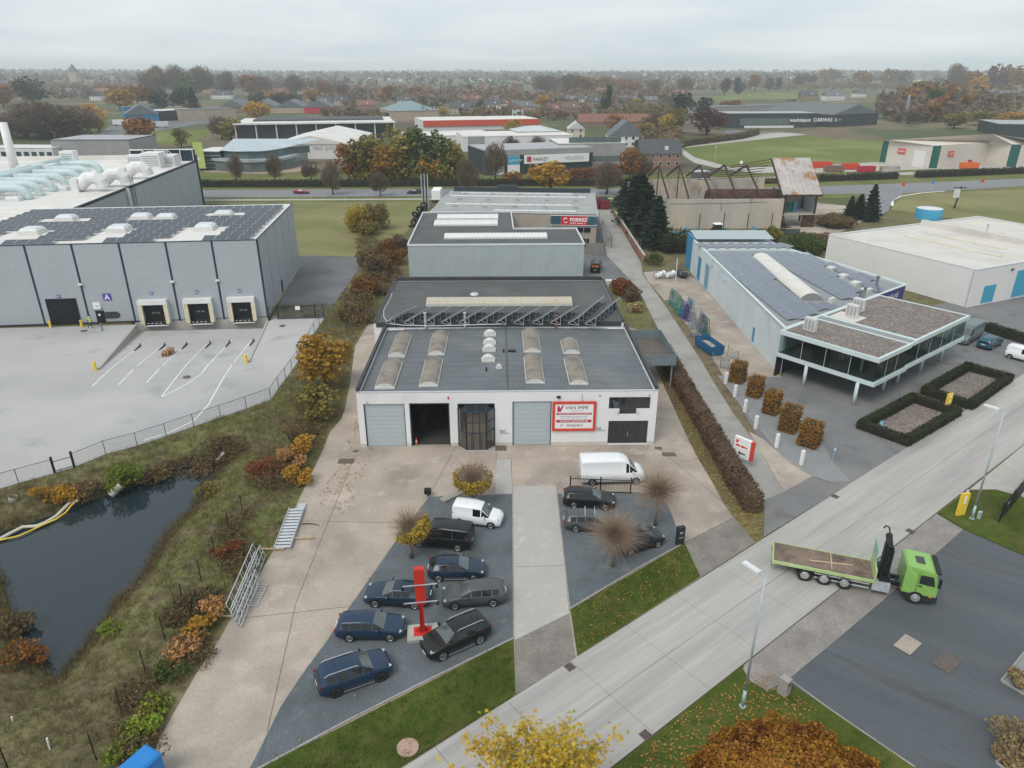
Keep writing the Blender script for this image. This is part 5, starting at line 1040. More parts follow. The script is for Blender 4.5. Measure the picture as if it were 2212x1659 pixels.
t=thing('site_cabin','small dark grey site cabin with a white door frame behind the rusty tank','cabin',(*(Vector(uo)+Vector((13.2,UD+4))),5.0),urz)
box_ob('wall',mat('cabin_grey',(.10,.11,.115),.6,.1,1),t,0,0,0,4.6,3,4.4);box_ob('door_frame',MT['ink_white'],t,2.2,-.06,.2,3.9,-.002,2.8);box_ob('pane',MT['glass_dark'],t,2.4,-.08,.4,3.7,-.062,2.6);MB().box(-.1,-.1,4.4,4.7,3.1,4.6).build('roof',MT['steel_galv'],t)
box_ob('support',MT['concrete_light'],t,0.2,.2,-5.0,4.4,2.8,0)
box_ob('annex_roof',MT['sheet_bluegrey'],Bu,-4,UD+.3,UH-.5,12,UD+5,UH-.3);box_ob('annex_wall',MT['wall_sooty'],Bu,-4,UD+.5,0,12,UD+4.8,UH-.5)
mat('brick_red',(.30,.135,.085),.9,.15,.8,.12,6,c2=(.22,.11,.075),c2s=.8)
wa=[g('A',1770,175),g('A',1955,470)]
o_,r_,L_=frame(wa[0],wa[1]);bwall=thing('brick_wall','low red brick wall with pale coping under the conifers along the lane','wall',(*o_,0),r_)
MB().box(0,0,0,L_,.35,1.5).build('wall',brickmat('brick_wall_mat',(.32,.14,.085),(.25,.11,.07),(.3,.27,.24),.5,.25,0),bwall);
n=int(L_/1.5);cm=MB().bevbox(.01,-.06,1.5,L_/n-.01,.41,1.62,.02).mesh('coping_stone',MT['concrete_light'])
for i in range(n):inst('coping_stone',cm,bwall,(L_*i/n,0,0))
# ================================================================= VEHICLES
def carpaint(name,c,rough=.32,metal=.0):return mat(name,c,rough,.02,.6,.0,5,metal=metal,spec=.35,coat=.28)
mat('tyre',(.018,.018,.019),.85,.1,2,.05);mat('rim',(.50,.51,.52),.35,.05,2,.0,metal=.6);mat('rim_dark',(.03,.03,.032),.4,.05,2,.0);mat('arch',(.006,.006,.007),.9,.0,1,.0)
carglass=mat('car_glass',(.010,.013,.015),.06,.0,1,.0,spec=.55);carscreen_sheen=mat('car_screen_sheen',(.075,.09,.095),.08,.0,1,.0,spec=1.0);mat('car_lamp',(.38,.41,.43),.2,.0,1,.0,spec=.6);mat('car_tail',(.20,.008,.01),.25,.0,1,.0);mat('car_trim',(.02,.021,.022),.5,.0,1,.0);mat('chrome',(.62,.63,.65),.22,.0,1,.0,metal=.7);mat('plate',(.72,.72,.70),.5,.0,1,.0)  # windscreen base lightened to stand for reflected sky
CARS={'estate':dict(L=4.62,W=1.80,wb=(.90,3.60),r=.325,st=[(0,.30,.58,.60,.50,.55,.40),(.10,.22,.66,.68,.74,.76,.60),(.45,.20,.80,.83,.84,.87,.72),(.95,.20,.92,.95,.88,.90,.76),(1.30,.20,.97,1.0,.88,.90,.76),(2.02,.20,.96,1.40,.88,.90,.60),(2.10,.20,.96,1.42,.88,.90,.60),(2.78,.20,.965,1.46,.88,.90,.61),(2.86,.20,.965,1.46,.88,.90,.61),(3.52,.20,.98,1.45,.88,.90,.60),(3.60,.20,.98,1.445,.88,.90,.60),(4.05,.21,1.0,1.41,.87,.885,.585),(4.18,.22,1.0,1.39,.86,.875,.57),(4.46,.26,.98,1.05,.82,.84,.62),(4.58,.30,.82,.84,.76,.78,.60),(4.62,.36,.70,.72,.60,.62,.45)],fl='ppppwpspspspprpp'),'hatch':dict(L=4.30,W=1.79,wb=(.87,3.47),r=.325,st=[(0,.30,.58,.60,.50,.55,.40),(.10,.22,.66,.68,.74,.76,.60),(.45,.20,.80,.83,.84,.87,.72),(.95,.20,.92,.95,.88,.90,.76),(1.25,.20,.97,1.0,.88,.90,.76),(1.95,.20,.97,1.37,.88,.90,.60),(2.03,.20,.97,1.39,.88,.90,.60),(2.65,.20,.975,1.43,.88,.90,.61),(2.73,.20,.975,1.43,.88,.90,.61),(3.30,.20,.99,1.40,.88,.90,.60),(3.70,.21,1.02,1.35,.87,.89,.57),(4.10,.26,.99,1.04,.83,.85,.62),(4.26,.30,.80,.82,.77,.79,.60),(4.30,.36,.68,.70,.60,.62,.45)],fl='ppppwpspsprpp'),'sedan':dict(L=4.80,W=1.84,wb=(.92,3.74),r=.335,st=[(0,.30,.58,.60,.52,.57,.42),(.10,.22,.66,.68,.76,.78,.62),(.5,.20,.80,.83,.86,.89,.74),(1.0,.20,.91,.94,.90,.92,.78),(1.42,.20,.96,.99,.90,.92,.78),(2.15,.20,.955,1.37,.90,.92,.60),(2.23,.20,.955,1.385,.90,.92,.60),(2.80,.20,.96,1.42,.90,.92,.61),(2.88,.20,.96,1.42,.90,.92,.61),(3.40,.20,.975,1.36,.90,.92,.585),(3.55,.20,.98,1.33,.90,.92,.57),(4.10,.21,.99,1.03,.89,.90,.74),(4.55,.25,.97,1.0,.86,.87,.72),(4.76,.30,.84,.86,.80,.82,.64),(4.80,.36,.70,.72,.62,.64,.46)],fl='ppppwpspsprppp'),'suv':dict(L=4.66,W=1.88,wb=(.90,3.65),r=.365,st=[(0,.38,.70,.72,.54,.60,.44),(.10,.28,.80,.83,.80,.82,.66),(.4,.25,.97,1.0,.89,.92,.76),(.95,.24,1.07,1.1,.92,.94,.80),(1.25,.24,1.12,1.15,.92,.94,.80),(1.92,.24,1.10,1.57,.92,.94,.64),(2.0,.24,1.10,1.60,.92,.94,.64),(2.72,.24,1.11,1.66,.92,.94,.66),(2.80,.24,1.11,1.66,.92,.94,.66),(3.50,.24,1.13,1.65,.92,.94,.65),(3.58,.24,1.13,1.645,.92,.94,.65),(4.12,.26,1.16,1.60,.91,.925,.63),(4.26,.27,1.15,1.57,.90,.915,.61),(4.52,.32,1.10,1.17,.86,.88,.68),(4.62,.36,.92,.94,.80,.82,.64),(4.66,.42,.78,.80,.66,.68,.5)],fl='ppppwpspspspprpp'),'mpv':dict(L=4.20,W=1.76,wb=(.82,3.42),r=.315,st=[(0,.30,.60,.62,.50,.56,.40),(.10,.22,.70,.73,.74,.77,.62),(.4,.20,.88,.91,.84,.87,.72),(.75,.20,.98,1.02,.86,.88,.74),(1.0,.20,1.02,1.06,.86,.88,.74),(1.85,.20,.99,1.52,.86,.88,.60),(1.93,.20,.99,1.54,.86,.88,.60),(2.6,.20,1.0,1.58,.86,.88,.61),(2.68,.20,1.0,1.58,.86,.88,.61),(3.25,.20,1.02,1.56,.86,.88,.60),(3.33,.20,1.02,1.55,.86,.88,.60),(3.75,.22,1.05,1.49,.85,.87,.58),(4.05,.26,1.02,1.12,.82,.84,.64),(4.16,.30,.84,.86,.76,.78,.60),(4.20,.36,.72,.74,.60,.62,.45)],fl='ppppwpspspsprpp'),'panel':dict(L=4.14,W=1.73,wb=(.80,3.49),r=.31,st=[(0,.30,.62,.64,.52,.58,.42),(.08,.22,.74,.77,.74,.77,.62),(.4,.20,.92,.95,.83,.85,.70),(.8,.20,1.0,1.03,.85,.865,.72),(.98,.20,1.03,1.07,.85,.865,.72),(1.62,.20,1.0,1.68,.85,.865,.62),(1.70,.20,1.0,1.72,.85,.865,.64),(2.35,.20,1.02,1.80,.85,.865,.70),(2.45,.20,1.02,1.81,.85,.865,.71),(3.2,.20,1.04,1.82,.85,.865,.72),(4.0,.22,1.04,1.80,.845,.86,.71),(4.10,.26,1.02,1.74,.83,.85,.70),(4.14,.30,1.0,1.62,.80,.82,.68)],fl='ppppwpspppppp'),'bus':dict(L=5.10,W=1.93,wb=(.90,4.10),r=.335,st=[(0,.34,.70,.72,.56,.62,.46),(.08,.24,.84,.87,.80,.83,.68),(.4,.22,1.02,1.05,.92,.94,.78),(.75,.22,1.10,1.13,.94,.96,.80),(.95,.22,1.13,1.17,.94,.96,.80),(1.70,.22,1.10,1.78,.94,.96,.70),(1.78,.22,1.10,1.82,.94,.96,.72),(2.50,.22,1.12,1.90,.94,.96,.78),(2.58,.22,1.12,1.90,.94,.96,.78),(3.6,.22,1.14,1.91,.94,.96,.79),(3.7,.22,1.14,1.91,.94,.96,.79),(4.7,.24,1.14,1.88,.94,.955,.78),(4.98,.26,1.12,1.84,.93,.945,.77),(5.08,.32,1.08,1.20,.91,.925,.75),(5.10,.36,.9,.92,.86,.88,.70)],fl='ppppwpspspsprpp'),'box':dict(L=6.0,W=2.05,wb=(.95,4.98),r=.345,st=[(0,.36,.80,.82,.62,.70,.50),(.08,.26,.95,.98,.88,.90,.72),(.4,.24,1.15,1.18,.98,1.0,.84),(.7,.24,1.25,1.29,1.0,1.02,.86),(.86,.24,1.30,1.34,1.0,1.02,.86),(1.55,.24,1.25,2.10,1.0,1.02,.78),(1.62,.24,1.25,2.18,1.0,1.02,.80),(1.9,.24,1.25,2.36,1.0,1.02,.84),(2.35,.24,1.26,2.48,1.0,1.02,.90),(2.45,.24,1.26,2.49,1.0,1.02,.90),(4.2,.26,1.28,2.51,1.0,1.02,.92),(5.8,.28,1.28,2.50,1.0,1.02,.92),(5.95,.30,1.26,2.47,.99,1.01,.91),(6.0,.34,1.24,2.40,.96,.98,.88)],fl='ppppwpspppppp'),}
CAR_MESH={}
def car_rows(st,L):
 rows=[]
 for(x,zl,zb,zr_,wl_,wb_,wr_)in st:
  hs=zr_-zb
  half=[(0,zl),(wl_*.88,zl),(wl_,zl+.10),(wb_*1.0,zl+(zb-zl)*.52),(wb_*.985,zb-.03),(wb_*.955,zb),None,(wr_,zr_-.035 if hs>.1 else zr_-.01),(wr_*.55,zr_+.002),(0,zr_+.012)]
  a,c=half[5],half[7];half[6]=(a[0]+(c[0]-a[0])*.86,a[1]+(c[1]-a[1])*.86)
  rows.append([(L/2-x,y,z)for y,z in half])
 return rows
def make_car(kindname,paint,label,front,rear,side,cat='car',name='car',group=None,rim='rim',rails=None,tint=None,extra=None,bars=False,tails=True):
 """front, rear: ground points under the near-side wheels; side = +1 if the near side is the car's right"""
 S=CARS[kindname];L,wbx=S['L'],S['wb'];rows=car_rows(S['st'],L);fl=S['fl']
 f2,r2=Vector(front[:2]),Vector(rear[:2]);d=(f2-r2).normalized();a=math.atan2(d.y,d.x);hw=S['st'][5][5]
 mid=(f2+r2)/2;inward=Vector((-d.y,d.x))*side
 cen=mid+inward*(hw-.1)-d*((L/2-wbx[0]+L/2-wbx[1])/2)
 T=thing(name,label,cat,(cen.x,cen.y,.022),a,group)
 key=kindname
 if key not in CAR_MESH:
  nC=10;body=MB();wins=[];ws=MB();rw=MB();body.v=[]
  full=[]
  for r_ in rows:full.append([(x,-y,z)for x,y,z in r_]+[(x,y,z)for x,y,z in r_[::-1][1:]])
  W_=len(full[0]);body.v=[p for r_ in full for p in r_]
  for i in range(len(full)-1):
   flag=fl[i]if i<len(fl)else 'p';q={}
   for j in range(W_-1):
    A,B2,C2,D2=i*W_+j,i*W_+j+1,(i+1)*W_+j+1,(i+1)*W_+j
    lab='b'
    if j==5 or j==W_-7:
     if flag=='s':lab='sr' if j==5 else 'sl'
    if j in(7,8,9,10)and flag=='w':lab='w'
    if j in(7,8,9,10)and flag=='r':lab='r'
    if(j==5 or j==W_-7)and flag=='w':lab='sr' if j==5 else 'sl'
    if lab=='b':body.f.append((A,D2,C2,B2));body.m.append(0)
    else:
     m_=q.setdefault(lab,MB());m_.add([full[i][j],full[i+1][j],full[i+1][j+1],full[i][j+1]],[(0,1,2,3)])
   for lab,m_ in q.items():wins.append(('windscreen' if lab=='w' else 'rear_window' if lab=='r' else 'side_window',m_.mesh('car_glass',carscreen_sheen if lab=='w' else carglass,False)))
  body.f.append(tuple(range(W_)));body.m.append(0);body.f.append(tuple((len(full)-1)*W_+j for j in range(W_))[::-1]);body.m.append(0)
  wheel=MB();r_=S['r'];wd=.21
  pr=[(r_*.62,-wd/2),(r_*.93,-wd/2),(r_,-wd/2+.03),(r_,wd/2-.03),(r_*.93,wd/2),(r_*.62,wd/2)];n=20
  for i in range(n):
   t=2*math.pi*i/n
   for rr,y in pr:wheel.v.append((rr*math.cos(t),y,rr*math.sin(t)))
  k=len(pr)
  for i in range(n):
   for j in range(k-1):A=i*k+j;Bq=((i+1)%n)*k+j;wheel.f.append((A,A+1,Bq+1,Bq));wheel.m.append(0)
  tyre=wheel.mesh('tyre',MT['tyre'],True)
  def rimmesh(m):
   b=MB();b.cyl((0,-.06,0),(0,.06,0),r_*.62,n=20,mi=1)
   for sgn in(-1,1):
    b.cyl((0,sgn*.085,0),(0,sgn*.07,0),r_*.16,n=8)
    for q in range(5):
     t=2*math.pi*q/5;c,s_=math.cos(t),math.sin(t)
     for off in(-.09,.09):b.bar((r_*.1*c,sgn*.08,r_*.1*s_),(r_*.63*math.cos(t+off*2),sgn*.09,r_*.63*math.sin(t+off*2)),.035,.02)
    ring=[(r_*.64*math.cos(2*math.pi*q/16),sgn*.095,r_*.64*math.sin(2*math.pi*q/16))for q in range(17)];b.tube(ring,.018,4)
   return b.mesh('rim',[m,MT['rim_dark']])
  CAR_MESH[key]=(body,wins,tyre,rimmesh(MT['rim']),rimmesh(MT['rim_dark']))
 body,wins,tyre,rimA,rimB=CAR_MESH[key]
 bm_=body.mesh('body',paint,True);bo_=inst('body',bm_,T)
 for nm,me in wins:inst(nm,me,T)
 zc=S['r'];hw2=hw
 for ix,wx in enumerate(wbx):
  for s in(-1,1):
   x=L/2-wx;MB().cyl((x,s*(hw2-.30),zc+.02),(x,s*(hw2+.006),zc+.02),S['r']+.055,n=22).build('wheel_well_shade',MT['arch'],bo_)  # black disc on the body side stands for the shaded wheel well
   wl_=inst('tyre',tyre,T,(x,s*(hw2-.085),zc));inst('rim',rimA if rim=='rim' else rimB,wl_)
 st=S['st'];zb=st[2][2];big=kindname in('box','bus','panel')
 xh=L/2-.20;yh=st[1][5]*.80
 for s in(-1,1):
  MB().obox((L/2-.25,s*(st[2][5]*.765),zb-.105),.22,.22,.10,s*-.55).build('headlamp',MT['car_lamp'],T)
  if tails:MB().obox((-L/2+.10,s*(st[-3][5]*.875),st[-3][2]-.07),.12,.2 if not big else.1,.12 if not big else.5,s*.5 if not big else 0).build('tail_lamp',MT['car_tail'],T)
  xm_=L/2-(st[4][0]+.42);MB().bevbox(xm_-.06,s*(hw+.13)-.1,st[4][2]+.0,xm_+.08,s*(hw+.13)+.1,st[4][2]+.16,.03).build('wing_mirror',paint,T)
  MB().box(-L/2+L-wbx[1]+.0+.4,s*(hw-.012),.24,L/2-wbx[0]-.4,s*(hw+.012),.30).build('sill_trim',MT['chrome']if rails else MT['car_trim'],T)
  for xx in(st[6][0]+.55,st[8][0]+.5):
   if xx<st[-4][0]:MB().box(L/2-xx-.09,s*(hw+.001)-.012,st[6][2]-.14,L/2-xx+.09,s*(hw+.001)+.012,st[6][2]-.11).build('door_handle',paint,T)
 MB().box(L/2-.04,-.34,.36,L/2+.012,.34,.52).build('grille',MT['car_trim'],T);MB().box(L/2+.004,-.26,.38,L/2+.02,.26,.49).build('number_plate',MT['plate'],T);MB().box(-L/2-.012,-.26,.72 if not big else.6,-L/2+.03,.26,.83 if not big else.71).build('number_plate',MT['plate'],T)
 if rails:
  for s in(-1,1):
   xa,xb_=L/2-st[6][0]-.15,L/2-st[-5][0];z=st[7][3]+.03;MB().tube([(xa,s*(st[7][6]-.02),z-.07),(xa-.15,s*(st[7][6]-.02),z),(xb_+.15,s*(st[7][6]-.02),z),(xb_,s*(st[7][6]-.02),z-.09)],.024,6).build('roof_rail',MT['chrome']if rails=='c' else MT['car_trim'],T)
 if bars:
  for xx in(.25,-.55):MB().box(xx-.05,-.72,st[7][3]+.05,xx+.0,.72,st[7][3]+.09).build('roof_bar',MT['steel_galv'],T)
 ant=MB().cyl((-L*.24,0,st[7][3]),(-L*.24-.05,0,st[7][3]+.09),.03,.01,n=5).build('antenna',MT['car_trim'],T)
 return T
BLUE=carpaint('paint_navy',(.012,.028,.055));BLACK=carpaint('paint_black',(.008,.0085,.0095));GREY=carpaint('paint_grey',(.085,.092,.098),.35,.3);WHITE=carpaint('paint_white_car',(.76,.77,.79));DARKG=carpaint('paint_darkgrey',(.028,.03,.033),.3,.2);BLUEM=carpaint('paint_blue',(.014,.034,.075),.3,.1);TEAL=carpaint('paint_teal',(.02,.09,.13));RED=carpaint('paint_red',(.24,.012,.03));VGREY=carpaint('paint_vangrey',(.12,.16,.17))
GP='cars parked on the gravel beds'
make_car('panel',WHITE,'small white panel van parked beside the yellow globe tree',g('Q',1866,766),g('Q',1640,738),1,'van','panel_van',GP)
make_car('bus',BLACK,'black passenger van parked behind the yellow-leaved globe tree',g('Q',1318,912),g('Q',1605,945),-1,'van','passenger_van',GP)
make_car('hatch',BLUE,'dark blue hatchback with silver window trim next to the black van',g('Q',1748,1184),g('Q',1455,1188),1,group=GP,rails='t')
make_car('sedan',BLUE,'dark navy saloon just behind the red steel column',g('Q',966,1388),g('Q',1271,1402),-1,group=GP)
make_car('estate',GREY,'grey estate car parked between the blue hatchback and the black crossover',g('Q',1592,1408),g('Q',1893,1383),-1,group=GP)
make_car('estate',BLUEM,'dark blue estate car left of the red column base',g('V',1078,251),g('V',766,253),1,group=GP)
make_car('suv',BLACK,'black crossover with chrome roof rails close to the red column base',g('V',1488,405),g('V',1792,268),-1,'car','car',GP,rails='c')
make_car('suv',BLUEM,'big navy blue off-road car with chrome roof rails by the lawn kerb',g('V',1010,566),g('V',655,693),1,'car','car',GP,rim='rim_dark',rails='c')
make_car('box',WHITE,'large white delivery van in front of the office windows',g('R',1002,416),g('R',672,426),1,'van','delivery_van')
make_car('estate',BLACK,'black estate car parked along the low iron fence',g('R',790,622),g('R',500,604),1,group=GP)
make_car('estate',GREY,'grey estate car with roof bars beside the bare globe trees',g('R',792,806),g('R',540,793),1,group=GP,bars=True)
make_car('mpv',DARKG,'dark grey compact people carrier behind the bare globe tree by the lawn',g('R',1196,911),g('R',948,986),1,group=GP)
make_car('box',VGREY,'grey-green high van parked beyond the glass showroom',g('e',1655,517),g('e',1826,416),-1,'van','delivery_van')
make_car('suv',TEAL,'teal crossover parked next to the grey-green van',g('e',2003,494),g('e',1890,552),1)
make_car('panel',WHITE,'white compact van at the glazier yard entrance',g('e',2330,690),g('e',2035,612),1,'van','panel_van')
v_=make_car('bus',BLACK,'black van with orange lettered rear doors by the ribbed hall',g('A',1688,490),g('A',1670,545),1,'van','passenger_van',tails=False)
for y in(-.55,.12):box_ob('door_sticker',MT['orange'],v_,-2.58,y,1.15,-2.555,y+.5,1.55)
make_car('sedan',RED,'dark red car driving on the main road',g('h',1560,968),g('h',1400,966),1)
make_car('estate',BLUE,'dark blue car driving on the main road near the tall pole',g('i',900,1172),g('i',1015,1172),-1)
GREENP=carpaint('paint_lime',(.235,.45,.11));GREENL=mat('green_pale',(.42,.55,.25),.5,.1,1)
tf=g('T',1335,1362);trr=g('T',465,1182);o_,a_,_=frame(trr,tf);dT=Vector((math.cos(a_),math.sin(a_)));inw=Vector((-dT.y,dT.x))
wbT=(tf.xy-trr.xy).length;org=trr.xy+inw*1.15
TR=thing('flatbed_truck','lime green flat-bed lorry with folded black crane turning off the street','truck',(org.x,org.y,.06),a_)
HWt=1.25;zf=1.25;xb0=-2.35;xb1=wbT-2.75
ch_=MB();ch_.box(xb0+.3,-.5,.7,wbT+.6,-.3,1.0).box(xb0+.3,.3,.7,wbT+.6,.5,1.0);
for i in range(6):ch_.box(xb0+.5+i*1.6,-.3,.75,xb0+.65+i*1.6,.3,.95)
ch_.build('chassis',MT['iron_black'],TR)
bd=MB().box(xb0,-HWt,zf-.2,xb1,HWt,zf).build('bed_frame',GREENL,TR)
n=9
for i in range(n):MB().box(xb0+.08,-HWt+.06+(2*HWt-.12)*i/n+.008,zf,xb1-.05,-HWt+.06+(2*HWt-.12)*(i+1)/n-.008,zf+.03).build('plank',mat('bed_wood',(.19,.14,.11),.9,.25,.8,.2,5,c2=(.12,.085,.07),c2s=.9,c2r=(.5,.62)),bd)
MB().box(xb0,-HWt,zf,xb1,-HWt+.05,zf+.07).build('side_rail',GREENL,bd);MB().box(xb0,HWt-.05,zf,xb1,HWt,zf+.07).build('side_rail',GREENL,bd);MB().box(xb0-.05,-HWt,zf-.3,xb0,HWt,zf+.12).build('rear_rail',GREENL,bd)
MB().box(xb1-.08,-HWt,zf,xb1+.02,HWt,zf+.9).build('headboard',GREENL,bd);MB().box(xb1-.06,-.2,zf+.9,xb1,HWt,zf+2.1).build('headboard_mesh',mat('green_mesh',(.30,.48,.36),.5),bd)
MB().bar((xb0+2.6,-.35,zf+.07),(xb0+5.6,.1,zf+.07),.12,.06).build('timber_batten',MT['wood_pale'],TR);MB().bar((xb0+4.1,-.9,zf+.10),(xb0+4.1,1.2,zf+.10),.09,.05).build('timber_batten',MT['wood_pale'],TR)
def twheel(x,s,dual=True):
 b=MB();y1=s*HWt;y0=s*(HWt-(.55 if dual else.33));b.cyl((x,y0,.52),(x,y1-s*.02,.52),.52,n=26);w_=b.build('tyre',MT['tyre'],TR)
 MB().cyl((x,y1-s*.02,.52),(x,y1+s*.005,.52),.31,.29,n=20).build('rim',MT['rim'],w_);MB().cyl((x,y1+s*.0,.52),(x,y1+s*.06,.52),.14,.1,n=12).build('hub',MT['rim']if not dual else MT['ink_grey'],w_)
 if dual:
  P_=[(x+.66*math.cos(t),s*(HWt-.3),.52+.66*math.sin(t))for t in[math.pi*(.02+.96*i/10)for i in range(11)]]
  f=MB()
  for p,q in zip(P_[:-1],P_[1:]):f.quad((p[0],s*(HWt-.58),p[2]),(p[0],s*(HWt+.01),p[2]),(q[0],s*(HWt+.01),q[2]),(q[0],s*(HWt-.58),q[2]))
  f.build('mudguard',MT['iron_black'],TR)
wheels=[0.0]+[(g('T',*q).xy-trr.xy).dot(dT)for q in((617,1228),(778,1260))]
for s in(-1,1):
 for x in wheels:twheel(x,s)
 twheel(wbT,s,False)
cabx0,cabx1=wbT-.98,wbT+1.22
cb_=MB()
prof=[(cabx0,.85),(cabx1-.02,.85),(cabx1+.03,1.75),(cabx1-.26,2.72),(cabx1-.5,2.9),(cabx0+.12,2.98),(cabx0,2.85)]
hw_=[1.2,1.2,1.2,1.12,1.05,1.05,1.12]
for s in(-1,1):cb_.v+=[(x,s*h,z)for(x,z),h in zip(prof,hw_)]
k=len(prof);cb_.f=[tuple(range(k)),tuple(k+i for i in range(k))[::-1]]+[(i,k+i,k+(i+1)%k,(i+1)%k)for i in range(k)];cb_.m=[0]*len(cb_.f)
cab=cb_.build('cab',GREENP,TR)
for s in(-1,1):
 MB().poly([(cabx0+.95,s*1.207,1.78),(cabx1-.22,s*1.207,1.72),(cabx1-.42,s*1.165,2.48),(cabx0+.98,s*1.17,2.48)]).build('side_window',MT['glass_dark'],cab)
 MB().box(cabx0+.85,s*1.205-.01,1.0,cabx0+.87,s*1.205+.01,2.7).build('door_seam',MT['iron_black'],cab);MB().box(cabx0+.95,s*1.21-.02,1.55,cabx0+1.2,s*1.21+.02,1.62).build('door_handle',MT['iron_black'],cab)
 MB().box(cabx1-.12,s*1.45-.12,1.9,cabx1+.02,s*1.45+.12,2.6).build('wing_mirror',MT['iron_black'],cab)
 MB().obox((cabx1-.0,s*.95,.72),.12,.35,.22,0).build('headlamp',MT['car_lamp'],cab);MB().obox((cabx1-.35,s*1.24,.82),.2,.04,.08,0).build('indicator',MT['orange'],cab)
MB().poly([(cabx1+.035,-1.08,1.8),(cabx1+.035,1.08,1.8),(cabx1-.24,1.02,2.66),(cabx1-.24,-1.02,2.66)]).build('windscreen',MT['glass_dark'],cab)
MB().box(cabx1-.3,-1.1,2.72,cabx1+.02,1.1,2.82).build('sun_visor',MT['iron_black'],cab)
MB().box(cabx0+.7,-.4,2.93,cabx0+1.25,.4,2.99).build('roof_hatch',MT['glass_dark'],cab)
MB().box(cabx0+.3,-1.22,.35,cabx1+.1,1.22,.85).build('bumper',mat('truck_dark',(.02,.035,.04),.5),cab)
for s in(-1,1):
 MB().box(xb1-4.0,s*1.2-.03,.5,xb1-.3,s*1.2+.03,.6).build('side_guard',MT['steel_galv'],TR);MB().box(xb1-4.0,s*1.2-.03,.85,xb1-.3,s*1.2+.03,.95).build('side_guard',MT['steel_galv'],TR)
MB().box(xb1-.1,-1.2,.45,xb1+1.05,-.6,1.1).build('fuel_tank',MT['steel_galv'],TR)
xc=xb1+.65
cr=MB();cr.box(xc-.35,-.9,zf-.3,xc+.35,.9,zf+.35).box(xc-.28,-.3,zf+.35,xc+.28,.35,zf+2.3).box(xc-.22,-.75,zf+.5,xc+.22,-.35,zf+2.5).box(xc-.2,.4,zf+.4,xc+.2,.8,zf+2.2).bar((xc,.1,zf+2.3),(xc-.1,.6,zf+3.0),.35).bar((xc-.1,.6,zf+3.0),(xc,-.5,zf+2.5),.3)
crn=cr.build('crane',mat('crane_black',(.010,.013,.016),.45,.1,1),TR);MB().tube([(xc,.7,zf+2.9),(xc-.1,1.0,zf+3.3),(xc-.35,1.0,zf+3.4),(xc-.45,.95,zf+3.2)],.06,6).build('crane_hook',MT['crane_black'],crn)
MB().tube([(xc,-.6,zf+2.4),(xc-.1,-.9,zf+1.6),(xc+.1,-.8,zf+.5)],.05,6).build('hydraulic_hose',MT['crane_black'],crn)
MB().cyl((xb1+1.1,1.0,1.0),(xb1+1.1,1.0,2.9),.12,n=8).build('exhaust_stack',MT['iron_black'],TR)
for i in range(5):MB().box(xb0+1+i*1.9,-HWt-.02,zf-.13,xb0+1.12+i*1.9,-HWt,zf-.07).build('marker_lamp',MT['orange'],bd)
for s in(-1,1):MB().box(xb0-.08,s*1.0-.2,.75,xb0-.03,s*1.0+.2,.92).build('tail_lamp',MT['car_tail'],TR)
# ================================================================= STREET FURNITURE AND YARD THINGS
mat('lamp_grey',(.42,.50,.55),.5,.06,1,.03,metal=.2);mat('lamp_head',(.66,.68,.69),.4,.04,1,.02)
def lamp(base,top_h,h0,h1,label):
 T=thing('street_lamp',label,'street lamp',(base.x,base.y,.03),0,'street lamps');MB().cyl((0,0,0),(0,0,1.3),.11,.10,n=10).cyl((0,0,1.3),(0,0,top_h),.085,.05,n=10).build('pole',MT['lamp_grey'],T,True);MB().cyl((0,0,0),(0,0,.06),.2,n=10).build('foot',MT['lamp_grey'],T)
 d=(h1-h0);d.z=0;d.normalize();a=math.atan2(d.y,d.x);MB().bar((0,0,top_h-.02),(d.x*.5,d.y*.5,top_h+.03),.06).build('arm',MT['lamp_grey'],T)
 MB().obox((d.x*.95,d.y*.95,top_h+.06),1.1,.36,.10,a).obox((d.x*.95,d.y*.95,top_h+.12),.9,.26,.05,a).build('lamp_head',MT['lamp_head'],T)
lamp(g('W',1857,770),9.6,g('R',2005,1145,9.6),g('R',1905,1078,9.6),'tall grey street lamp by the rust-orange hedge');lamp(g('T',1797,690),10.1,g('B',2085,1437,10.1),g('B',2015,1415,10.1),'tall grey street lamp beside the yellow pillar on the verge')
def pillar(name,label,base,h,w_,d,rz,m,cat='pillar',marks=None):
 T=thing(name,label,cat,(base.x,base.y,.02),rz);MB().bevbox(-w_/2,-d/2,0,w_/2,d/2,h,.02).build('body',m,T)
 for(x0,z0,x1,z1,mm)in marks or[]:box_ob('marking',MT[mm],T,x0,-d/2-.006,z0,x1,-d/2-.001,z1)
 return T
sA=math.atan2(sdir.y,sdir.x)
b_=g('T',1703,660);pt=pillar('number_pillar','yellow number pillar on the verge next to the street lamp',b_,zr(b_,'T',487),.75,.22,sA-.5,MT['yellow'])
dashes(pt,-.14,.14,2.3,.3,MT['ink_white'],-.118,2);box_ob('print_line',MT['ink_white'],pt,-.1,-.118,1.2,.1,-.112,2.0)
b_=g('e',1482,1118);h_=zr(b_,'e',948);py_=pillar('number_pillar','yellow number pillar standing in the hedged gravel bed',b_,h_,.72,.2,.35,MT['yellow']);dashes(py_,-.18,.18,h_-.45,.26,MT['ink_white'],-.108,2);box_ob('print_line',MT['ink_white'],py_,-.08,-.108,h_-1.7,.08,-.102,h_-.7)
b_=g('R',1357,893);h_=zr(b_,'R',752);bm_=pillar('letterbox_pillar','dark slate letterbox pillar with number at the forecourt exit',b_,h_,.62,.35,.25,mat('slate',(.025,.03,.036),.5,.1,1),'letterbox');dashes(bm_,-.14,.14,h_-.6,.2,MT['ink_grey'],-.182,2);box_ob('flap',MT['ink_grey'],bm_,-.2,-.181,h_-1.0,.2,-.176,h_-.92)
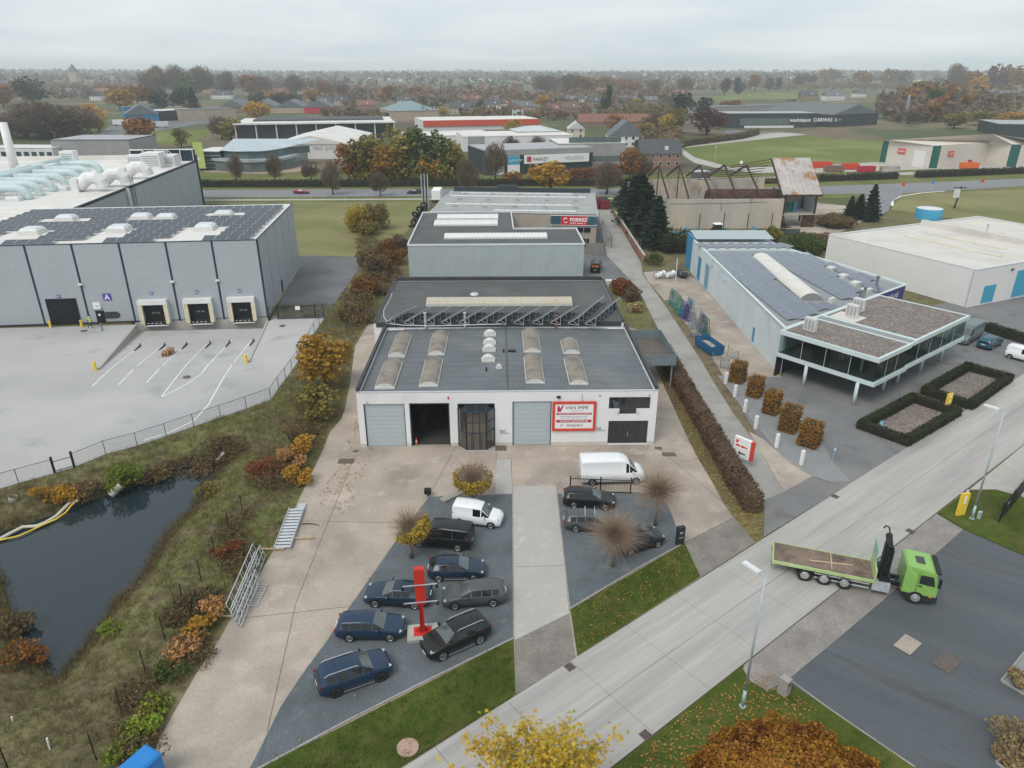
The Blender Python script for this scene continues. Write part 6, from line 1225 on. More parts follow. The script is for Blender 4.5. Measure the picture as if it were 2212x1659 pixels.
b_=g('X',305,665);pillar('letterbox_pillar','grey stone letterbox pillar at the corner of the paver strip',b_,1.25,.5,.6,sA,MT['kerb'],'letterbox',[(-.15,.8,.15,1.0,'iron_black')])
b_=g('T',1852,688);pillar('cable_box','small grey cable box at the foot of the verge lamp',b_,.7,.3,.25,sA,MT['lamp_grey'],'cable box')
def disc_sign(label,base,h,r,m,face):
 T=thing('round_sign',label,'sign',(base.x,base.y,.02),face);MB().cyl((0,0,0),(0,0,h),.03,n=6).build('post',MT['lamp_grey'],T);MB().cyl((0,-.05,h-r),(0,-.02,h-r),r,n=20).build('disc',m,T)
 MB().tube([(r*.62*math.cos(t),-.06,h-r+r*.62*math.sin(t))for t in[i*.45 for i in range(14)]],.02,4).build('ring',MT['ink_white'],T);box_ob('arrow',MT['ink_white'],T,-r*.45,-.062,h-r-.04,r*.4,-.052,h-r+.04)
disc_sign('round blue arrow sign inside the hedged gravel bed',g('e',862,1300),zr(g('e',862,1300),'e',1200),.36,MT['cyan_door'],.3);b_=g('T',690,255);disc_sign('small round blue sign at the tip of the gravel strip',b_,zr(b_,'T',122),.26,MT['blue_door'],.3)
b_=g('R',1838,272);h_=zr(b_,'R',60);SN=thing('direction_sign','white box sign with arrow and red edge on a post by the lane','sign',(b_.x,b_.y,.02),math.radians(-50))
MB().cyl((0,.1,0),(0,.1,1.2),.07,n=8).build('post',MT['lamp_grey'],SN);hh=max(2.9,h_);box_ob('panel',MT['sign_white'],SN,-.95,0,.9,.8,.3,hh);box_ob('red_edge',MT['red_sign'],SN,.801,-.01,.9,1.1,.31,hh)
b=MB();b.prism([(-.45,0),(-.2,.2),(-.2,.07),(.35,.07),(.35,-.07),(-.2,-.07),(-.2,-.2)],0,.006);o=b.build('arrow',MT['ink_dark'],SN,loc=(0,-.003,1.35));o.rotation_euler=R90
dashes(SN,-.8,.5,hh-.95,.2,MT['red_sign'],-.006,3);b=MB();b.prism([(0,0),(.22,0),(.31,-.02),(.62,.62),(.45,.66),(.27,.3),(.2,.62),(.0,.62)],0,.006);o=b.build('emblem',MT['red_sign'],SN,loc=(-.8,-.003,hh-.6));o.rotation_euler=R90;o.scale=(.6,.6,1)
for k,(reg,x,y,yt)in enumerate((('B',277,1255,1182),('B',336,1340,1262),('B',401,1438,1358),('B',471,1546,1462),('B',606,1668,1578),('T',447,264,150))):
 b_=g(reg,x,y);T=thing('marker_post','%s white square marker post from the steel barrier along the gravel strip'%['first','second','third','fourth','fifth','sixth'][k],'post',(b_.x,b_.y,.02),.5,'white marker posts');h_=zr(b_,reg,yt);MB().bevbox(-.14,-.14,0,.14,.14,h_,.02).build('shaft',MT['sign_white'],T);MB().box(-.16,-.16,0,.16,.16,.03).build('foot',MT['kerb'],T)
b_=g('V',1338,196);h_=zr(b_,'Q',1085)
RC=thing('sign_column','tall red steel beam column with spotlight arms on a white concrete base','column',(b_.x,b_.y,.02),math.radians(8))
MB().bevbox(-1.05,-.75,0,1.05,.75,.25,.03).build('base_block',MT['concrete_light'],RC);MB().box(-.6,-.42,.25,.6,.42,.29).build('base_plate',mat('red_col',(.52,.03,.018),.45,.08,1),RC)
hs=h_*.60
cl_=MB();cl_.box(-.16,-.03,.29,.16,.03,hs).box(-.16,-.2,.29,-.13,.2,hs).box(.13,-.2,.29,.16,.2,hs);cl_.build('lower_shaft',MT['red_col'],RC)
MB().box(-.34,-.2,hs-.6,.34,-.16,h_).box(-.34,.16,hs-.6,.34,.2,h_).box(-.34,-.16,hs-.6,-.30,.16,h_).box(.30,-.16,hs-.6,.34,.16,h_).box(-.34,-.2,h_,.34,.2,h_+.04).build('sign_box',MT['red_col'],RC)
for s in(-1,1):MB().add([(s*.16,-.02,.29),(s*.5,-.02,.29),(s*.16,-.02,.75),(s*.16,.02,.29),(s*.5,.02,.29),(s*.16,.02,.75)],[(0,1,2),(5,4,3),(0,3,4,1),(1,4,5,2),(2,5,3,0)]).build('gusset',MT['red_col'],RC)
for z in(h_-1.1,h_-2.5):
 MB().bar((-1.1,-.3,z),(1.1,-.3,z),.06).build('spot_arm',MT['steel_galv'],RC)
 for x in(-1.1,1.1):MB().obox((x,-.34,z-.14),.18,.16,.22,0).build('spotlight',MT['iron_black'],RC)
iron_gate('iron_railing','low black wrought-iron railing with spikes behind the white delivery van',g('R',492,476),g('R',968,492),1.5,cat='railing',arch=.18,leaves=2)
b_=g('Q',1378,512);T=thing('utility_box','small black utility box on a short post at the gravel edge','utility box',(b_.x,b_.y,.02));MB().cyl((0,0,0),(0,0,.35),.05,n=6).build('post',MT['iron_black'],T);MB().bevbox(-.3,-.2,.3,.3,.2,.8,.03).build('box',MT['iron_black'],T)
b_=g('Q',1568,520);T=thing('concrete_plank','grey concrete plank lying askew by the yellow globe tree','plank',(b_.x,b_.y,.05),.75);MB().bevbox(-1.1,-.35,0,1.1,.35,.18,.02).build('slab',MT['kerb'],T);MB().box(-.9,-.3,-.03,-.7,.3,0).build('bearer',MT['wood'],T)
for reg,x,y,w_,d in(('Q',730,235,1.5,.9),('R',1275,182,1.3,.7),('R',1190,132,.7,.5),('Q',1955,132,1.1,1.0),('Q',805,155,.5,.4),('W',495,462,.1,.1),('X',1290,280,1.7,1.1),('X',1600,425,1.7,1.1)):
 if w_<.2:continue
 b_=g(reg,x,y);tag(MB().box(-w_/2,-d/2,0,w_/2,d/2,.012).build('access_cover',MT['iron_brown']if reg!='X' or x>1500 else MT['concrete_tan'],loc=(b_.x,b_.y,.05),rz=0 if reg!='X' else sA),{730:'rectangular iron cover in the tan forecourt near the first grey door',1275:'rectangular iron cover in the forecourt beyond the white delivery van',1190:'small iron cover before the office entrance',1955:'square iron cover beside the glazed bay',805:'tiny iron cover by the workshop corner',1290:'pale concrete cover set in the dark asphalt lot',1600:'reddish cover set in the dark asphalt lot'}[x],'cover')
mh=g('V',1218,1100);tag(MB().cyl((0,0,0),(0,0,.05),.62,n=24).build('manhole_cover',mat('manhole_pink',(.42,.28,.22),.85,.1,1),loc=(mh.x,mh.y,.06)),'round pinkish manhole cover in the lawn','manhole')
sp0,sp1,sq0,sq1=g('Q',178,935),g('Q',272,948),g('Q',292,625),g('Q',390,622)
o_,a_,L_=frame((sp0+sp1)/2,(sq0+sq1)/2);ST=thing('steel_stair','galvanised steel stair flight lying on the concrete drive','stair flight',(*o_,.03),a_);w_=1.25
for s in(-1,1):MB().box(0,s*w_-.02 if False else s*w_/2-.03,.02,L_,s*w_/2+.03,.32).build('stringer',MT['steel_galv'],ST)
tm=MB().box(-.1,-w_/2+.03,0,.1,w_/2-.03,.035).mesh('tread',MT['steel_galv'])
for i in range(13):inst('tread',tm,ST,(L_*(i+.5)/13,0,.2),rot=(0,-.35,0))
MB().box(L_,-w_/2-.03,.05,L_+.9,w_/2+.03-w_*.5,.10).build('landing_plate',MT['steel_galv'],ST)
ra,rb=g('P',1885,1545),g('P',2110,985);o_,a_,L_=frame(ra,rb)
for k,(off,lean,l0,l1)in enumerate(((0,.25,0,.98),(-.28,.15,.05,.88),(-.55,.3,.12,1.0),(.25,.1,-.02,.6))):
 base=Vector(o_)+Matrix.Rotation(a_,2)@Vector((L_*l0,-off));LL=L_*(l1-l0)
 T=thing('steel_railing','%s galvanised railing in the leaning stack beside the drive'%['outermost','second','third','innermost'][k],'railing',(base.x,base.y,.05),a_,'galvanised railings stacked by the drive')
 ly=lambda z:z*math.tan(lean)
 for z in(.08,.55,1.15):MB().bar((0,ly(z),z),(LL,ly(z),z),.055).build('rail',MT['steel_galv'],T)
 n=int(LL/.6);br_=MB()
 for i in range(n+1):MB().bar((LL*i/n,ly(.08),.08),(LL*(i+(.5 if(i%2 and i<n)else 0))/n,ly(1.15),1.15),.045).build('baluster',MT['steel_galv'],T)
la,lb=g('P',2005,1385),g('P',2085,1220);o_,a_,L_=frame(la,lb);T=thing('steel_ladder','short galvanised ladder frame lying by the stacked railings','ladder',(*o_,.04),a_)
for s in(-1,1):MB().bar((0,s*.3,.05),(L_,s*.3,.05),.05).build('stile',MT['steel_galv'],T)
for i in range(9):MB().bar((L_*i/8,-.3,.05),(L_*i/8,.3,.05),.035).build('rung',MT['steel_galv'],T)
for k,(r1,x1,y1,r2,x2,y2)in enumerate((('P',1650,1472,'P',1850,1475),('P',2030,942,'Q',240,940),('Q',320,857,'Q',475,850))):
 p,q=g(r1,x1,y1),g(r2,x2,y2);o_,a_,L_=frame(p,q);tag(MB().box(0,-.06,0,L_,.06,.09).build('timber_batten',MT['wood_pale'],loc=(*o_,.12),rz=a_),['timber batten under the near end of the stacked railings','timber batten under the far end of the stacked railings','timber batten lying beside the steel stair'][k],'timber')
p,q=g('Q',380,735),g('Q',520,745);tag(MB().tube([(p.x,p.y,.06),((p.x+q.x)/2,(p.y+q.y)/2+.15,.07),(q.x,q.y,.05)],[.05,.04,.02],5).build('fallen_branch',MT['rust_dark']),'dark fallen branch on the drive beside the steel stair','branch')
def pipe(label,a,c,r,name='drain_pipe',m='concrete_light'):
 T=thing(name,label,'pipe',tuple(a));d=Vector(c)-Vector(a);MB().cyl((0,0,0),tuple(d),r,n=16,caps=False).build('shell',MT[m],T,True);MB().cyl(tuple(d*.02),tuple(d*.03),r*.86,n=16).build('bore_shade',MT['arch'],T)  # black disc near the mouth stands for shade inside the pipe
pipe('concrete outfall pipe above the pond under a yellow bush',g('P',880,500,-1.1),g('P',960,420,-.35),.34);pipe('thin outfall pipe at the narrow end of the pond',g('P',1712,243,-1.1),g('P',1775,165,-.3),.17);pipe('white concrete pipe mouth in the bank by the warehouse wicket',g('P',104,550,-.5),g('P',104,510,.0),.35)
hs_=[(-120,900),(0,850),(90,800),(180,755),(290,748),(370,715),(450,665),(510,605),(550,565),(620,545)]
tag(MB().tube([g('P',x,y,WZ+.18 if i<7 else WZ+.3+.2*(i-7))for i,(x,y)in enumerate(hs_)],.16,8).build('suction_hose',mat('hose_pale',(.52,.49,.42),.7),None,True),'thick pale suction hose floating on the pond','hose')
hs_=[(-120,875),(0,858),(150,825),(260,775),(340,738),(440,695),(520,640),(560,590),(590,560)]
tag(MB().tube([g('P',x,y,WZ+.16 if i<6 else WZ+.3+.18*(i-6))for i,(x,y)in enumerate(hs_)],.07,8).build('hose',MT['yellow'],None,True),'thin yellow hose lying along the pale hose','hose')
wp_=[(1900,500,655),(1795,655,800),(1680,832,990),(1570,1025,1185),(1435,1245,1385),(1283,1478,1650)]
fpts=[g('P',x+25,y1)for x,y0,y1 in wp_]+[g('U',x,y)for x,y in((1158,518),(970,830),(763,1190),(545,1480))]
fence('wire_fence','dark wire fence with thin iron posts between the pond bank and the drive',[Vector((p.x,p.y,0))for p in fpts],2.0,post_r=.04,rail=False);fence('wire_fence','wire fence corner posts in the grass below the pond',[g('U',60,1250),g('U',-80,1330),g('U',-300,1500)],2.0,post_r=.04,rail=False)
fence('bank_fence','dark mesh fence climbing the overgrown bank beside the rear hall',[g('A',x,y)for x,y in((40,935),(120,820),(170,720),(240,620))],2.2,post_r=.04,rail=True)
for k,(x,y)in enumerate(((100,890),(395,1105))):b_=g('U',x,y);tag(MB().cyl((0,0,0),(.05,0,.95 if k else.5),.05,n=8).build('survey_stake',MT['sign_white'],loc=(b_.x,b_.y,-.1)),['short white stake in the rough grass below the pond','white stake in the rough grass near the wire fence corner'][k],'stake')
b_=g('U',1165,1390);T=thing('blue_cabin','bright blue plastic container at the edge of the drive','container',(b_.x,b_.y,0),math.radians(62));BL=mat('plastic_blue',(.02,.20,.55),.35,.04,1,.02)
MB().bevbox(-.8,-.62,.15,.8,.62,1.75,.18).build('body',BL,T);MB().bevbox(-.84,-.66,1.75,.84,.66,1.95,.12).build('lid',BL,T);MB().box(-.75,-.6,0,.75,.6,.15).build('base',MT['ink_grey'],T);MB().box(-.845,-.4,.4,-.80,.4,1.6).build('side_panel',MT['ink_grey'],T)
def skin_body(name,verts,edges,rad,m,parent,root=0):
 me=bpy.data.meshes.new(name);me.from_pydata(verts,edges,[]);o=inst(name,me,parent);md=o.modifiers.new('skin','SKIN')
 for i,sv in enumerate(me.skin_vertices[0].data):sv.radius=(rad[i],rad[i]);sv.use_root=(i==root)
 o.modifiers.new('sub','SUBSURF').levels=1;o.modifiers['sub'].render_levels=2;me.materials.append(m);return o
b_=g('L',590,895);PT=thing('person','person in a yellow hi-vis vest and white helmet walking before the warehouse','person',(b_.x,b_.y,.03),wrz)
V=[(0,0,.95),(0,.0,1.15),(0.03,0,1.38),(.04,0,1.52),(.07,0,1.68),(.0,-.2,1.42),(-.12,-.26,1.18),(.06,-.24,.98),(.0,.2,1.42),(.14,.26,1.2),(.34,.2,1.12),(0,-.1,.9),(.25,-.11,.52),(.30,-.1,.1),(.44,-.1,.05),(0,.1,.9),(-.16,.11,.52),(-.42,.1,.16),(-.32,.1,.06)]
Ed=[(0,1),(1,2),(2,3),(3,4),(2,5),(5,6),(6,7),(2,8),(8,9),(9,10),(0,11),(11,12),(12,13),(13,14),(0,15),(15,16),(16,17),(17,18)]
Rr_=[.15,.15,.17,.06,.10,.075,.05,.04,.075,.05,.04,.10,.075,.05,.045,.10,.075,.05,.045]
skin_body('body',V,Ed,Rr_,mat('work_trousers',(.035,.04,.055),.8),PT)
MB().cyl((.0,0,.98),(.035,0,1.46),.21,.2,n=14).sphere((.035,0,1.46),.2,.24,.07,12,5).build('hi_vis_vest',mat('hi_vis',(.68,.80,.08),.6),PT,True);MB().cyl((0,0,1.1),(.01,0,1.15),.216,n=14).build('reflective_band',MT['ink_white'],PT)
MB().sphere((.08,0,1.69),.105,.09,.12,12,8).build('head',mat('skin',(.42,.25,.18),.6),PT,True);MB().sphere((.07,0,1.76),.125,.115,.085,12,6).build('helmet',MT['ink_white'],PT,True)
for s,(x,y,z)in((1,(.07,-.24,.95)),(2,(.36,.2,1.11))):MB().sphere((x,y,z),.05,.035,.06,8,5).build('hand',MT['skin'],PT,True)
def skip_mesh(T,m,L,W_,H_,inner=None,rows=0):
 t=MB();a,c=L/2,W_/2
 t.add([(-a,-c,.2),(a,-c,.2),(a,c,.2),(-a,c,.2),(-a-.15,-c-.05,H_),(a+.15,-c-.05,H_),(a+.15,c+.05,H_),(-a-.15,c+.05,H_),(-a+.05,-c+.08,.3),(a-.05,-c+.08,.3),(a-.05,c-.08,.3),(-a+.05,c-.08,.3),(-a-.07,-c+.03,H_),(a+.07,-c+.03,H_),(a+.07,c-.03,H_),(-a-.07,c-.03,H_)],[(3,2,1,0),(0,1,5,4),(1,2,6,5),(2,3,7,6),(3,0,4,7),(8,9,10,11),(9,8,12,13),(10,9,13,14),(11,10,14,15),(8,11,15,12),(4,5,13,12),(5,6,14,13),(6,7,15,14),(7,4,12,15)])
 t.build('shell',m,T)
 n=max(3,int(L/.7))
 for i in range(n):
  x=-a+.2+(L-.4)*i/(n-1)
  for s in(-1,1):MB().box(x-.05,s*c-(.1 if s<0 else-.02),.25,x+.05,s*c+(-.02 if s<0 else.1),H_-.05).build('rib',m,T)
 for s in(-1,1):MB().box(-a,s*c*.6-.07,0,a,s*c*.6+.07,.2).build('skid',MT['iron_black'],T)
 if inner:MB().box(-a+.06,-c+.09,.3,a-.06,c-.09,.3+inner[1]).build('contents',inner[0],T)
p,q=g('o',930,1330),g('o',850,1080);o_,a_,L_=frame(g('o',1095,1320),g('o',955,1050));cskip=(g('o',970,1335)+g('o',1200,1320))/2
T=thing('blue_skip','blue steel skip with wood and rubble in the glazier yard','skip',(cskip.x-.75,cskip.y+2.0,.02),math.radians(104));skip_mesh(T,mat('skip_blue',(.012,.10,.22),.5,.1,1),4.4,1.9,1.35,(mat('rubble',(.42,.36,.30),.9,.3,1.5,.2,5,c2=(.30,.13,.05),c2s=1.2),.35));MB().prism([(-.7,.2),(.7,.2),(.5,1.45),(-.5,1.45)],0,.05).build('hook_plate',MT['skip_blue'],T,loc=(-2.3,0,0)).rotation_euler=(math.pi/2,0,math.pi/2)
rk=[('teal','steel_teal',(.03,.22,.22),492,665),('dark green','steel_green',(.025,.16,.10),560,735),('bright green','steel_green2',(.03,.22,.11),590,790),('blue','steel_blue',(.05,.12,.32),635,830),('purple','steel_purple',(.14,.06,.20),680,865),('turquoise','steel_turq',(.02,.26,.36),715,790),('grey','steel_grey',(.25,.28,.29),740,960),('slate','steel_slate',(.16,.18,.2),800,1080),('lilac','steel_lilac',(.2,.17,.33),870,985),('bottle green','steel_bottle',(.015,.10,.075),905,1040)]
for nm,mk_,c,x,y in rk:
 b_=g('o',x,y);T=thing('glass_rack','%s steel A-frame glass rack at the lane side of the glazier yard'%nm,'glass rack',(b_.x,b_.y,.02),math.radians(100)+.1*rnd.uniform(-1,1),'glass racks in the glazier yard');m=mat(mk_,c,.5,.1,1)
 hh=2.5;MB().box(-1.0,-.5,.08,1.0,.5,.18).build('base',m,T)
 for sx in(-1,-.33,.33,1):MB().bar((sx,-.48,.15),(sx,-.06,hh),.06).bar((sx,.48,.15),(sx,.06,hh),.06).bar((sx,-.08,hh),(sx,.08,hh),.06).build('a_frame',m,T)
 for z in(.6,1.2,1.8,hh):MB().bar((-1,-.5+.17*z,z),(1,-.5+.17*z,z),.05).build('rail',m,T);MB().bar((-1,.5-.17*z,z),(1,.5-.17*z,z),.05).build('rail',m,T)
 if nm in('teal','purple','turquoise','lilac'):MB().add([(-.9,.42,.25),(.9,.42,.25),(.9,.10,hh-.2),(-.9,.10,hh-.2)],[(0,1,2,3)]).build('glass_sheet',MT['glass_pale'],T)
for k,(p,q)in enumerate((((1000,1440),(1110,1500)),((1110,1500),(1215,1530)),((1205,1340),(1340,1420)))):
 p,q=g('o',*p),g('o',*q);o_,a_,L_=frame(p,q);T=thing('steel_barrier',['grey steel crowd barrier behind the blue skip','grey slatted steel gate between skip and clipped hedge','low turquoise mesh barrier beside the skip'][k],'barrier',(*o_,.02),a_)
 for x in(0,L_):MB().box(x-.03,-.03,0,x+.03,.03,1.7).build('post',MT['steel_bluegrey'],T)
 for i in range(10 if k==1 else 5):MB().box(.03,-.015,.2+i*(1.45/(10 if k==1 else 5)),L_-.03,.015,.26+i*(1.45/(10 if k==1 else 5))).build('slat',MT['steel_bluegrey'],T)
b_=g('o',528,365);T=post_thing('flag_pole','thin white pole in the glazier yard by the bag crate',b_,zr(b_,'o',60),.06,MT['sign_white'],'pole',n=8)
b_=g('o',405,335);T=thing('bag_crate','wire crate full of white sacks at the end of the glazier yard','crate',(b_.x,b_.y+.8,.02),.05)
for x in(-1.9,-.65,.65,1.9):
 for y in(-.7,.7):MB().box(x-.03,y-.03,0,x+.03,y+.03,1.6).build('post',MT['steel_bluegrey'],T)
for z in(.15,.5,.85,1.2,1.55):
 for y in(-.72,.72):MB().box(-1.9,y-.012,z,1.9,y+.012,z+.03).build('bar',MT['steel_bluegrey'],T)
for i in range(12):MB().sphere((-1.5+(i%6)*.6,-.3+.6*(i//6),.5+.55*((i*7)%3)/2),.38,.34,.42,9,6).build('sack',MT['ink_white'],T,True)
b_=g('o',660,340);T=thing('trailer','black flat car trailer parked by the blue shed doors','trailer',(b_.x-.3,b_.y+2.4,.02),math.radians(-82))
MB().bevbox(-2.2,-.85,.55,2.0,.85,.7,.03).build('deck',MT['iron_black'],T);MB().bar((2.0,0,.6),(3.2,0,.5),.1).build('drawbar',MT['iron_black'],T)
for s in(-1,1):MB().cyl((-.3,s*.9,.32),(-.3,s*1.08,.32),.32,n=16).build('tyre',MT['tyre'],T)
MB().bar((1.6,-.8,.7),(1.6,-.8,1.3),.05).bar((1.6,.8,.7),(1.6,.8,1.3),.05).bar((1.6,-.8,1.3),(1.6,.8,1.3),.05).build('front_rail',MT['steel_galv'],T);MB().cyl((3.2,0,0),(3.2,0,.5),.1,n=8).build('jockey_wheel',MT['rim'],T)
tm=MB();R0,r0,n,m_=.55,.19,16,8
for i in range(n):
 for j in range(m_):
  t,s=2*math.pi*i/n,2*math.pi*j/m_;tm.v.append(((R0+r0*math.cos(s))*math.cos(t),(R0+r0*math.cos(s))*math.sin(t),r0*1.3*math.sin(s)))
for i in range(n):
 for j in range(m_):tm.f.append((i*m_+j,((i+1)%n)*m_+j,((i+1)%n)*m_+(j+1)%m_,i*m_+(j+1)%m_));tm.m.append(0)
tym=tm.mesh('scrap_tyre',MT['tyre'],True)
for k,(x,y,z,rx)in enumerate(((470,222,.6,1.3),(485,200,.7,1.2),(500,182,.7,1.4),(512,165,.7,1.25),(525,150,.7,1.2),(540,135,.6,1.3),(480,190,1.4,1.0),(508,158,1.5,1.1),(535,128,1.4,1.2),(460,238,.3,.3),(495,208,.3,.2))):
 b_=g('A',x,y);tag(inst('scrap_tyre',tym,None,(b_.x,b_.y,z),rot=(rx,0,.9+.3*k),sc_=1.25),'big black scrap tyre in the heap beside the tyre hall','tyre','scrap tyres')
CR=mat('container_red',(.20,.018,.03),.55,.12,.8)
for k,(x,y)in enumerate(((1637,125),(1707,125))):
 b_=g('A',x,y);T=thing('refuse_container',['open dark red refuse container full of tyres behind the tyre hall','closed dark red refuse container next to the hedge'][k],'container',(b_.x,b_.y+3,.02),math.pi/2+.03);skip_mesh(T,CR,6.0,2.4,2.5,(MT['tyre'],1.9 if k==0 else 2.1))
o_,a_,L_=frame(g('A',1582,412),g('A',1705,414));T=thing('plank_fence','grey horizontal plank fence at the tyre hall yard','fence',(*o_,0),a_);pl=MB().box(0,-.03,0,L_,.03,.2).mesh('plank',mat('plank_grey',(.23,.215,.20),.85,.15,1))
for i in range(10):inst('plank',pl,T,(0,0,.1+i*.225))
for x in(0,L_/2,L_):MB().box(x-.07,.035,0,x+.07,.14,2.4).build('post',MT['plank_grey'],T)
fence('yard_fence','tall dark mesh fence beside the tyre hall flank',[g('A',1705,414),g('A',1750,370),g('A',1690,260),g('A',1668,210)],2.6,post_r=.05)
for k,(x,y,w_,d,h_,m)in enumerate(((1655,588,2.0,1.2,.9,'wood_pale'),(1740,618,1.6,1.2,1.1,'skylight_white'),(1785,618,1.6,1.2,1.1,'skylight_white'))):
 b_=g('A',x,y);T=thing('pallet_crate',['stack of grey timber in front of the black van','white slatted crate next to the timber stack','white slatted crate beside the lane shrubs'][k],'crate',(b_.x,b_.y,.02),.05)
 for i in range(5):MB().box(-w_/2,-d/2,i*h_/5,w_/2,d/2,i*h_/5+h_/5*.7).build('slat_layer',MT[m],T)
b_=g('A',545,118);T=thing('profile_rack','tall upright bundle of dark steel profiles by the tyre hall','steel rack',(b_.x,b_.y,.02))
for i in range(5):MB().box(-.9+i*.42,-.2,0,-.62+i*.42,.2,9.2).build('profile',MT['clad_dark']if i%2 else MT['clad_grey'],T)
b_=g('A',606,98);T=thing('parked_truck','white box truck nose behind the tyre hall','truck',(b_.x,b_.y+8,.02),math.pi/2);MB().bevbox(-4,-1.25,.9,2.4,1.25,3.6,.1).build('box_body',MT['ink_white'],T);MB().bevbox(2.5,-1.2,.6,4.2,1.2,2.9,.2).build('cab',MT['ink_white'],T)
for x in(-2.5,3.3):
 for s in(-1,1):MB().cyl((x,s*.9,.5),(x,s*1.2,.5),.5,n=16).build('tyre',MT['tyre'],T)
for k,x in enumerate((880,930,980,1230,1275,1320,1365,1410)):
 b_=g('f',x,735);tag(MB().bevbox(-.6,-.6,0,.6,.6,1.15,.25).build('bulk_bag',MT['ink_white'],loc=(b_.x,b_.y+1,.02),rz=.2*k),'white bulk bag standing against the burnt hall','bag','bulk bags')
b_=g('f',1110,735);T=thing('tractor','small tractor with white cab roof parked at the burnt wall','tractor',(b_.x,b_.y+1.5,.02),.1)
MB().bevbox(-.8,-.8,.9,.9,.8,2.6,.1).build('cab',MT['glass_dark'],T);MB().bevbox(-.9,-.9,2.6,1.0,.9,2.8,.1).build('cab_roof',MT['ink_white'],T);MB().bevbox(.9,-.45,.8,2.6,.45,1.6,.1).build('bonnet',mat('tractor_green',(.02,.09,.04),.5),T)
for x,r_ in((-.4,.8),(2.0,.5)):
 for s in(-1,1):MB().cyl((x,s*.75,r_),(x,s*1.15,r_),r_,n=18).build('tyre',MT['tyre'],T)
for k,(x,y)in enumerate(((680,745),(830,745))):
 b_=g('f',x,y);T=thing('farm_implement',['rust-red and blue farm implement by the conifer','blue framed farm implement by the burnt wall'][k],'farm implement',(b_.x,b_.y+1,.02));m=MT['blue_door']if k else MT['rust_dark']
 for i in range(5):MB().bar((-2+i,0,.3),(-1.6+i,.8,1.9+.3*(i%2)),.18).build('tine',m,T)
 MB().bar((-2.2,.2,1.0),(2.4,.2,1.0),.3).bar((-2,.9,.7),(2.2,.9,.7),.25).build('beam',MT['blue_door'],T)
b_=g('f',1500,730);T=thing('mesh_enclosure','pale turquoise mesh enclosure at the end of the burnt wall','enclosure',(b_.x,b_.y,.02));MB().box(0,0,0,.08,3,1.8).build('end_panel',MT['cyan_door'],T);MB().box(.08,0,.1,10,.05,1.7).build('long_panel',glassmat('mesh_teal',(.55,.75,.78),.45,.5),T)
p,q=g('T',2012,718),g('T',2330,330);o_,a_,L_=frame(p,q);T=thing('panel_fence','black panel fence with a small pale plate beside the verge','fence',(*o_,.03),a_);h_=1.9;n=8
for i in range(n):MB().box(L_*i/n+.04,-.03,.12,L_*(i+1)/n-.04,.03,h_).build('panel',MT['iron_black'],T);MB().box(L_*i/n-.04,-.05,0,L_*i/n+.04,.05,h_+.08).build('post',MT['iron_black'],T)
MB().box(1.2,-.05,1.2,1.7,-.032,1.45).build('plate',MT['ink_grey'],T)
# ================================================================= VEGETATION
leafmat('lf_gold',[(.30,.15,.018),(.52,.30,.03),(.42,.22,.03),(.30,.22,.04)]);leafmat('lf_olive',[(.10,.09,.02),(.20,.17,.035),(.27,.22,.05),(.16,.15,.04)]);leafmat('lf_rust',[(.13,.055,.018),(.25,.10,.022),(.32,.15,.03),(.19,.10,.03)])
leafmat('lf_bare',[(.13,.095,.07),(.19,.14,.10),(.16,.12,.085),(.24,.16,.10)]);leafmat('lf_dark',[(.010,.024,.014),(.022,.045,.024),(.03,.055,.03)]);leafmat('lf_green',[(.035,.06,.012),(.07,.11,.02),(.11,.13,.03)]);leafmat('lf_maroon',[(.07,.018,.016),(.13,.035,.028),(.10,.035,.03)])
leafmat('lf_lime',[(.22,.26,.03),(.16,.24,.025),(.30,.28,.04)]);leafmat('lf_pink',[(.45,.23,.10),(.52,.27,.11),(.48,.30,.07)]);leafmat('lf_grass',[(.11,.10,.035),(.22,.185,.085),(.14,.14,.042),(.27,.215,.115)]);leafmat('lf_tan',[(.30,.22,.10),(.42,.32,.16),(.24,.17,.08)]);leafmat('lf_litter',[(.35,.15,.03),(.45,.26,.06),(.25,.10,.03)]);leafmat('lf_hedge',[(.012,.02,.006),(.03,.042,.012),(.045,.055,.016)]);leafmat('lf_beech',[(.16,.075,.02),(.30,.14,.025),(.38,.20,.03),(.20,.16,.03)]);leafmat('lf_brownhedge',[(.075,.05,.035),(.13,.085,.055),(.17,.11,.07)]);leafmat('lf_brush',[(.10,.085,.045),(.16,.13,.065),(.20,.12,.05),(.12,.115,.05)]);leafmat('lf_red',[(.20,.05,.015),(.27,.085,.02),(.18,.07,.025)]);leafmat('lf_yel',[(.42,.30,.025),(.55,.40,.04),(.50,.30,.03),(.32,.30,.04),(.36,.17,.03)])
mat('bark',(.11,.085,.065),.9,.2,2,.1);mat('bark_pale',(.24,.185,.135),.9,.2,2,.1);mat('bark_dark',(.035,.03,.025),.9,.2,2)
def leaves(P,size,rs,nrm=None,asp=1.0,up=0.0):
 n=len(P);a=rs.normal(size=(n,3));
 if nrm is not None:a=a*.8+nrm*1.2
 a[:,2]+=up;a/=np.linalg.norm(a,axis=1,keepdims=True)+1e-9
 t=np.cross(a,rs.normal(size=(n,3)));t/=np.linalg.norm(t,axis=1,keepdims=True)+1e-9;b=np.cross(a,t)
 s=(size*rs.uniform(.6,1.35,(n,1)))*.5;t=t*s*asp;b=b*s
 V=np.stack([P-t-b*.4,P+b,P+t-b*.4,P-b*.9],1).reshape(-1,3);return V,np.arange(4*n).reshape(n,4)
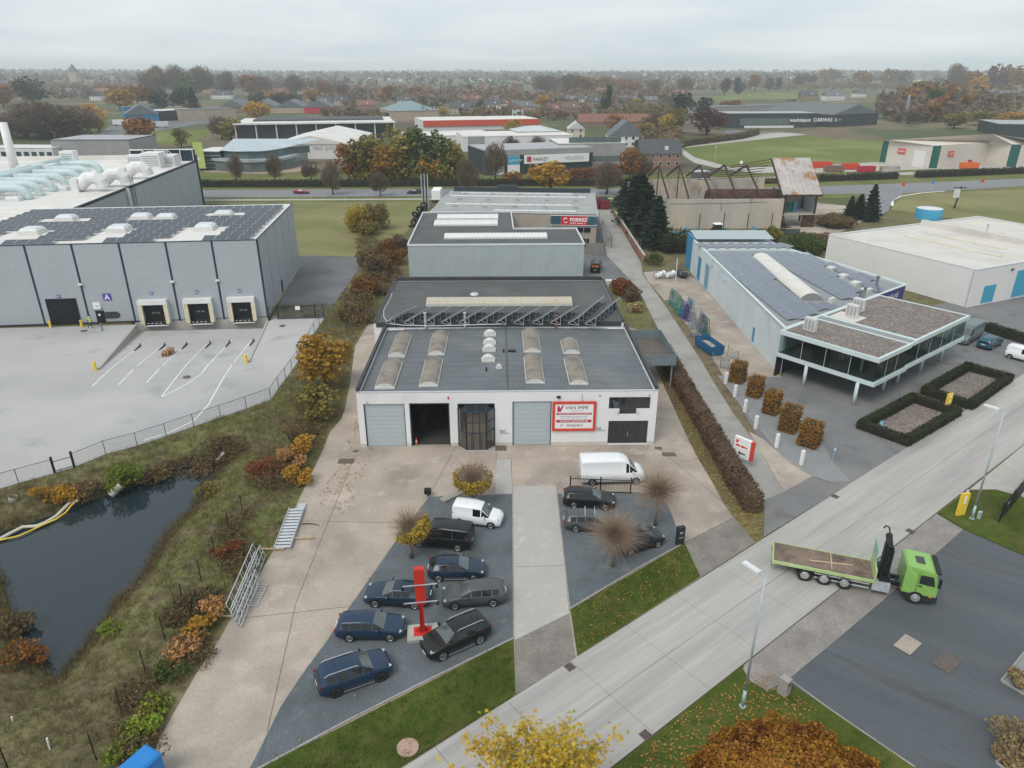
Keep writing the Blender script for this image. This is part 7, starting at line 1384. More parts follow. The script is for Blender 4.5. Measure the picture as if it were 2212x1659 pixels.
def twigs(P,D,ln,wd,rs):
 n=len(P);s=np.cross(D,rs.normal(size=(n,3)));s/=np.linalg.norm(s,axis=1,keepdims=True)+1e-9
 E=P+D*ln*rs.uniform(.6,1.2,(n,1));V=np.stack([P-s*wd,P+s*wd,E+s*wd*.4,E-s*wd*.4],1).reshape(-1,3);return V,np.arange(4*n).reshape(n,4)
def cat_mesh(parts,name,m):
 V=[];Fc=[];o=0
 for v,f in parts:V.append(v);Fc.append(f+o);o+=len(v)
 return np_mesh(name,np.concatenate(V),np.concatenate(Fc),m)
def blob(rs,n,r,clumps=14,spread=.30,bottom=-.75):
 c=rs.normal(size=(clumps,3));c/=np.linalg.norm(c,axis=1,keepdims=True);c*=rs.uniform(.45,.80,(clumps,1));c[:,2]=np.maximum(c[:,2],bottom)
 k=rs.randint(0,clumps,n);d=rs.normal(size=(n,3));d/=np.linalg.norm(d,axis=1,keepdims=True);q=c[k]+d*(rs.uniform(.5,1,(n,1))**.5)*spread
 return q*np.array(r),d
PROTO={}
def proto(kindn,var):
 if(kindn,var)in PROTO:return PROTO[(kindn,var)]
 rs=np.random.RandomState(hash((len(kindn),ord(kindn[0]),ord(kindn[-1]),var))%9999);T=MB();parts=[]
 lm={'gold':'lf_gold','olive':'lf_olive','rust':'lf_rust','bare':'lf_bare','green':'lf_green','maroon':'lf_maroon','yellow':'lf_yel','pine':'lf_dark','spruce':'lf_dark','sapling':'lf_olive'}[kindn]
 h0=2.2 if kindn not in('pine','spruce')else.6
 T.tube([(0,0,0),(.1,.05,h0),(.0,.1,5.5),(.05,0,8.0)],[.28,.22,.13,.04],6)
 for i in range(7):
  a=i*2.4+var;z=h0+.5*i;T.tube([(0,0,z),(math.cos(a)*1.2,math.sin(a)*1.2,z+1.3),(math.cos(a)*2.4,math.sin(a)*2.4,z+2.6)],[.1,.07,.02],4)
 if kindn=='spruce':
  n=2600;t=rs.uniform(0,1,n)**.75;z=10*(1-t)*0+.4+9.6*(1-t);R=(.25+2.4*t)*(.75+.25*np.cos(t*60))*rs.uniform(.45,1.02,n);a=rs.uniform(0,6.28,n)
  P=np.stack([R*np.cos(a),R*np.sin(a),z],1);N=np.stack([np.cos(a),np.sin(a),-.5+0*a],1);parts.append(leaves(P,.62,rs,N,.7))
 elif kindn=='bare':
  q,d=blob(rs,2300,(3.4,3.4,4.4),26,.36,-.85);q[:,2]+=5.5;o=q-np.array([0,0,2.0]);o/=np.linalg.norm(o,axis=1,keepdims=True);D=o+rs.normal(size=o.shape)*.35;D[:,2]+=.35;D/=np.linalg.norm(D,axis=1,keepdims=True)
  parts.append(twigs(q-D*.5,D,1.1,.05,rs));parts.append(leaves(q[:420]*1.0,.22,rs))
 else:
  r={'pine':(3.4,3.4,4.6),'green':(3.3,3.3,4.6),'sapling':(2.0,2.0,4.4)}.get(kindn,(3.5,3.5,4.4));n=1000 if kindn!='sapling' else 420;q,d=blob(rs,n,r,20,.36,-.7);q[:,2]+=10-r[2]*1.02;parts.append(leaves(q,.62 if kindn!='sapling' else.4,rs,d*.4))
  if kindn in('gold','rust','olive','sapling'):o=q[:260]-np.array([0,0,3.5]);o/=np.linalg.norm(o,axis=1,keepdims=True);parts.append(twigs(q[:260]-o*.8,o,1.2,.03,rs))
 PROTO[(kindn,var)]=(T.mesh('trunk',MT['bark_dark']if kindn in('pine','spruce')else MT['bark'],True),cat_mesh(parts,'crown',MT[lm]));return PROTO[(kindn,var)]
def tree(kindn,base,h,w_,label,group=None,name=None,z=0.0):
 var=rnd.randint(0,2);tm_,cm_=proto(kindn,var);T=thing(name or{'spruce':'conifer_tree','pine':'conifer_tree','bare':'bare_tree'}.get(kindn,'autumn_tree'),label,'tree',(base[0],base[1],z-.05),rnd.uniform(0,6.28),group);s=h/10.0;k=w_/(3.9 if kindn=='spruce' else 6.8)
 inst('trunk',tm_,T,sc_=(max(k,s*.6),max(k,s*.6),s));inst('crown',cm_,T,sc_=(k,k,s));return T
def bush(base,r,h,m,label,n=None,size=None,group=None,name='shrub',tw=None,z=0.0,cat='shrub'):
 rs=np.random.RandomState(int(abs(base[0]*37+base[1]*91))%9973);n=n or int(260*r*r+120);size=size or.26
 q,d=blob(rs,n,(r,r,h*.55),max(6,int(r*6)),.42,-.9);q[:,2]=np.abs(q[:,2]+h*.5);parts=[leaves(q,size,rs,d*.3)]
 o=q-np.array([0,0,-.3*h]);o/=np.linalg.norm(o,axis=1,keepdims=True)+1e-9;k=int(n*(tw if tw is not None else.25))
 T=thing(name,label,cat,(base[0],base[1],z),0,group);kind(inst('foliage',cat_mesh(parts,'foliage',MT[m]),T),'stuff')
 st_=MB()
 for i in range(5):a=i*1.3;st_.tube([(0,0,-.05),(math.cos(a)*r*.25,math.sin(a)*r*.25,h*.4),(math.cos(a)*r*.5,math.sin(a)*r*.5,h*.75)],[.05,.035,.012],4)
 st_.build('stem',MT['bark'],T)
 if k:V,Fc=twigs(q[:k]-o[:k]*h*.3,o[:k],h*.4,.014,rs);inst('twigs',np_mesh('twigs',V,Fc,MT['bark_pale']),T)
 return T
def hedge(pts,w_,h,m,label,dens=70,size=.16,core=None,name='hedge',zt0=0.0,topr=.0):
 T=thing(name,label,'hedge',(pts[0][0],pts[0][1],zt0));o=Vector((pts[0][0],pts[0][1]));rs=np.random.RandomState(int(abs(o.x*13+o.y*7+h*5))%9973);Ps=[];Ns=[];cb=MB()
 for a,c in zip(pts[:-1],pts[1:]):
  a=Vector(a[:2])-o;c=Vector(c[:2])-o;d=c-a;L=d.length;u=d/L;nn=Vector((-u.y,u.x))
  cb.obox(((a.x+c.x)/2,(a.y+c.y)/2,h*.47),L+w_*.7,w_*.86,h*.92,math.atan2(d.y,d.x))
  for face,area in(('t',L*w_),('l',L*h),('r',L*h),('e',w_*h),('f',w_*h)):
   k=int(area*dens);s=rs.uniform(-w_*.35,L+w_*.35,k);t=rs.uniform(-.5,.5,k)*w_;z=rs.uniform(0.02,1,k)*h
   if face=='t':z=np.full(k,h);N=(0,0,1)
   elif face=='l':t=np.full(k,w_/2);N=(nn.x,nn.y,0)
   elif face=='r':t=np.full(k,-w_/2);N=(-nn.x,-nn.y,0)
   elif face=='e':s=np.full(k,-w_*.36);N=(-u.x,-u.y,0)
   else:s=np.full(k,L+w_*.36);N=(u.x,u.y,0)
   P=np.stack([a.x+u.x*s+nn.x*t,a.y+u.y*s+nn.y*t,z],1)+rs.normal(size=(k,3))*size*.45;P[:,2]=np.maximum(P[:,2],.02);Ps.append(P);Ns.append(np.tile(N,(k,1)))
 cb.build('filler_core',MT[core or 'bark_dark'],T);V,Fc=leaves(np.concatenate(Ps),size,rs,np.concatenate(Ns));kind(inst('foliage',np_mesh('foliage',V,Fc,MT[m]),T),'stuff');return T  # solid core added under the leaves, default dark tone stands for inner shade
for k,(x0,x1,yt,yb)in enumerate(((300,405,1128,1268),(412,516,1222,1362),(515,628,1314,1470),(620,748,1412,1582),(746,888,1518,1676))):
 a,c=g('B',x0+8,yb-30),g('B',x1-8,yb-30);ce=(a+c)/2;w_=(c-a).length*.95;h_=zr(g('B',(x0+x1)/2,yb),'B',yt)*.90;ang=math.atan2(1,.8);dx=Vector((math.cos(.9),math.sin(.9)))*w_*.14
 hedge([(ce.x-dx.x,ce.y-dx.y),(ce.x+dx.x,ce.y+dx.y)],w_,h_,'lf_beech','%s clipped orange beech block from the steel barrier'%['first','second','third','fourth','fifth'][k],170,.15,'bark_dark','clipped_beech')
for nm,cs in(('beside the street corner with the blue arrow sign',[(662,1228),(1122,1392),(1625,1098),(1180,955)]),('next to the showroom car park',[(1262,912),(1718,1056),(2105,780),(1690,668)])):
 P_=[g('e',*c,.7)for c in cs];ce=sum(P_,Vector())/4;P_=[p+(ce-p).normalized()*.55 for p in P_];hedge([(p.x,p.y)for p in P_+P_[:1]],.85,.95,'lf_hedge','dark clipped hedge framing the gravel bed %s'%nm,120,.13);sheet('gravel_bed',P_,.03,MT['gravel_brown'])
hedge(gl('O',[(1434,772),(1480,858),(1536,955),(1588,1048),(1622,1100)]),1.5,1.75,'lf_brownhedge','long brown beech hedge between the workshop drive and the lane',95,.17,'lf_brownhedge')
hedge(gl('O',[(440,404),(700,403.5),(930,402),(1330,401),(1500,400)]),2.2,2.0,'lf_hedge','long dark hedge along the far side of the main road',9,.45);hedge(gl('O',[(1510,399.5),(1640,397),(1760,392)]),2.2,1.6,'lf_brush','thin scrubby hedge on the road verge behind the burnt hall',9,.45)
for a,c,l in(((1745,392),(1815,390),'first dark median hedge block beyond the burnt tower'),((1835,389.5),(1930,386),'second dark median hedge block by the stop sign'),((1985,383.5),(2250,373),'long dark median hedge beyond the junction')):hedge([G(*a),G(*c)],2.6,2.0,'lf_hedge',l,9,.45)
hedge(gl('O',[(1460,322),(1480,316),(1600,300),(1635,291)]),2.5,3.0,'lf_brush','brown hedge along the by-road to the car wash',5,.6);hedge(gl('O',[(1228,388),(1300,383),(1330,378),(1400,372)]),2.5,3.2,'lf_red','red-brown beech hedge before the grey brick offices',6,.6)
hedge(gl('e',[(1880,370),(2060,430),(2230,480)]),1.2,1.3,'lf_hedge','dark hedge behind the teal crossover',60,.16)
rs=np.random.RandomState(5);n=42000;d=rs.normal(size=(n,3));d[:,2]=np.abs(d[:,2]);d/=np.linalg.norm(d,axis=1,keepdims=True);bump_=1+.10*np.sin(d[:,0]*9+1)*np.sin(d[:,1]*8)+.06*np.sin(d[:,0]*23)*np.cos(d[:,1]*21)
P=d*np.array([5.1,4.3,2.7])*(bump_*rs.uniform(.86,1.03,n))[:,None];T=thing('beech_hedge','large rounded rust-orange beech hedge beside the near street lamp','hedge',(14.6,25.6,0));V,Fc=leaves(P,.17,rs,d);kind(inst('foliage',np_mesh('foliage',V,Fc,leafmat('lf_mound',[(.14,.055,.015),(.28,.10,.02),(.42,.18,.02),(.50,.26,.03),(.26,.20,.03)])),T),'stuff');MB().sphere((0,0,0),4.6,3.8,2.35,24,10).build('filler_core',mat('beech_inner',(.09,.04,.018),.9),T)  # solid brown core added under the leaf shell to fill its gaps
rs=np.random.RandomState(3);T=thing('maple_tree','sparse yellow-orange maple crown rising beside the near lawn','tree',(1.25,23.3,.0));tb=MB();tb.tube([(0,0,0),(.05,.1,2.5),(0,.2,4.5)],[.14,.11,.07],7);tips=[]
for i in range(46):
 a=i*2.399;el=rs.uniform(.25,1.45);L=rs.uniform(2.4,3.5);s_=Vector((0,.15,2.6+2.0*rs.uniform()));e=s_+Vector((math.cos(a)*math.cos(el)*L*1.45,math.sin(a)*math.cos(el)*L*.8,math.sin(el)*L));m_=s_.lerp(e,.5)+Vector((0,0,.15));tb.tube([s_,m_,e],[.03,.02,.008],4);tips+=[m_.lerp(e,k/4)for k in range(5)]
tb.build('trunk',MT['bark_pale'],T,True);tips=np.array([tuple(p)for p in tips]);n=4300;P=tips[rs.randint(0,len(tips),n)]+rs.normal(size=(n,3))*.25
star=[(0,.5),(.12,.18),(.48,.22),(.22,-.05),(.30,-.42),(0,-.22),(-.30,-.42),(-.22,-.05),(-.48,.22),(-.12,.18)];V=[];Fc=[]
nr=rs.normal(size=(n,3));nr[:,2]=np.abs(nr[:,2])+.6;nr/=np.linalg.norm(nr,axis=1,keepdims=True);t=np.cross(nr,rs.normal(size=(n,3)));t/=np.linalg.norm(t,axis=1,keepdims=True);bb=np.cross(nr,t);sz=rs.uniform(.15,.29,(n,1))
V=np.stack([P+t*x*sz+bb*y*sz+nr*(-.25*abs(x))*sz for x,y in star],1).reshape(-1,3);kind(inst('crown',np_mesh('crown',V,np.arange(10*n).reshape(n,10),MT['lf_yel']),T),'stuff')
def globe(label,base,zc,r,leafy):
 rs=np.random.RandomState(int(base.x*100)%997+11);T=thing('globe_tree',label,'tree',(base.x,base.y,.02),0,'pollarded globe trees');MB().tube([(0,0,0),(.03,0,zc*.5),(0,0,zc-.1)],[.17,.13,.15],8).sphere((0,0,zc),.42,.42,.36,9,6).build('trunk',MT['bark_pale'],T,True)
 n=2600 if not leafy else 1900;d=rs.normal(size=(n,3));d[:,2]=d[:,2]*.75+.35;d/=np.linalg.norm(d,axis=1,keepdims=True);V,Fc=twigs(d*.3+np.array([0,0,zc]),d+rs.normal(size=d.shape)*.14,r*.95,.006,rs);inst('twigs',np_mesh('twigs',V,Fc,mat('twig_pale',(.30,.22,.16),.9,.2,2)),T)
 if leafy:
  n=leafy[0];d=rs.normal(size=(n,3));d/=np.linalg.norm(d,axis=1,keepdims=True);keep=(d@np.array(leafy[1]))>leafy[2];d=d[keep];P=d*(r*rs.uniform(.72,1.03,(len(d),1)))*np.array([1,1,.8])+np.array([0,0,zc+.1]);V,Fc=leaves(P,.2,rs,d);kind(inst('foliage',np_mesh('foliage',V,Fc,MT['lf_yel']),T),'stuff')
b1=g('Q',1735,560);globe('globe tree ringed with yellow leaves behind the white panel van',b1,2.4,1.75,(2600,(0,0,-1),-.32));b1=g('Q',1250,1000);globe('globe tree half covered with yellow leaves before the black van',b1,2.9,1.6,(2800,(.55,-.2,-.6),.02))
b1=g('R',1165,742);globe('bare globe tree next to the iron railing',b1,3.3,2.15,None);b1=g('R',832,1066);globe('bare globe tree nearest the lawn in front of the dark people carrier',b1,2.9,1.95,None)
def tr(kindn,reg,x,y,ytop,wpx,label,group=None,name=None):
 b_=g(reg,x,y);h=zr(b_,reg,ytop);sc_=RG[reg][2]/2212/1.822785 if reg!='O' else 1;d=b_.y*C_+H*S_;return tree(kindn,b_,max(1.5,h),wpx*sc_*d/F,label,group,name)
tr('gold','O',704,835,712,120,'orange-yellow tree on the bank above the forecourt');tr('olive','O',690,905,830,95,'dark olive shrubby tree under the orange tree on the bank',name='shrub_tree')
for x,y,r,h,m,l,n,sz in((648,952,1.6,1.9,'lf_brush','grey-brown brush below the olive tree on the bank',None,.2),(655,985,1.7,2.2,'lf_gold','golden shrub by the edge of the tan drive',None,.24),(628,1012,1.7,2.1,'lf_pink','salmon-orange shrub by the edge of the tan drive',None,.24),(640,1045,1.5,1.7,'lf_gold','low golden-green shrub nearest the steel stair',None,.24),(574,1030,2.0,2.1,'lf_red','rust-red bramble bush on the pond bank',None,.2),(596,1052,1.6,1.8,'lf_bare','bare grey twiggy bush beside the rust-red brambles',300,.1),(258,1020,2.3,2.3,'lf_lime','yellow-green bush above the outfall pipe',None,.24),(136,1060,1.4,1.8,'lf_gold','yellow bush between the pond and the wicket',None,.22),(96,1066,1.3,1.7,'lf_gold','smaller golden bush nearest the pipe mouth',None,.22),(180,1050,1.6,1.7,'lf_brush','olive brush between two yellow bushes above the pond',None,.2),(438,1050,1.2,1.5,'lf_olive','reedy green clump at the narrow end of the pond',None,.18),(330,1000,2.2,1.3,'lf_brush','dry brush on the bank below the yard fence',None,.2),(410,985,2.5,1.4,'lf_brush','tawny brush at the head of the pond',None,.2),(480,960,2.8,1.6,'lf_brush','dense olive-brown brush where the two banks meet',None,.2),(486,1200,1.4,1.2,'lf_red','russet bramble clump by the wire fence',None,.18),(440,1290,1.3,1.1,'lf_brush','brown bramble clump between fence posts',None,.18),(385,1335,1.5,1.2,'lf_brush','dark bramble clump at the pond corner',None,.18),(458,1335,1.2,1.3,'lf_pink','pale orange shrub at the end of the stacked railings',None,.22),(430,1372,1.3,1.2,'lf_gold','yellowish shrub beside the drive below the railings',None,.22),(402,1418,1.4,1.0,'lf_pink','peach-coloured low shrub along the drive',None,.2),(372,1462,1.2,1.0,'lf_green','green nettle patch along the drive',None,.2),(345,1520,1.3,.9,'lf_lime','bright green weed patch along the drive',None,.2),(315,1575,1.3,.9,'lf_lime','bright green weed patch before the blue container',None,.2),(280,1632,1.3,.8,'lf_lime','bright green weed patch behind the blue container',None,.2),(40,1400,1.6,1.4,'lf_rust','rusty bush on the pond shore by the picture-side bank',None,.2),(20,1330,1.6,1.5,'lf_brush','tawny bush on the pond shore',None,.2),(232,1345,1.0,.7,'lf_lime','small yellow-green tuft at the pond edge',None,.18)):
 b_=G(x,y);zz_=float(height(np.array([[b_.x]]),np.array([[b_.y]]))[0,0]);bush(b_,r,h,m,l,n,sz,z=min(0.0,zz_))
for x,y,r,h,m,l in((760,690,2.2,2.5,'lf_brush','thorny brush on the bank left of the rear hall'),(790,640,2.6,3.2,'lf_rust','rust-brown scrub on the bank by the rear hall'),(820,600,3.0,4.2,'lf_brush','tall tawny scrub at the corner of the ribbed hall'),(845,570,3.0,4.5,'lf_rust','russet scrub against the ribbed hall'),(800,575,3.0,3.4,'lf_brush','brown scrub between the drive and the ribbed hall'),(862,545,2.5,3.8,'lf_bare','grey twiggy scrub beside the ribbed hall'),(775,500,3.5,6.5,'lf_yel','golden yellow willow bush in the dry meadow'),(815,495,3.4,6.0,'lf_olive','tall olive willow bush in the dry meadow'),(795,508,3.0,3.2,'lf_olive','low olive willow bush in the dry meadow'),(1340,635,2.2,2.6,'lf_red','red-brown shrub behind the rear hall by the lane'),(1362,650,2.0,2.2,'lf_brownhedge','brown shrub beside the lane opposite the glass racks'),(1372,672,1.5,1.6,'lf_tan','tan dry shrub by the lane and the steel platform'),(1412,572,2.0,2.4,'lf_green','round green bush at the end of the brick wall'),(1460,545,4.0,4.5,'lf_hedge','dark evergreen thicket behind the trailer'),(1665,520,2.6,3.4,'lf_olive','yellow-green bush behind the ribbed roof of the glazier'),(1735,545,4.5,3.6,'lf_green','wide green thicket between glazier and white hall'),(1770,535,3.5,3.0,'lf_brush','brown twiggy thicket between glazier and white hall'),(1800,490,5.0,3.0,'lf_brush','bramble scrub beyond the white hall')):
 b_=G(x,y);bush(b_,r,h,m,l,None,.34 if r>2 else.24)
tr('sapling','A',708,595,395,150,'thin yellowish sapling before the ribbed wall');tr('sapling','A',890,595,425,140,'thin tawny sapling before the ribbed wall')
for x,y,yt,wd,l in((300,620,85,420,'tall dark conifer beside the lane wall'),(470,850,320,330,'shorter dark conifer beside the lane wall'),(180,420,140,300,'dark conifer farthest along the lane wall'),(380,740,210,330,'dark conifer between the two tall ones by the lane wall'),(240,520,110,330,'second farthest dark conifer along the lane wall')):tr('spruce','f',x,y,yt,wd,l)
for x,y,yt,wd,l in((235,1150,860,210,'dark scruffy conifer behind the gravel court'),(370,1180,745,230,'taller dark conifer by the slip road'),(120,1200,880,180,'low dark conifer next to the slip road')):tr('spruce','n',x,y,yt,wd,l)
for k,(x,y,h,r)in enumerate(((2145,610,1.3,.8),(2160,1150,2.0,1.7),(2090,1230,1.6,1.2))):bush(g('X',x,y),r,h,'lf_tan',['feathery tan grass clump in the gravel planter','large tan ornamental grass at the lot corner','smaller tan ornamental grass at the lot corner'][k],1500,.16,name='ornamental_grass',tw=.5)
sheet('planter',[g('X',2030,570),g('X',2212,345),g('X',2600,500),g('X',2212,680)],.03,MT['gravel_grey']);kerb([g('X',2212,345),g('X',2030,570),g('X',2212,680)],.12,.15);sheet('planter',[g('X',1990,1215),g('X',2212,940),g('X',2600,1200),g('X',2300,1500)],.03,MT['soil']);kerb([g('X',2212,940),g('X',1990,1215),g('X',2200,1400)],.12,.15)
def scatter(name,n,box,keep,m,size,blades,seed,hgt,up=True,zo=0.0):
 rs=np.random.RandomState(seed);X=rs.uniform(box[0],box[1],n);Y=rs.uniform(box[2],box[3],n);k=keep(X,Y);X,Y=X[k],Y[k];Z=height(X[None],Y[None])[0]+zo
 P=np.repeat(np.stack([X,Y,Z],1),blades,0)+rs.normal(size=(len(X)*blades,3))*np.array([.12,.12,0])
 if up:D=rs.normal(size=P.shape)*.5;D[:,2]=np.abs(D[:,2])+.7;D/=np.linalg.norm(D,axis=1,keepdims=True);V,Fc=twigs(P,D,hgt,size,rs)
 else:P[:,2]+=.15;N=np.tile((0,0,1.0),(len(P),1));V,Fc=leaves(P,size,rs,N*2)
 return kind(inst(name,np_mesh(name,V,Fc,MT[m])),'stuff')
FC=np.array([(p.x,p.y)for p in forecourt]);YP=np.array([(p.x,p.y)for p in[wl]+fence_pts[::-1]+[Vector((-118,60,0))]]);LN=[np.array([(p.x,p.y)for p in q])for q in(lawnL,lawnR)]
bank_ok=lambda X,Y:(poly_dist(X,Y,PP)>.15)&(poly_dist(X,Y,FC)>.3)&(poly_dist(X,Y,YP)>.3)
o=scatter('bank_grass',42000,(-62,-8,18,112),bank_ok,'lf_grass',.016,6,1,.5);tag(o,'rough olive and straw grass covering the pond banks','grass')
o=scatter('pond_reeds',60000,(-70,-14,22,76),lambda X,Y:(lambda q:(q>-.25)&(q<.9))(poly_dist(X,Y,PP)),'lf_brush',.016,4,9,.75);tag(o,'brown sedge fringing the pond','reeds')
o=scatter('lawn_grass',14000,(-16,16,20,46),lambda X,Y:(poly_dist(X,Y,LN[0])<-.1)|(poly_dist(X,Y,LN[1])<-.1),'lf_green',.012,6,2,.15,True,.10);tag(o,'short green lawn grass beside the street','grass')
o=scatter('leaf_litter',1500,(2,17,34,48),lambda X,Y:(poly_dist(X,Y,LN[1])<0),'lf_litter',.12,1,3,0,False);tag(o,'fallen orange leaves on the small lawn','leaves')
HS=np.array([(p.x,p.y)for p in gl('O',[(1425,805),(1445,800),(1545,985),(1645,1110),(1650,1150),(1630,1170),(1590,1125),(1500,980)])]);o=scatter('leaf_litter',11000,(13,24,46,84),lambda X,Y:(poly_dist(X,Y,HS)<0),'lf_litter',.14,1,4,0,False);tag(o,'fallen orange leaves along the lane hedge','leaves')
VG=np.array([(p.x,p.y)for p in[g('W',1400,850),g('W',2212,330),g('X',200,640),g('X',640,770),g('W',1500,1300),g('W',900,1300)]]);o=scatter('leaf_litter',2600,(4,18,24,34),lambda X,Y:(poly_dist(X,Y,VG)<0),'lf_litter',.13,1,5,0,False);tag(o,'fallen leaves scattered on the verge by the near lamp','leaves')
BD=[np.array([(p.x,p.y)for p in q])for q in(bedL,bedR)];o=scatter('leaf_litter',900,(-14,18,28,58),lambda X,Y:(poly_dist(X,Y,BD[0])<0)|(poly_dist(X,Y,BD[1])<0),'lf_litter',.12,1,6,0,False);tag(o,'sparse fallen leaves on the gravel beds','leaves')
o=scatter('leaf_litter',1800,(-17,-10,52,95),lambda X,Y:(np.abs(X+15.5+(Y-60)*-.01)<1.6),'lf_litter',.14,1,8,0,False);tag(o,'fallen leaves along the workshop passage','leaves')
# ================================================================= BACKGROUND: industry, houses, woods, haze
for nm,c in(('w_white',(.66,.66,.66)),('w_cream',(.55,.50,.42)),('w_brick',(.27,.15,.11)),('w_brown',(.22,.14,.10)),('w_tan',(.40,.32,.25)),('w_grey',(.30,.30,.30)),('w_blue',(.02,.17,.33)),('w_dark',(.03,.042,.05)),('w_green',(.012,.10,.085)),('r_red',(.21,.10,.075)),('r_dark',(.075,.08,.088)),('r_slate',(.13,.145,.155)),('r_teal',(.20,.28,.29)),('r_brown',(.15,.095,.075)),('r_light',(.50,.52,.53)),('win',(.05,.06,.07))):mat(nm,c,.8 if nm!='win' else.25,.08,.3,.05,2)
mat('showroom_roof',(.36,.37,.38),.7,.1,.3)
def gable(T,x0,x1,y0,y1,z,hr_,m,along='x',name='roof',ov=.35):
 b=MB();x0-=ov;x1+=ov;y0-=ov;y1+=ov
 if along=='x':ym=(y0+y1)/2;b.add([(x0,y0,z),(x1,y0,z),(x1,ym,z+hr_),(x0,ym,z+hr_),(x1,y1,z),(x0,y1,z)],[(0,1,2,3),(3,2,4,5),(0,3,5),(1,4,2),(0,5,4,1)])
 else:xm_=(x0+x1)/2;b.add([(x0,y0,z),(xm_,y0,z+hr_),(x1,y0,z),(x0,y1,z),(xm_,y1,z+hr_),(x1,y1,z)],[(0,1,4,3),(1,2,5,4),(0,2,1),(3,4,5),(0,3,5,2)])
 return b.build(name,m,T)
def hip(T,x0,x1,y0,y1,z,hr_,m):
 i=min(x1-x0,y1-y0)*.42;return MB().add([(x0-.4,y0-.4,z),(x1+.4,y0-.4,z),(x1+.4,y1+.4,z),(x0-.4,y1+.4,z),(x0+i,(y0+y1)/2,z+hr_),(x1-i,(y0+y1)/2,z+hr_)],[(0,1,5,4),(1,2,5),(2,3,4,5),(3,0,4),(3,2,1,0)]).build('roof',m,T)
WM={}
def windows(T,L,h,rows,cols,ww=1.1,wh=1.2,m='win',z0=1.0,fr='w_white'):
 k=(ww,wh,m,fr)
 if k not in WM:WM[k]=(MB().box(-ww/2-.1,-.05,-.1,ww/2+.1,.02,wh+.1).mesh('window',MT[fr]),MB().box(-ww/2,-.08,0,ww/2,-.04,wh).mesh('pane',MT[m]))
 for r_ in range(rows):
  for i in range(cols):o=inst('window',WM[k][0],T,(L*(i+.5)/cols,0,z0+r_*2.8));inst('pane',WM[k][1],o)
def block(name,label,a,c,dep,top,wall,roof='flat',rm='r_light',rh=2.5,win=None,cat='building',h=None,ytop=None):
 a,c=G(*a),G(*c);o_,rz,L=frame(a,c);T=thing(name,label,cat,(*o_,0),rz);hh=h or zt(a,top)
 MB().box(0,0,0,L,dep,hh).build('wall',MT[wall],T)
 if roof=='flat':MB().box(-.1,-.1,hh,L+.1,dep+.1,hh+.25).build('roof',MT[rm],T);MB().box(.4,.4,hh+.25,L-.4,dep-.4,hh+.27).build('roof_cover',MT['roof_white']if rm in('r_light','roof_white')else MT['r_slate']if rm in('r_slate','r_dark')else MT['showroom_roof'],T)
 elif roof=='hip':hip(T,0,L,0,dep,hh,rh,MT[rm])
 else:gable(T,0,L,0,dep,hh,rh,MT[rm],roof)
 if win:windows(T,L,hh,*win)
 return T,L,hh
HN=[0]
def house(x,y,w_,d_,rot,ev,wall,roof,label,rh=None,al='x',group=None):
 b_=G(x,y);T=thing('house',label,'house',(b_.x,b_.y,float(hill(b_.x,b_.y))),math.radians(rot),group);x0=-w_/2
 MB().box(x0,0,-1,w_/2,d_,ev).build('wall',MT[wall],T);rf_=gable(T,x0,w_/2,0,d_,ev,rh or(d_ if al=='x' else w_)*.42,MT[roof],al)
 if al!='x':MB().add([(x0,-.01,ev),(w_/2,-.01,ev),(0,-.01,ev+(rh or w_*.42)*.96)],[(0,1,2)]).build('gable_wall',MT[wall],T)
 zc=ev+(rh or(d_ if al=='x' else w_)*.42);MB().box(x0+1,d_/2-.4,zc-1,x0+1.8,d_/2+.4,zc+.8).build('chimney',MT['w_brick'],rf_)
 n=max(2,int(w_/3.2));k=(1.2,1.3,'win','w_white')
 if k not in WM:windows(T,0.01,3,0,0)
 WM.setdefault(k,(MB().box(-.7,-.05,-.1,.7,.02,1.4).mesh('window',MT['w_white']),MB().box(-.6,-.08,0,.6,-.04,1.3).mesh('pane',MT['win'])))
 for r_ in range(1 if ev<4 else 2):
  for i in range(n):o=inst('window',WM[k][0],T,(x0+w_*(i+.5)/n,0,.9+2.7*r_));inst('pane',WM[k][1],o)
 if al=='x' and w_>9:MB().box(w_*.1,1.2,ev+1.3,w_*.1+1.3,2.6,ev+2.6).build('dormer',MT['w_white'],rf_)
 return T
block('grey_hall','long plain grey hall with domed roof lights behind the warehouse',(118,341),(285,341),26,303,'w_grey',rm='w_dark');block('low_shop','low white shop with blue glass front left of the grey hall',(-30,343),(118,344),14,320,'w_white',win=(1,9,2.2,2.0))
SHW=thing('showroom','curved grey-blue showroom with glass doors beside the main road','building',(*G(470,369).xy,0));P_=[loc_in(G(470,369).xy,0,G(x,y))for x,y in((470,369),(495,371.5),(540,373),(585,371),(620,366.5),(640,361))]
pl_=[(p.x,p.y)for p in P_]+[(P_[-1].x,P_[-1].y+18),(P_[0].x-10,P_[0].y+20),(P_[0].x-10,P_[0].y+6)]
MB().prism([(x,y+.6)for x,y in pl_],0,3.6).build('glass_front',mat('glass_wall',(.11,.145,.15),.25,.15,.5),SHW);MB().prism(pl_,3.6,4.5).build('canopy',mat('showroom_grey',(.33,.37,.39),.6),SHW);MB().prism([(p.x*.78+2,p.y+3.5)for p in P_]+[(30,22),(2,22)],4.5,7.2).build('upper_wall',MT['glass_wall'],SHW)
MB().add([(p.x*.82+1.2,p.y+2.6,7.2)for p in P_]+[(34,24,9.6),(-1,24,9.6)],[(0,1,2,3,4,5,6,7)]).build('roof',mat('roof_paleblue',(.42,.49,.52),.6),SHW)
for i in range(5):MB().box(9+i*1.2,-.55+.1*i,0,9.12+i*1.2,-.4+.1*i,3.6).build('door_post',MT['w_white'],SHW)
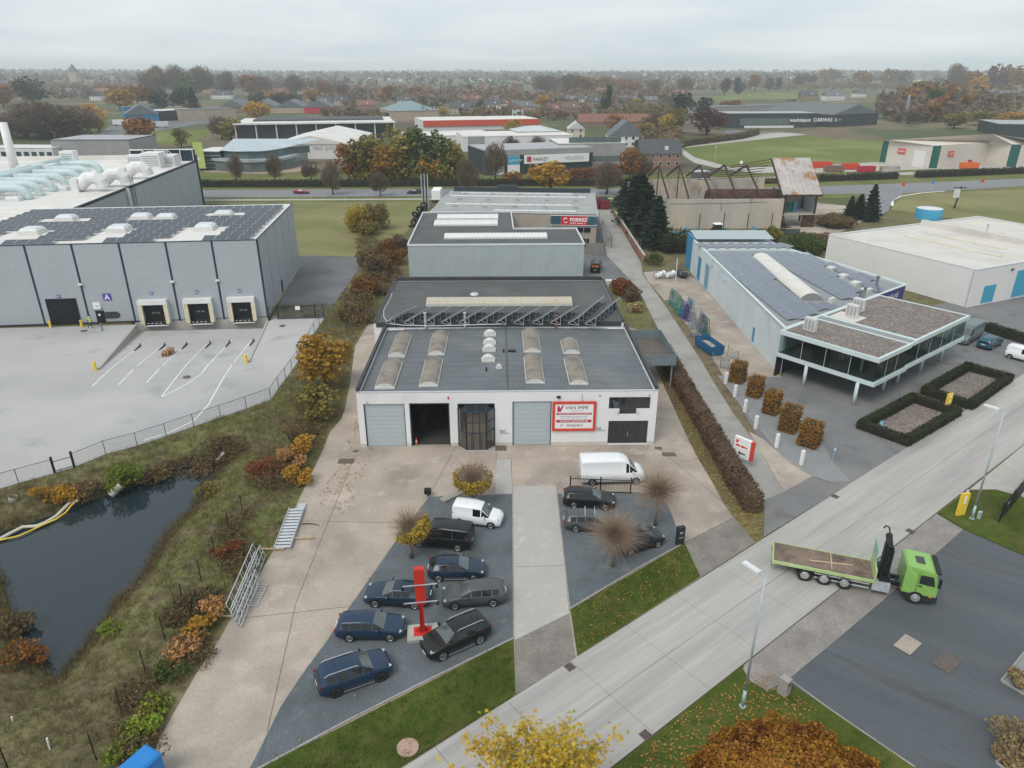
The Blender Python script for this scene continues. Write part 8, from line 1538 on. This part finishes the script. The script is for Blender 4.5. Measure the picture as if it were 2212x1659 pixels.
block('annex_office','dark glazed office annex with a lime banner by the warehouse corner',(432,368),(480,368),16,328,'w_dark',win=(2,4,2.2,1.6));bn_=G(428,369);tag(MB().box(0,-.1,0,3.6,0,9.5).build('banner',mat('lime_banner',(.42,.52,.16),.6),loc=(bn_.x,bn_.y-1,1)),'tall lime green banner at the warehouse corner','banner')
T,L,hh=block('curved_hall','white hall with shallow gable and faint lettering beside the showroom',(590,344),(760,343.5),60,312,'w_white','y','roof_white',3.6);lettering('van poucke',3.2,MT['ink_grey'],T,(L*.52,-.1,hh*.62),R90);MB().add([(0,-.02,hh),(L,-.02,hh),(L/2,-.02,hh+3.5)],[(0,1,2)]).build('gable_wall',MT['w_white'],T)
T,L,hh=block('open_canopy','long white open-sided canopy hall with white columns',(513,303),(852,297),45,281,'w_dark',rm='roof_white',h=8.5)
for i in range(9):MB().box(L*i/8-.3,-2,0,L*i/8+.3,-1.4,8.5).build('column',MT['w_white'],T)
MB().box(-1,-3,8.0,L+1,0,8.8).build('fascia',MT['w_white'],T);MB().box(8,12,8.8,L-5,40,9.6).build('roof_deck',MT['r_dark'],T)
block('blue_shed','blue shed with grey roof behind the orange oak',(272,256),(335,254),18,232,'w_blue',rm='r_slate');block('blue_gable_hall','bright blue gabled hall of the builders yard',(272,268),(346,266),40,248,'w_blue','y','r_slate',6.5);block('dark_canopy','long dark-roofed canopy behind the blue gabled hall',(352,262),(440,256),20,240,'w_dark',rm='r_light');block('brown_hall','long tan brick hall in the builders yard',(392,262),(512,258),22,238,'w_tan',rm='r_slate')
for k,(x,m)in enumerate(((505,'w_brown'),(570,'w_tan'),(630,'w_tan'),(690,'red_dark'))):block('gable_hall',['first grey-roofed gable hall by the tan hall','second grey-roofed gable hall','third grey-roofed gable hall','end gable hall with dark red gable and white letters'][k],(x-32,245),(x+28,244.5),45,232,m,'y','r_slate',6)
for k,(x,y,m,l)in enumerate(((262,272,'w_white','white lorry trailer in the builders yard'),(280,270,'red_dark','red lorry cab in the builders yard'),(350,276,'r_light','silver lorry trailer before the blue hall'))):b_=G(x,y);T=thing('lorry',l,'lorry',(b_.x,b_.y,0));MB().bevbox(-5,-1.3,1,5,1.3,4,.1).build('box_body',MT[m],T);[MB().cyl((x_,-1.3,.5),(x_,-1.0,.5),.5,n=10).build('tyre',MT['tyre'],T)for x_ in(-3.5,-2.3,3.2)]
T,L,hh=block('brick_hall','tan brick hall with grey-green hipped roof and roof letters',(845,262),(948,259.5),40,240,'w_tan','hip','r_teal',6);lettering('VC TYC',5,MT['ink_dark'],T,(L*.62,-.6,hh+.6),R90)
T,L,hh=block('red_band_hall','long white hall with a red fascia band',(915,283),(1166,278),40,262,'w_white',rm='r_light');MB().box(0,-.6,hh-3.2,L,-.05,hh+.4).build('red_band',mat('red_band',(.55,.07,.03),.6),T)
block('white_shed','white low-pitched shed behind the golden willows',(890,318),(1075,312),30,296,'w_white',rm='roof_white');T,L,hh=block('white_works','white works building with roller door and loading bay',(1002,328),(1237,323.5),30,296,'w_white',rm='roof_white');MB().box(2,-.05,0,10,0,7).build('roller_door',MT['w_grey'],T);block('teal_pavilion','grey-green hip-roofed block on top of the white works',(1118,318),(1212,316),20,285,'r_teal','hip','r_light',2.2,(1,6))
T,L,hh=block('office_block','grey brick three-storey office with ribbon windows',(1205,364),(1349,362),22,311,'w_grey',rm='roof_white');[MB().box(4,-.1,z,L-2,-.02,z+2.0).build('ribbon_window',MT['glass_wall'],T)for z in(2.5,9.5)]
T,L,hh=block('parquet_hall','dark hall with a long white sign band and two posters',(1048,379),(1279,369),24,327,'w_dark',rm='w_grey')
MB().box(0,-.15,hh-1.6,L,-.01,hh).build('grey_band',MT['w_grey'],T);sb_=MB().box(L*.35,-.5,hh-4.8,L*.96,-.3,hh-1.7).build('sign_band',MT['sign_white'],T);lettering('PARKET',1.7,MT['ink_dark'],sb_,(L*.43,-.55,hh-3.9),R90);lettering('VERLIEFDE',1.7,MT['ink_grey'],sb_,(L*.72,-.55,hh-3.9),R90);MB().box(L*.375,-.56,hh-4.2,L*.415,-.51,hh-2.3).build('emblem',MT['red_dark'],sb_)
MB().box(L*.20,-.5,hh-8.6,L*.31,-.3,hh-1.8).build('poster',MT['sign_white'],T);MB().box(L*.20,-.56,hh-4.9,L*.31,-.51,hh-1.9).build('poster_blue',MT['cyan_door'],T);lettering('QUICK STEP',1.0,MT['ink_white'],T,(L*.205,-.6,hh-3.8),R90);po_=MB().box(L*.07,-.5,hh-8.6,L*.17,-.3,hh-1.8).build('poster',MT['ink_grey'],T);MB().box(L*.075,-.56,hh-8.2,L*.165,-.51,hh-2.2).build('poster_sheet',MT['sign_white'],po_)
T,L,hh=block('car_wash','dark green car wash hall with white lettering',(1568,277),(1762,276),26,246,'w_dark',rm='w_dark');lettering('washdepot  CARWASH',3.2,MT['ink_white'],T,(L*.70,-.1,hh-5),R90,bold=.05);MB().box(L*.2,-.1,0,L*.75,-.03,1.5).build('white_plinth',MT['w_white'],T);MB().box(L*.15,-.08,2,L*.7,-.02,6).build('glass_front',MT['glass_wall'],T)
T,L,hh=block('care_hall','dark grey office hall with gabled grey roof behind the meadow',(1797,276),(1893,271),60,248,'w_dark','y','r_slate',6,(2,5,2.5,1.4,'win',1.0,'w_dark'));lettering('icare',3.2,MT['ink_grey'],T,(2,-.1,hh-4),R90);block('shed_row','long low sheds with striped grey roofs behind the car wash',(1535,247),(1700,240),30,233,'w_grey',rm='r_slate')
CZ=8.4;ca=[g('n',492,476),g('n',1072,552),g('n',1172,552)]
T=thing('container_hall','cream and green gabled hall with small red signs','building',(*ca[0].xy,0));q_=[p.xy-ca[0].xy for p in(ca[0],g('n',1075,552),g('n',1172,553),g('n',1745,500),g('n',1995,532),g('n',2112,542),g('n',2500,520))]
CM=mat('camv_cream',(.60,.55,.49),.75,.06,.2);b=MB()
for i,m in((0,CM),(1,MT['w_green']),(2,CM),(3,CM),(4,MT['w_green']),(5,CM)):
 a_,c_=q_[i],q_[i+1];MB().quad((a_.x,a_.y,0),(c_.x,c_.y,0),(c_.x,c_.y,CZ),(a_.x,a_.y,CZ)).build('wall_panel',m,T)
MB().add([(q_[0].x,q_[0].y-.2,CZ),(q_[1].x,q_[1].y-.4,CZ),(q_[3].x,q_[3].y-.4,CZ),(q_[4].x,q_[4].y-.4,CZ),(q_[6].x,q_[6].y,CZ),*[tuple(g('n',x,y,z).xy-ca[0].xy)+(z,)for x,y,z in((2420,240,9.6),(1840,142,12),(610,212,9.2))]],[(0,1,2,7),(7,2,6),(2,3,6),(3,4,5,6)]).build('roof',CM,T)
d_=q_[1]-q_[0];a_=math.atan2(d_.y,d_.x);MB().obox(tuple(q_[0]+d_*.06)+(CZ/2,),d_.length*.12,.3,CZ-.1,a_).build('green_corner',MT['w_green'],T)
for q,s in((q_[0].lerp(q_[1],.42),.0),(q_[2].lerp(q_[3],.22),.0)):e_=(q_[3]-q_[2])if q.x>q_[1].x else d_;aa=math.atan2(e_.y,e_.x);n_=Vector((math.sin(aa),-math.cos(aa)))*.25;sp_=MB().obox(tuple(q+n_)+(5.2,),3.6,.2,1.9,aa).build('sign',MT['red_sign'],T);lettering('CAMV',1.2,MT['ink_white'],sp_,tuple(q+n_*1.6-e_.normalized()*1.6)+(4.8,),(math.pi/2,0,aa))
for f_ in(.78,):q=q_[0].lerp(q_[1],f_);MB().obox((q.x,q.y-.15,3.0),5.0,.2,6,a_).build('door',MT['hall_white'],T)
block('dark_hall','dark grey hall at the edge of the meadow beyond the containers',(2150,296),(2330,300),40,268,'w_dark',rm='w_grey')
for k,(x,y,m,L_,l)in enumerate(((1740,364,'red_sign',7,'red skip container farthest from the cream hall'),(1775,362,'red_sign',7,'second red skip container by the road'),(1800,371,'w_brown',7,'faded red skip container by the road'),(1835,366,'red_sign',6,'bright red skip container'),(1870,372,'red_dark',6,'pinkish skip container by the road'),(1920,373,'rust_sheet',6.5,'rusty skip container with lid'),(2078,357,'red_dark',6,'dark red skip container at the cream hall'),(2092,364,'orange',6.5,'orange skip container at the cream hall'))):b_=G(x,y);T=thing('skip_container',l,'container',(b_.x,b_.y,0),.12,'skip containers by the road');skip_mesh(T,MT[m],L_,2.4,2.2)
for k,(reg,x,y,yt,m,l)in enumerate((('n',755,845,718,'red_sign','red and white no-entry sign at the slip road'),('n',1105,810,690,'blue_door','blue mandatory sign on the main road edge'),('n',1700,775,705,'red_sign','slim road sign beyond the junction'),('c',205,745,610,'w_grey','plain pole in the meadow'),('c',375,760,712,'sign_white','small white sign at the meadow edge'),('c',625,752,715,'sign_white','white notice board by the red skips'))):b_=g(reg,x,y);h_=max(2.5,zr(b_,reg,yt));T=thing('road_sign',l,'sign',(b_.x,b_.y,0));MB().cyl((0,0,0),(0,0,h_),.08,n=6).build('post',MT['steel_galv'],T);MB().cyl((0,-.12,h_-.6),(0,-.06,h_-.6),.6,n=14).build('plate',MT[m],T)
b_=g('n',1380,1030);h_=zr(b_,'n',765);T=thing('power_pole','grey utility pole with transformer box behind the white hall','pole',(b_.x,b_.y,0));MB().cyl((0,0,0),(.6,0,h_),.25,.14,n=8).build('pole',MT['bark_dark'],T);MB().box(-1.4,-.1,h_-.5,2.2,.1,h_-.3).build('cross_arm',MT['bark_dark'],T);MB().box(-1.2,-.5,3.0,.3,-.1,5.2).build('transformer_box',MT['w_white'],T)
b_=g('c',1432,480);h_=zr(b_,'c',285);T=thing('lattice_mast','slender lattice mast beyond the meadow','mast',(b_.x,b_.y,0));t=MB();[t.bar((sx,sy,0),(sx*.3,sy*.3,h_),.2)for sx in(-1.3,1.3)for sy in(-1.3,1.3)];[t.bar(((-1)**i*1.3*(1-.7*i/12),-1.3*(1-.7*i/12),h_*i/12),(-(-1)**i*1.3*(1-.7*(i+1)/12),-1.3*(1-.7*(i+1)/12),h_*(i+1)/12),.14)for i in range(12)];t.build('lattice',MT['steel_galv'],T)
fence('road_rail','light metal rail along the near edge of the main road',[G(440,430.5),G(560,430),G(700,429.5),G(930,428)],1.0,'steel_galv',post_r=.05,mesh=False,sub=5)
LMK=[(G(x,y),t)for x,y,t in((161,186,'the church'),(300,262,'the blue gabled hall'),(550,368,'the curved showroom'),(680,338,'the lettered white hall'),(660,290,'the open canopy hall'),(900,255,'the hip-roofed brick hall'),(1040,280,'the red-banded hall'),(1120,324,'the white works'),(1277,350,'the grey office'),(1160,374,'the parquet hall'),(1330,274,'the long red-roofed building'),(1352,318,'the tall white gabled house'),(1426,362,'the brick house with dark roof'),(1665,273,'the car wash'),(1840,268,'the dark gabled hall'),(1960,270,'the lattice mast'),(2150,226,'the apartment building'),(1560,191,'the house row beyond the field'),(1800,184,'the houses on the slope'),(2000,335,'the cream and green hall'),(80,295,'the far side of the ducted roof'),(600,240,'the row of gable halls'),(430,260,'the tan brick hall'),(200,335,'the plain grey hall'),(1000,228,'the small red-roofed houses'),(1380,228,'the brick terrace'),(1118,250,'the white gabled cottage'),(470,212,'the houses before the brown wood'),(700,400,'the red car'),(850,415,'the dark blue car'),(1190,415,'the tyre hall roof'),(60,186,'the outermost village houses'),(2100,190,'the russet rise'),(760,210,'the woods behind the gable halls'),(1250,200,'the big brown wood'))]
def near(b_):return min(LMK,key=lambda q:(q[0]-b_).length)[1]
b_=G(161,186);h_=zt(b_,156);T=thing('church','brick church with slate spire above the distant village','church',(b_.x,b_.y,0));MB().box(-9,0,0,9,18,h_).build('tower',MT['w_tan'],T);hs_=zt(b_,137);MB().add([(-9,0,h_),(9,0,h_),(9,18,h_),(-9,18,h_),(0,9,hs_)],[(0,1,4),(1,2,4),(2,3,4),(3,0,4)]).build('spire',MT['r_slate'],T);MB().box(9,2,0,50,16,h_*.45).build('nave',MT['w_tan'],T)
HW=dict(w='w_white',b='w_brick',t='w_tan',c='w_cream',n='w_brown');HR=dict(w='r_light',r='r_red',d='r_dark',s='r_slate',n='r_brown',l='r_light');WN=dict(w='white',b='brick',t='tan',c='cream',n='brown');RN=dict(w='white',r='red',d='dark',s='slate',n='brown',l='pale')
seen={}
for row in '874,228,15,10,5,wd 940,224,14,9,-4,td 993,226,16,10,8,br 1029,224,12,9,20,nr 1067,223,11,9,-10,wn 1065,239,15,11,6,cd 993,247,19,12,-8,td 1098,237,10,9,75,wr 1113,236,10,9,75,br 1136,243,17,11,30,ts 1118,250,9,11,0,wR 1206,251,13,10,70,nr 1236,247,18,11,25,bn 1233,226,13,10,8,ns 1261,225,11,9,-5,wd 1284,231,13,10,6,bd 1326,227,12,11,0,bN 1362,228,20,10,-3,bs 1400,228,20,10,-3,bs 1439,220,12,10,10,br 1219,246,14,10,60,br 1330,274,50,12,3,nr 1245,300,9,12,0,cW 1352,318,17,16,0,wS 1426,362,16,12,0,bd 1500,191,22,12,5,ws 1522,190,18,12,-8,bs 1546,191,22,12,4,wd 1572,192,20,12,0,bs 1600,192,22,12,12,td 1628,191,24,12,-6,ws 1652,191,20,12,8,br 1690,189,22,12,0,ws 1725,188,24,12,5,wr 1778,185,18,12,20,cs 1808,183,18,14,-10,ws 1856,178,18,12,8,wr 1868,182,18,12,0,wd 1896,187,26,12,5,ws 1920,187,24,12,-5,br 1748,217,22,12,0,bd 1803,221,24,12,6,ws 1858,211,16,11,0,wd 160,192,26,12,0,wd 130,186,24,12,10,br 191,193,24,12,-6,cs 151,202,40,12,2,ns 186,206,34,12,-4,nd 206,217,14,12,0,wD 220,206,20,12,8,br 450,211,20,12,0,nr 478,214,26,12,3,wd 393,209,24,12,6,br 545,206,22,12,0,ts 600,206,20,12,5,br 700,232,16,12,5,nd 735,228,16,11,-5,td 790,240,15,10,10,br 1020,209,16,11,0,wr 960,207,16,11,8,bd 1160,212,16,11,-6,ns 1300,205,18,12,4,br 1470,213,18,12,0,wr 70,186,24,12,0,bd 300,195,22,12,5,wr 340,200,22,12,-5,ns'.split():
 x,y,w_,d_,rt,cd=row.split(',');al='y' if cd[1].isupper()else 'x';lb='%s house with %s %s roof%s'%(WN[cd[0]],'gabled' if al=='y' else 'long' if float(w_)>30 else 'wide' if float(w_)>19 else 'compact',RN[cd[1].lower()],' near '+near(G(float(x),float(y))));house(float(x),float(y),float(w_),float(d_),float(rt),3.0 if float(w_)>30 else 5.2,HW[cd[0]],HR[cd[1].lower()],lb,al=al,group='houses: '+lb)
T,L,hh=block('apartment_house','long apartment building with slate mansard roof at the wood edge',(2083,226),(2230,228),18,214,'w_tan','x','r_slate',9,(2,14,1.6,1.6))
TL='gold,215,285,219,62 bare,110,300,215,175 bare,60,298,232,110 bare,160,296,222,130 rust,310,325,247,78 olive,393,318,275,42 pine,75,226,159,78 pine,352,240,188,60 pine,400,238,185,52 spruce,420,240,189,30 gold,262,240,186,70 rust,300,232,180,60 bare,480,300,250,60 olive,500,302,250,65 gold,560,262,215,60 pine,555,232,196,46 pine,600,232,197,44 pine,640,230,198,44 rust,620,222,196,40 gold,680,222,192,46 bare,512,393,330,38 bare,595,392,332,42 bare,672,391,345,40 rust,755,389,305,66 bare,720,421,345,48 rust,822,392,345,50 bare,822,424,365,40 gold,838,392,308,62 olive,795,388,285,95 olive,860,388,262,110 green,905,388,272,90 green,945,388,285,85 olive,975,388,300,60 gold,930,390,330,60 rust,990,386,330,40 bare,1010,422,340,52 bare,1070,391,305,62 rust,1108,400,365,46 gold,1188,418,345,92 bare,1103,326,292,38 bare,1162,325,292,40 yellow,1108,290,257,40 bare,1310,420,345,70 rust,1360,385,315,46 bare,1380,380,325,60 yellow,958,254,228,25 pine,1000,250,229,22 green,1038,240,215,22 gold,1170,233,203,36 rust,1220,258,240,30 rust,1328,283,245,46 yellow,1375,236,210,22 pine,1308,246,170,28 pine,1470,250,193,62 pine,1512,252,200,50 pale,0,0,0,0 yellow,1440,290,245,48 olive,1462,288,225,50 maroon,1527,292,228,82 rust,1580,240,215,50 pine,1705,246,212,30 gold,1725,250,215,30 rust,900,212,185,40 rust,840,216,182,36 gold,822,214,196,34 green,1015,206,180,18 rust,1260,208,162,60 rust,1310,200,165,52 bare,1180,206,160,70 bare,1230,204,158,70 rust,1360,206,168,50 gold,1408,202,183,22 rust,1060,210,190,36 bare,1410,204,170,40 pine,1595,206,158,26 maroon,1565,206,163,26 maroon,1730,190,155,38 rust,1780,184,145,36 maroon,1800,182,147,32 pine,1755,188,158,20 rust,1860,190,148,40 rust,1920,188,146,42 bare,1950,190,150,40 olive,1990,228,170,70 gold,1985,232,186,54 green,2015,250,190,60 rust,1960,245,200,60 bare,2040,245,195,60 gold,2080,240,188,52 olive,2120,275,235,70 gold,2150,272,248,40 gold,2190,268,240,60 olive,2060,280,235,60 bare,1930,262,215,60 rust,2000,268,218,60 bare,1960,270,230,55 pine,2125,190,165,24 bare,2060,200,134,46 rust,2095,205,150,50 maroon,2140,200,134,46 rust,2180,200,136,52 rust,2215,205,140,60 gold,2110,214,160,40 bare,0,196,178,60 rust,8,232,178,56 rust,40,205,172,40 bare,350,210,140,60 bare,390,210,138,62 bare,440,208,140,64 bare,330,214,146,52 green,410,214,160,60 bare,490,208,152,58 rust,540,210,158,50 bare,570,206,162,46 bare,640,206,160,54 rust,700,210,172,40 bare,740,214,176,36 rust,250,205,180,40 bare,780,215,188,34 gold,1020,216,200,20 bare,1480,205,160,36 rust,1630,198,158,30 pine,1680,196,163,18 green,1660,198,166,22 olive,1400,262,232,44 bare,1420,280,240,50 olive,1395,300,262,40'
TW=dict(gold='golden',bare='bare brown',rust='russet',olive='olive-yellow',pine='dark evergreen',spruce='dark spruce',green='deep green',yellow='bright yellow',maroon='maroon')
for row in TL.split():
 kd,x,y,yt,wd=row.split(',');x,y,yt,wd=float(x),float(y),float(yt),float(wd)
 if wd<1:continue
 b_=G(x,y);d=b_.y*C_+H*S_;h_=zt(b_,yt);lb='%s %s tree near %s'%('tall' if h_>17 else 'small' if h_<9 else 'broad' if wd*d/F>12 else 'slim',TW[kd],near(b_));z0_=float(hill(b_.x,b_.y));tree(kd,b_,max(4,zt(b_,yt)-z0_),wd*d/F,lb,'trees: '+lb,z=z0_)
def wood(label,cen,n,hgt,wid,m,seed,cards=26,lf=None,name='wood'):
 rs=np.random.RandomState(seed);P=[]
 for x0,y0,x1,y1,k in cen:
  for i in range(int(n*k)):
   b_=G(rs.uniform(x0,x1),rs.uniform(y0,y1));h=hgt*rs.uniform(.6,1.2);q,d=blob(rs,cards,(wid*.6,wid*.6,h*.5),6,.45,-.9);q[:,2]+=h*.52;P.append(q+np.array([b_.x,b_.y,float(hill(b_.x,b_.y))]))
 P=np.concatenate(P);V,Fc=leaves(P,lf or wid*.42,rs);tag(kind(inst(name,np_mesh(name,V,Fc,MT[m])),'stuff'),label,name)
wood('brown leafless wood behind the village',[(300,186,740,196,1),(1150,180,1430,190,1)],110,17,13,'lf_bare',31,40);wood('russet wood on the rise beyond the apartment building',[(2030,182,2300,205,1),(1930,215,2080,262,.3)],80,15,12,'lf_rust',32,40);wood('leafless brown thicket below the apartment building',[(1900,236,2140,266,1),(1940,205,2080,236,.6)],90,11,10,'lf_bare',38,40)
wood('far grey-brown tree belts across the plain',[(-100,161,2300,178,1)],2000,15,20,'lf_bare',33,10);wood('far dark tree belts across the plain',[(-100,164,2300,186,1)],800,15,17,'lf_dark',34,9);wood('garden trees between the village houses',[(700,190,1480,230,1),(1480,178,1950,196,.8),(-50,178,330,215,.7)],420,11,10,'lf_bare',35,26);wood('russet garden trees in the village',[(560,185,1480,222,1),(1480,180,1950,194,.6),(-50,175,330,205,.7)],260,10,9,'lf_rust',36,24);wood('brown scrub between the houses and the main road',[(1380,262,1460,325,.8),(1000,232,1480,262,1),(700,245,850,262,.4),(1930,236,2200,268,.8)],150,6,7,'lf_brush',37,30)
wood('continuous brown bramble scrub on the bank beside the halls',[(745,640,800,705,.7),(790,560,862,640,1),(770,520,870,560,.5)],120,1.9,2.2,'lf_brush',41,90,.22,'scrub');wood('low tawny scrub along the wire fence by the drive',[(560,980,650,1060,.5),(480,1110,560,1250,.6),(395,1290,450,1440,.6),(250,1470,340,1640,.5),(640,860,700,960,.6)],70,.8,1.3,'lf_brush',42,70,.16,'scrub')
wood('grey-brown undergrowth beneath the trees by the car park',[(5,288,190,302,1)],60,9,8,'lf_bare',43,60,1.4);wood('olive undergrowth of the willow clump by the road',[(770,384,990,392,1)],46,6,7,'lf_olive',44,70,1.0)
rs=np.random.RandomState(8);b=MB()
for i in range(420):
 b_=G(rs.uniform(-80,2280),rs.uniform(163,182));z_=float(hill(b_.x,b_.y));w_=rs.uniform(9,22);b.obox((b_.x,b_.y,z_+3),w_,10,6,rs.uniform(0,3),i%3);b.obox((b_.x,b_.y,z_+7),w_*.9,6,2.5,0,3+i%2)
tag(kind(b.build('far_town',[MT['w_white'],MT['w_tan'],MT['w_brick'],MT['r_slate'],MT['r_red']]),'stuff'),'distant houses of the towns on the plain','town')
hm=bpy.data.materials.new('haze');hm.use_nodes=True;t_=hm.node_tree;t_.nodes.remove(t_.nodes['Principled BSDF']);pv_=t_.nodes.new('ShaderNodeVolumePrincipled');pv_.inputs['Color'].default_value=(.88,.95,1,1);pv_.inputs['Density'].default_value=.00019;pv_.inputs['Anisotropy'].default_value=-.15;t_.links.new(pv_.outputs[0],t_.nodes['Material Output'].inputs['Volume'])
hz=MB().box(-9900,-200,-6,9900,9500,95).build('haze',hm);kind(hz,'stuff');tag(hz,'thin pale haze over the plain','haze')
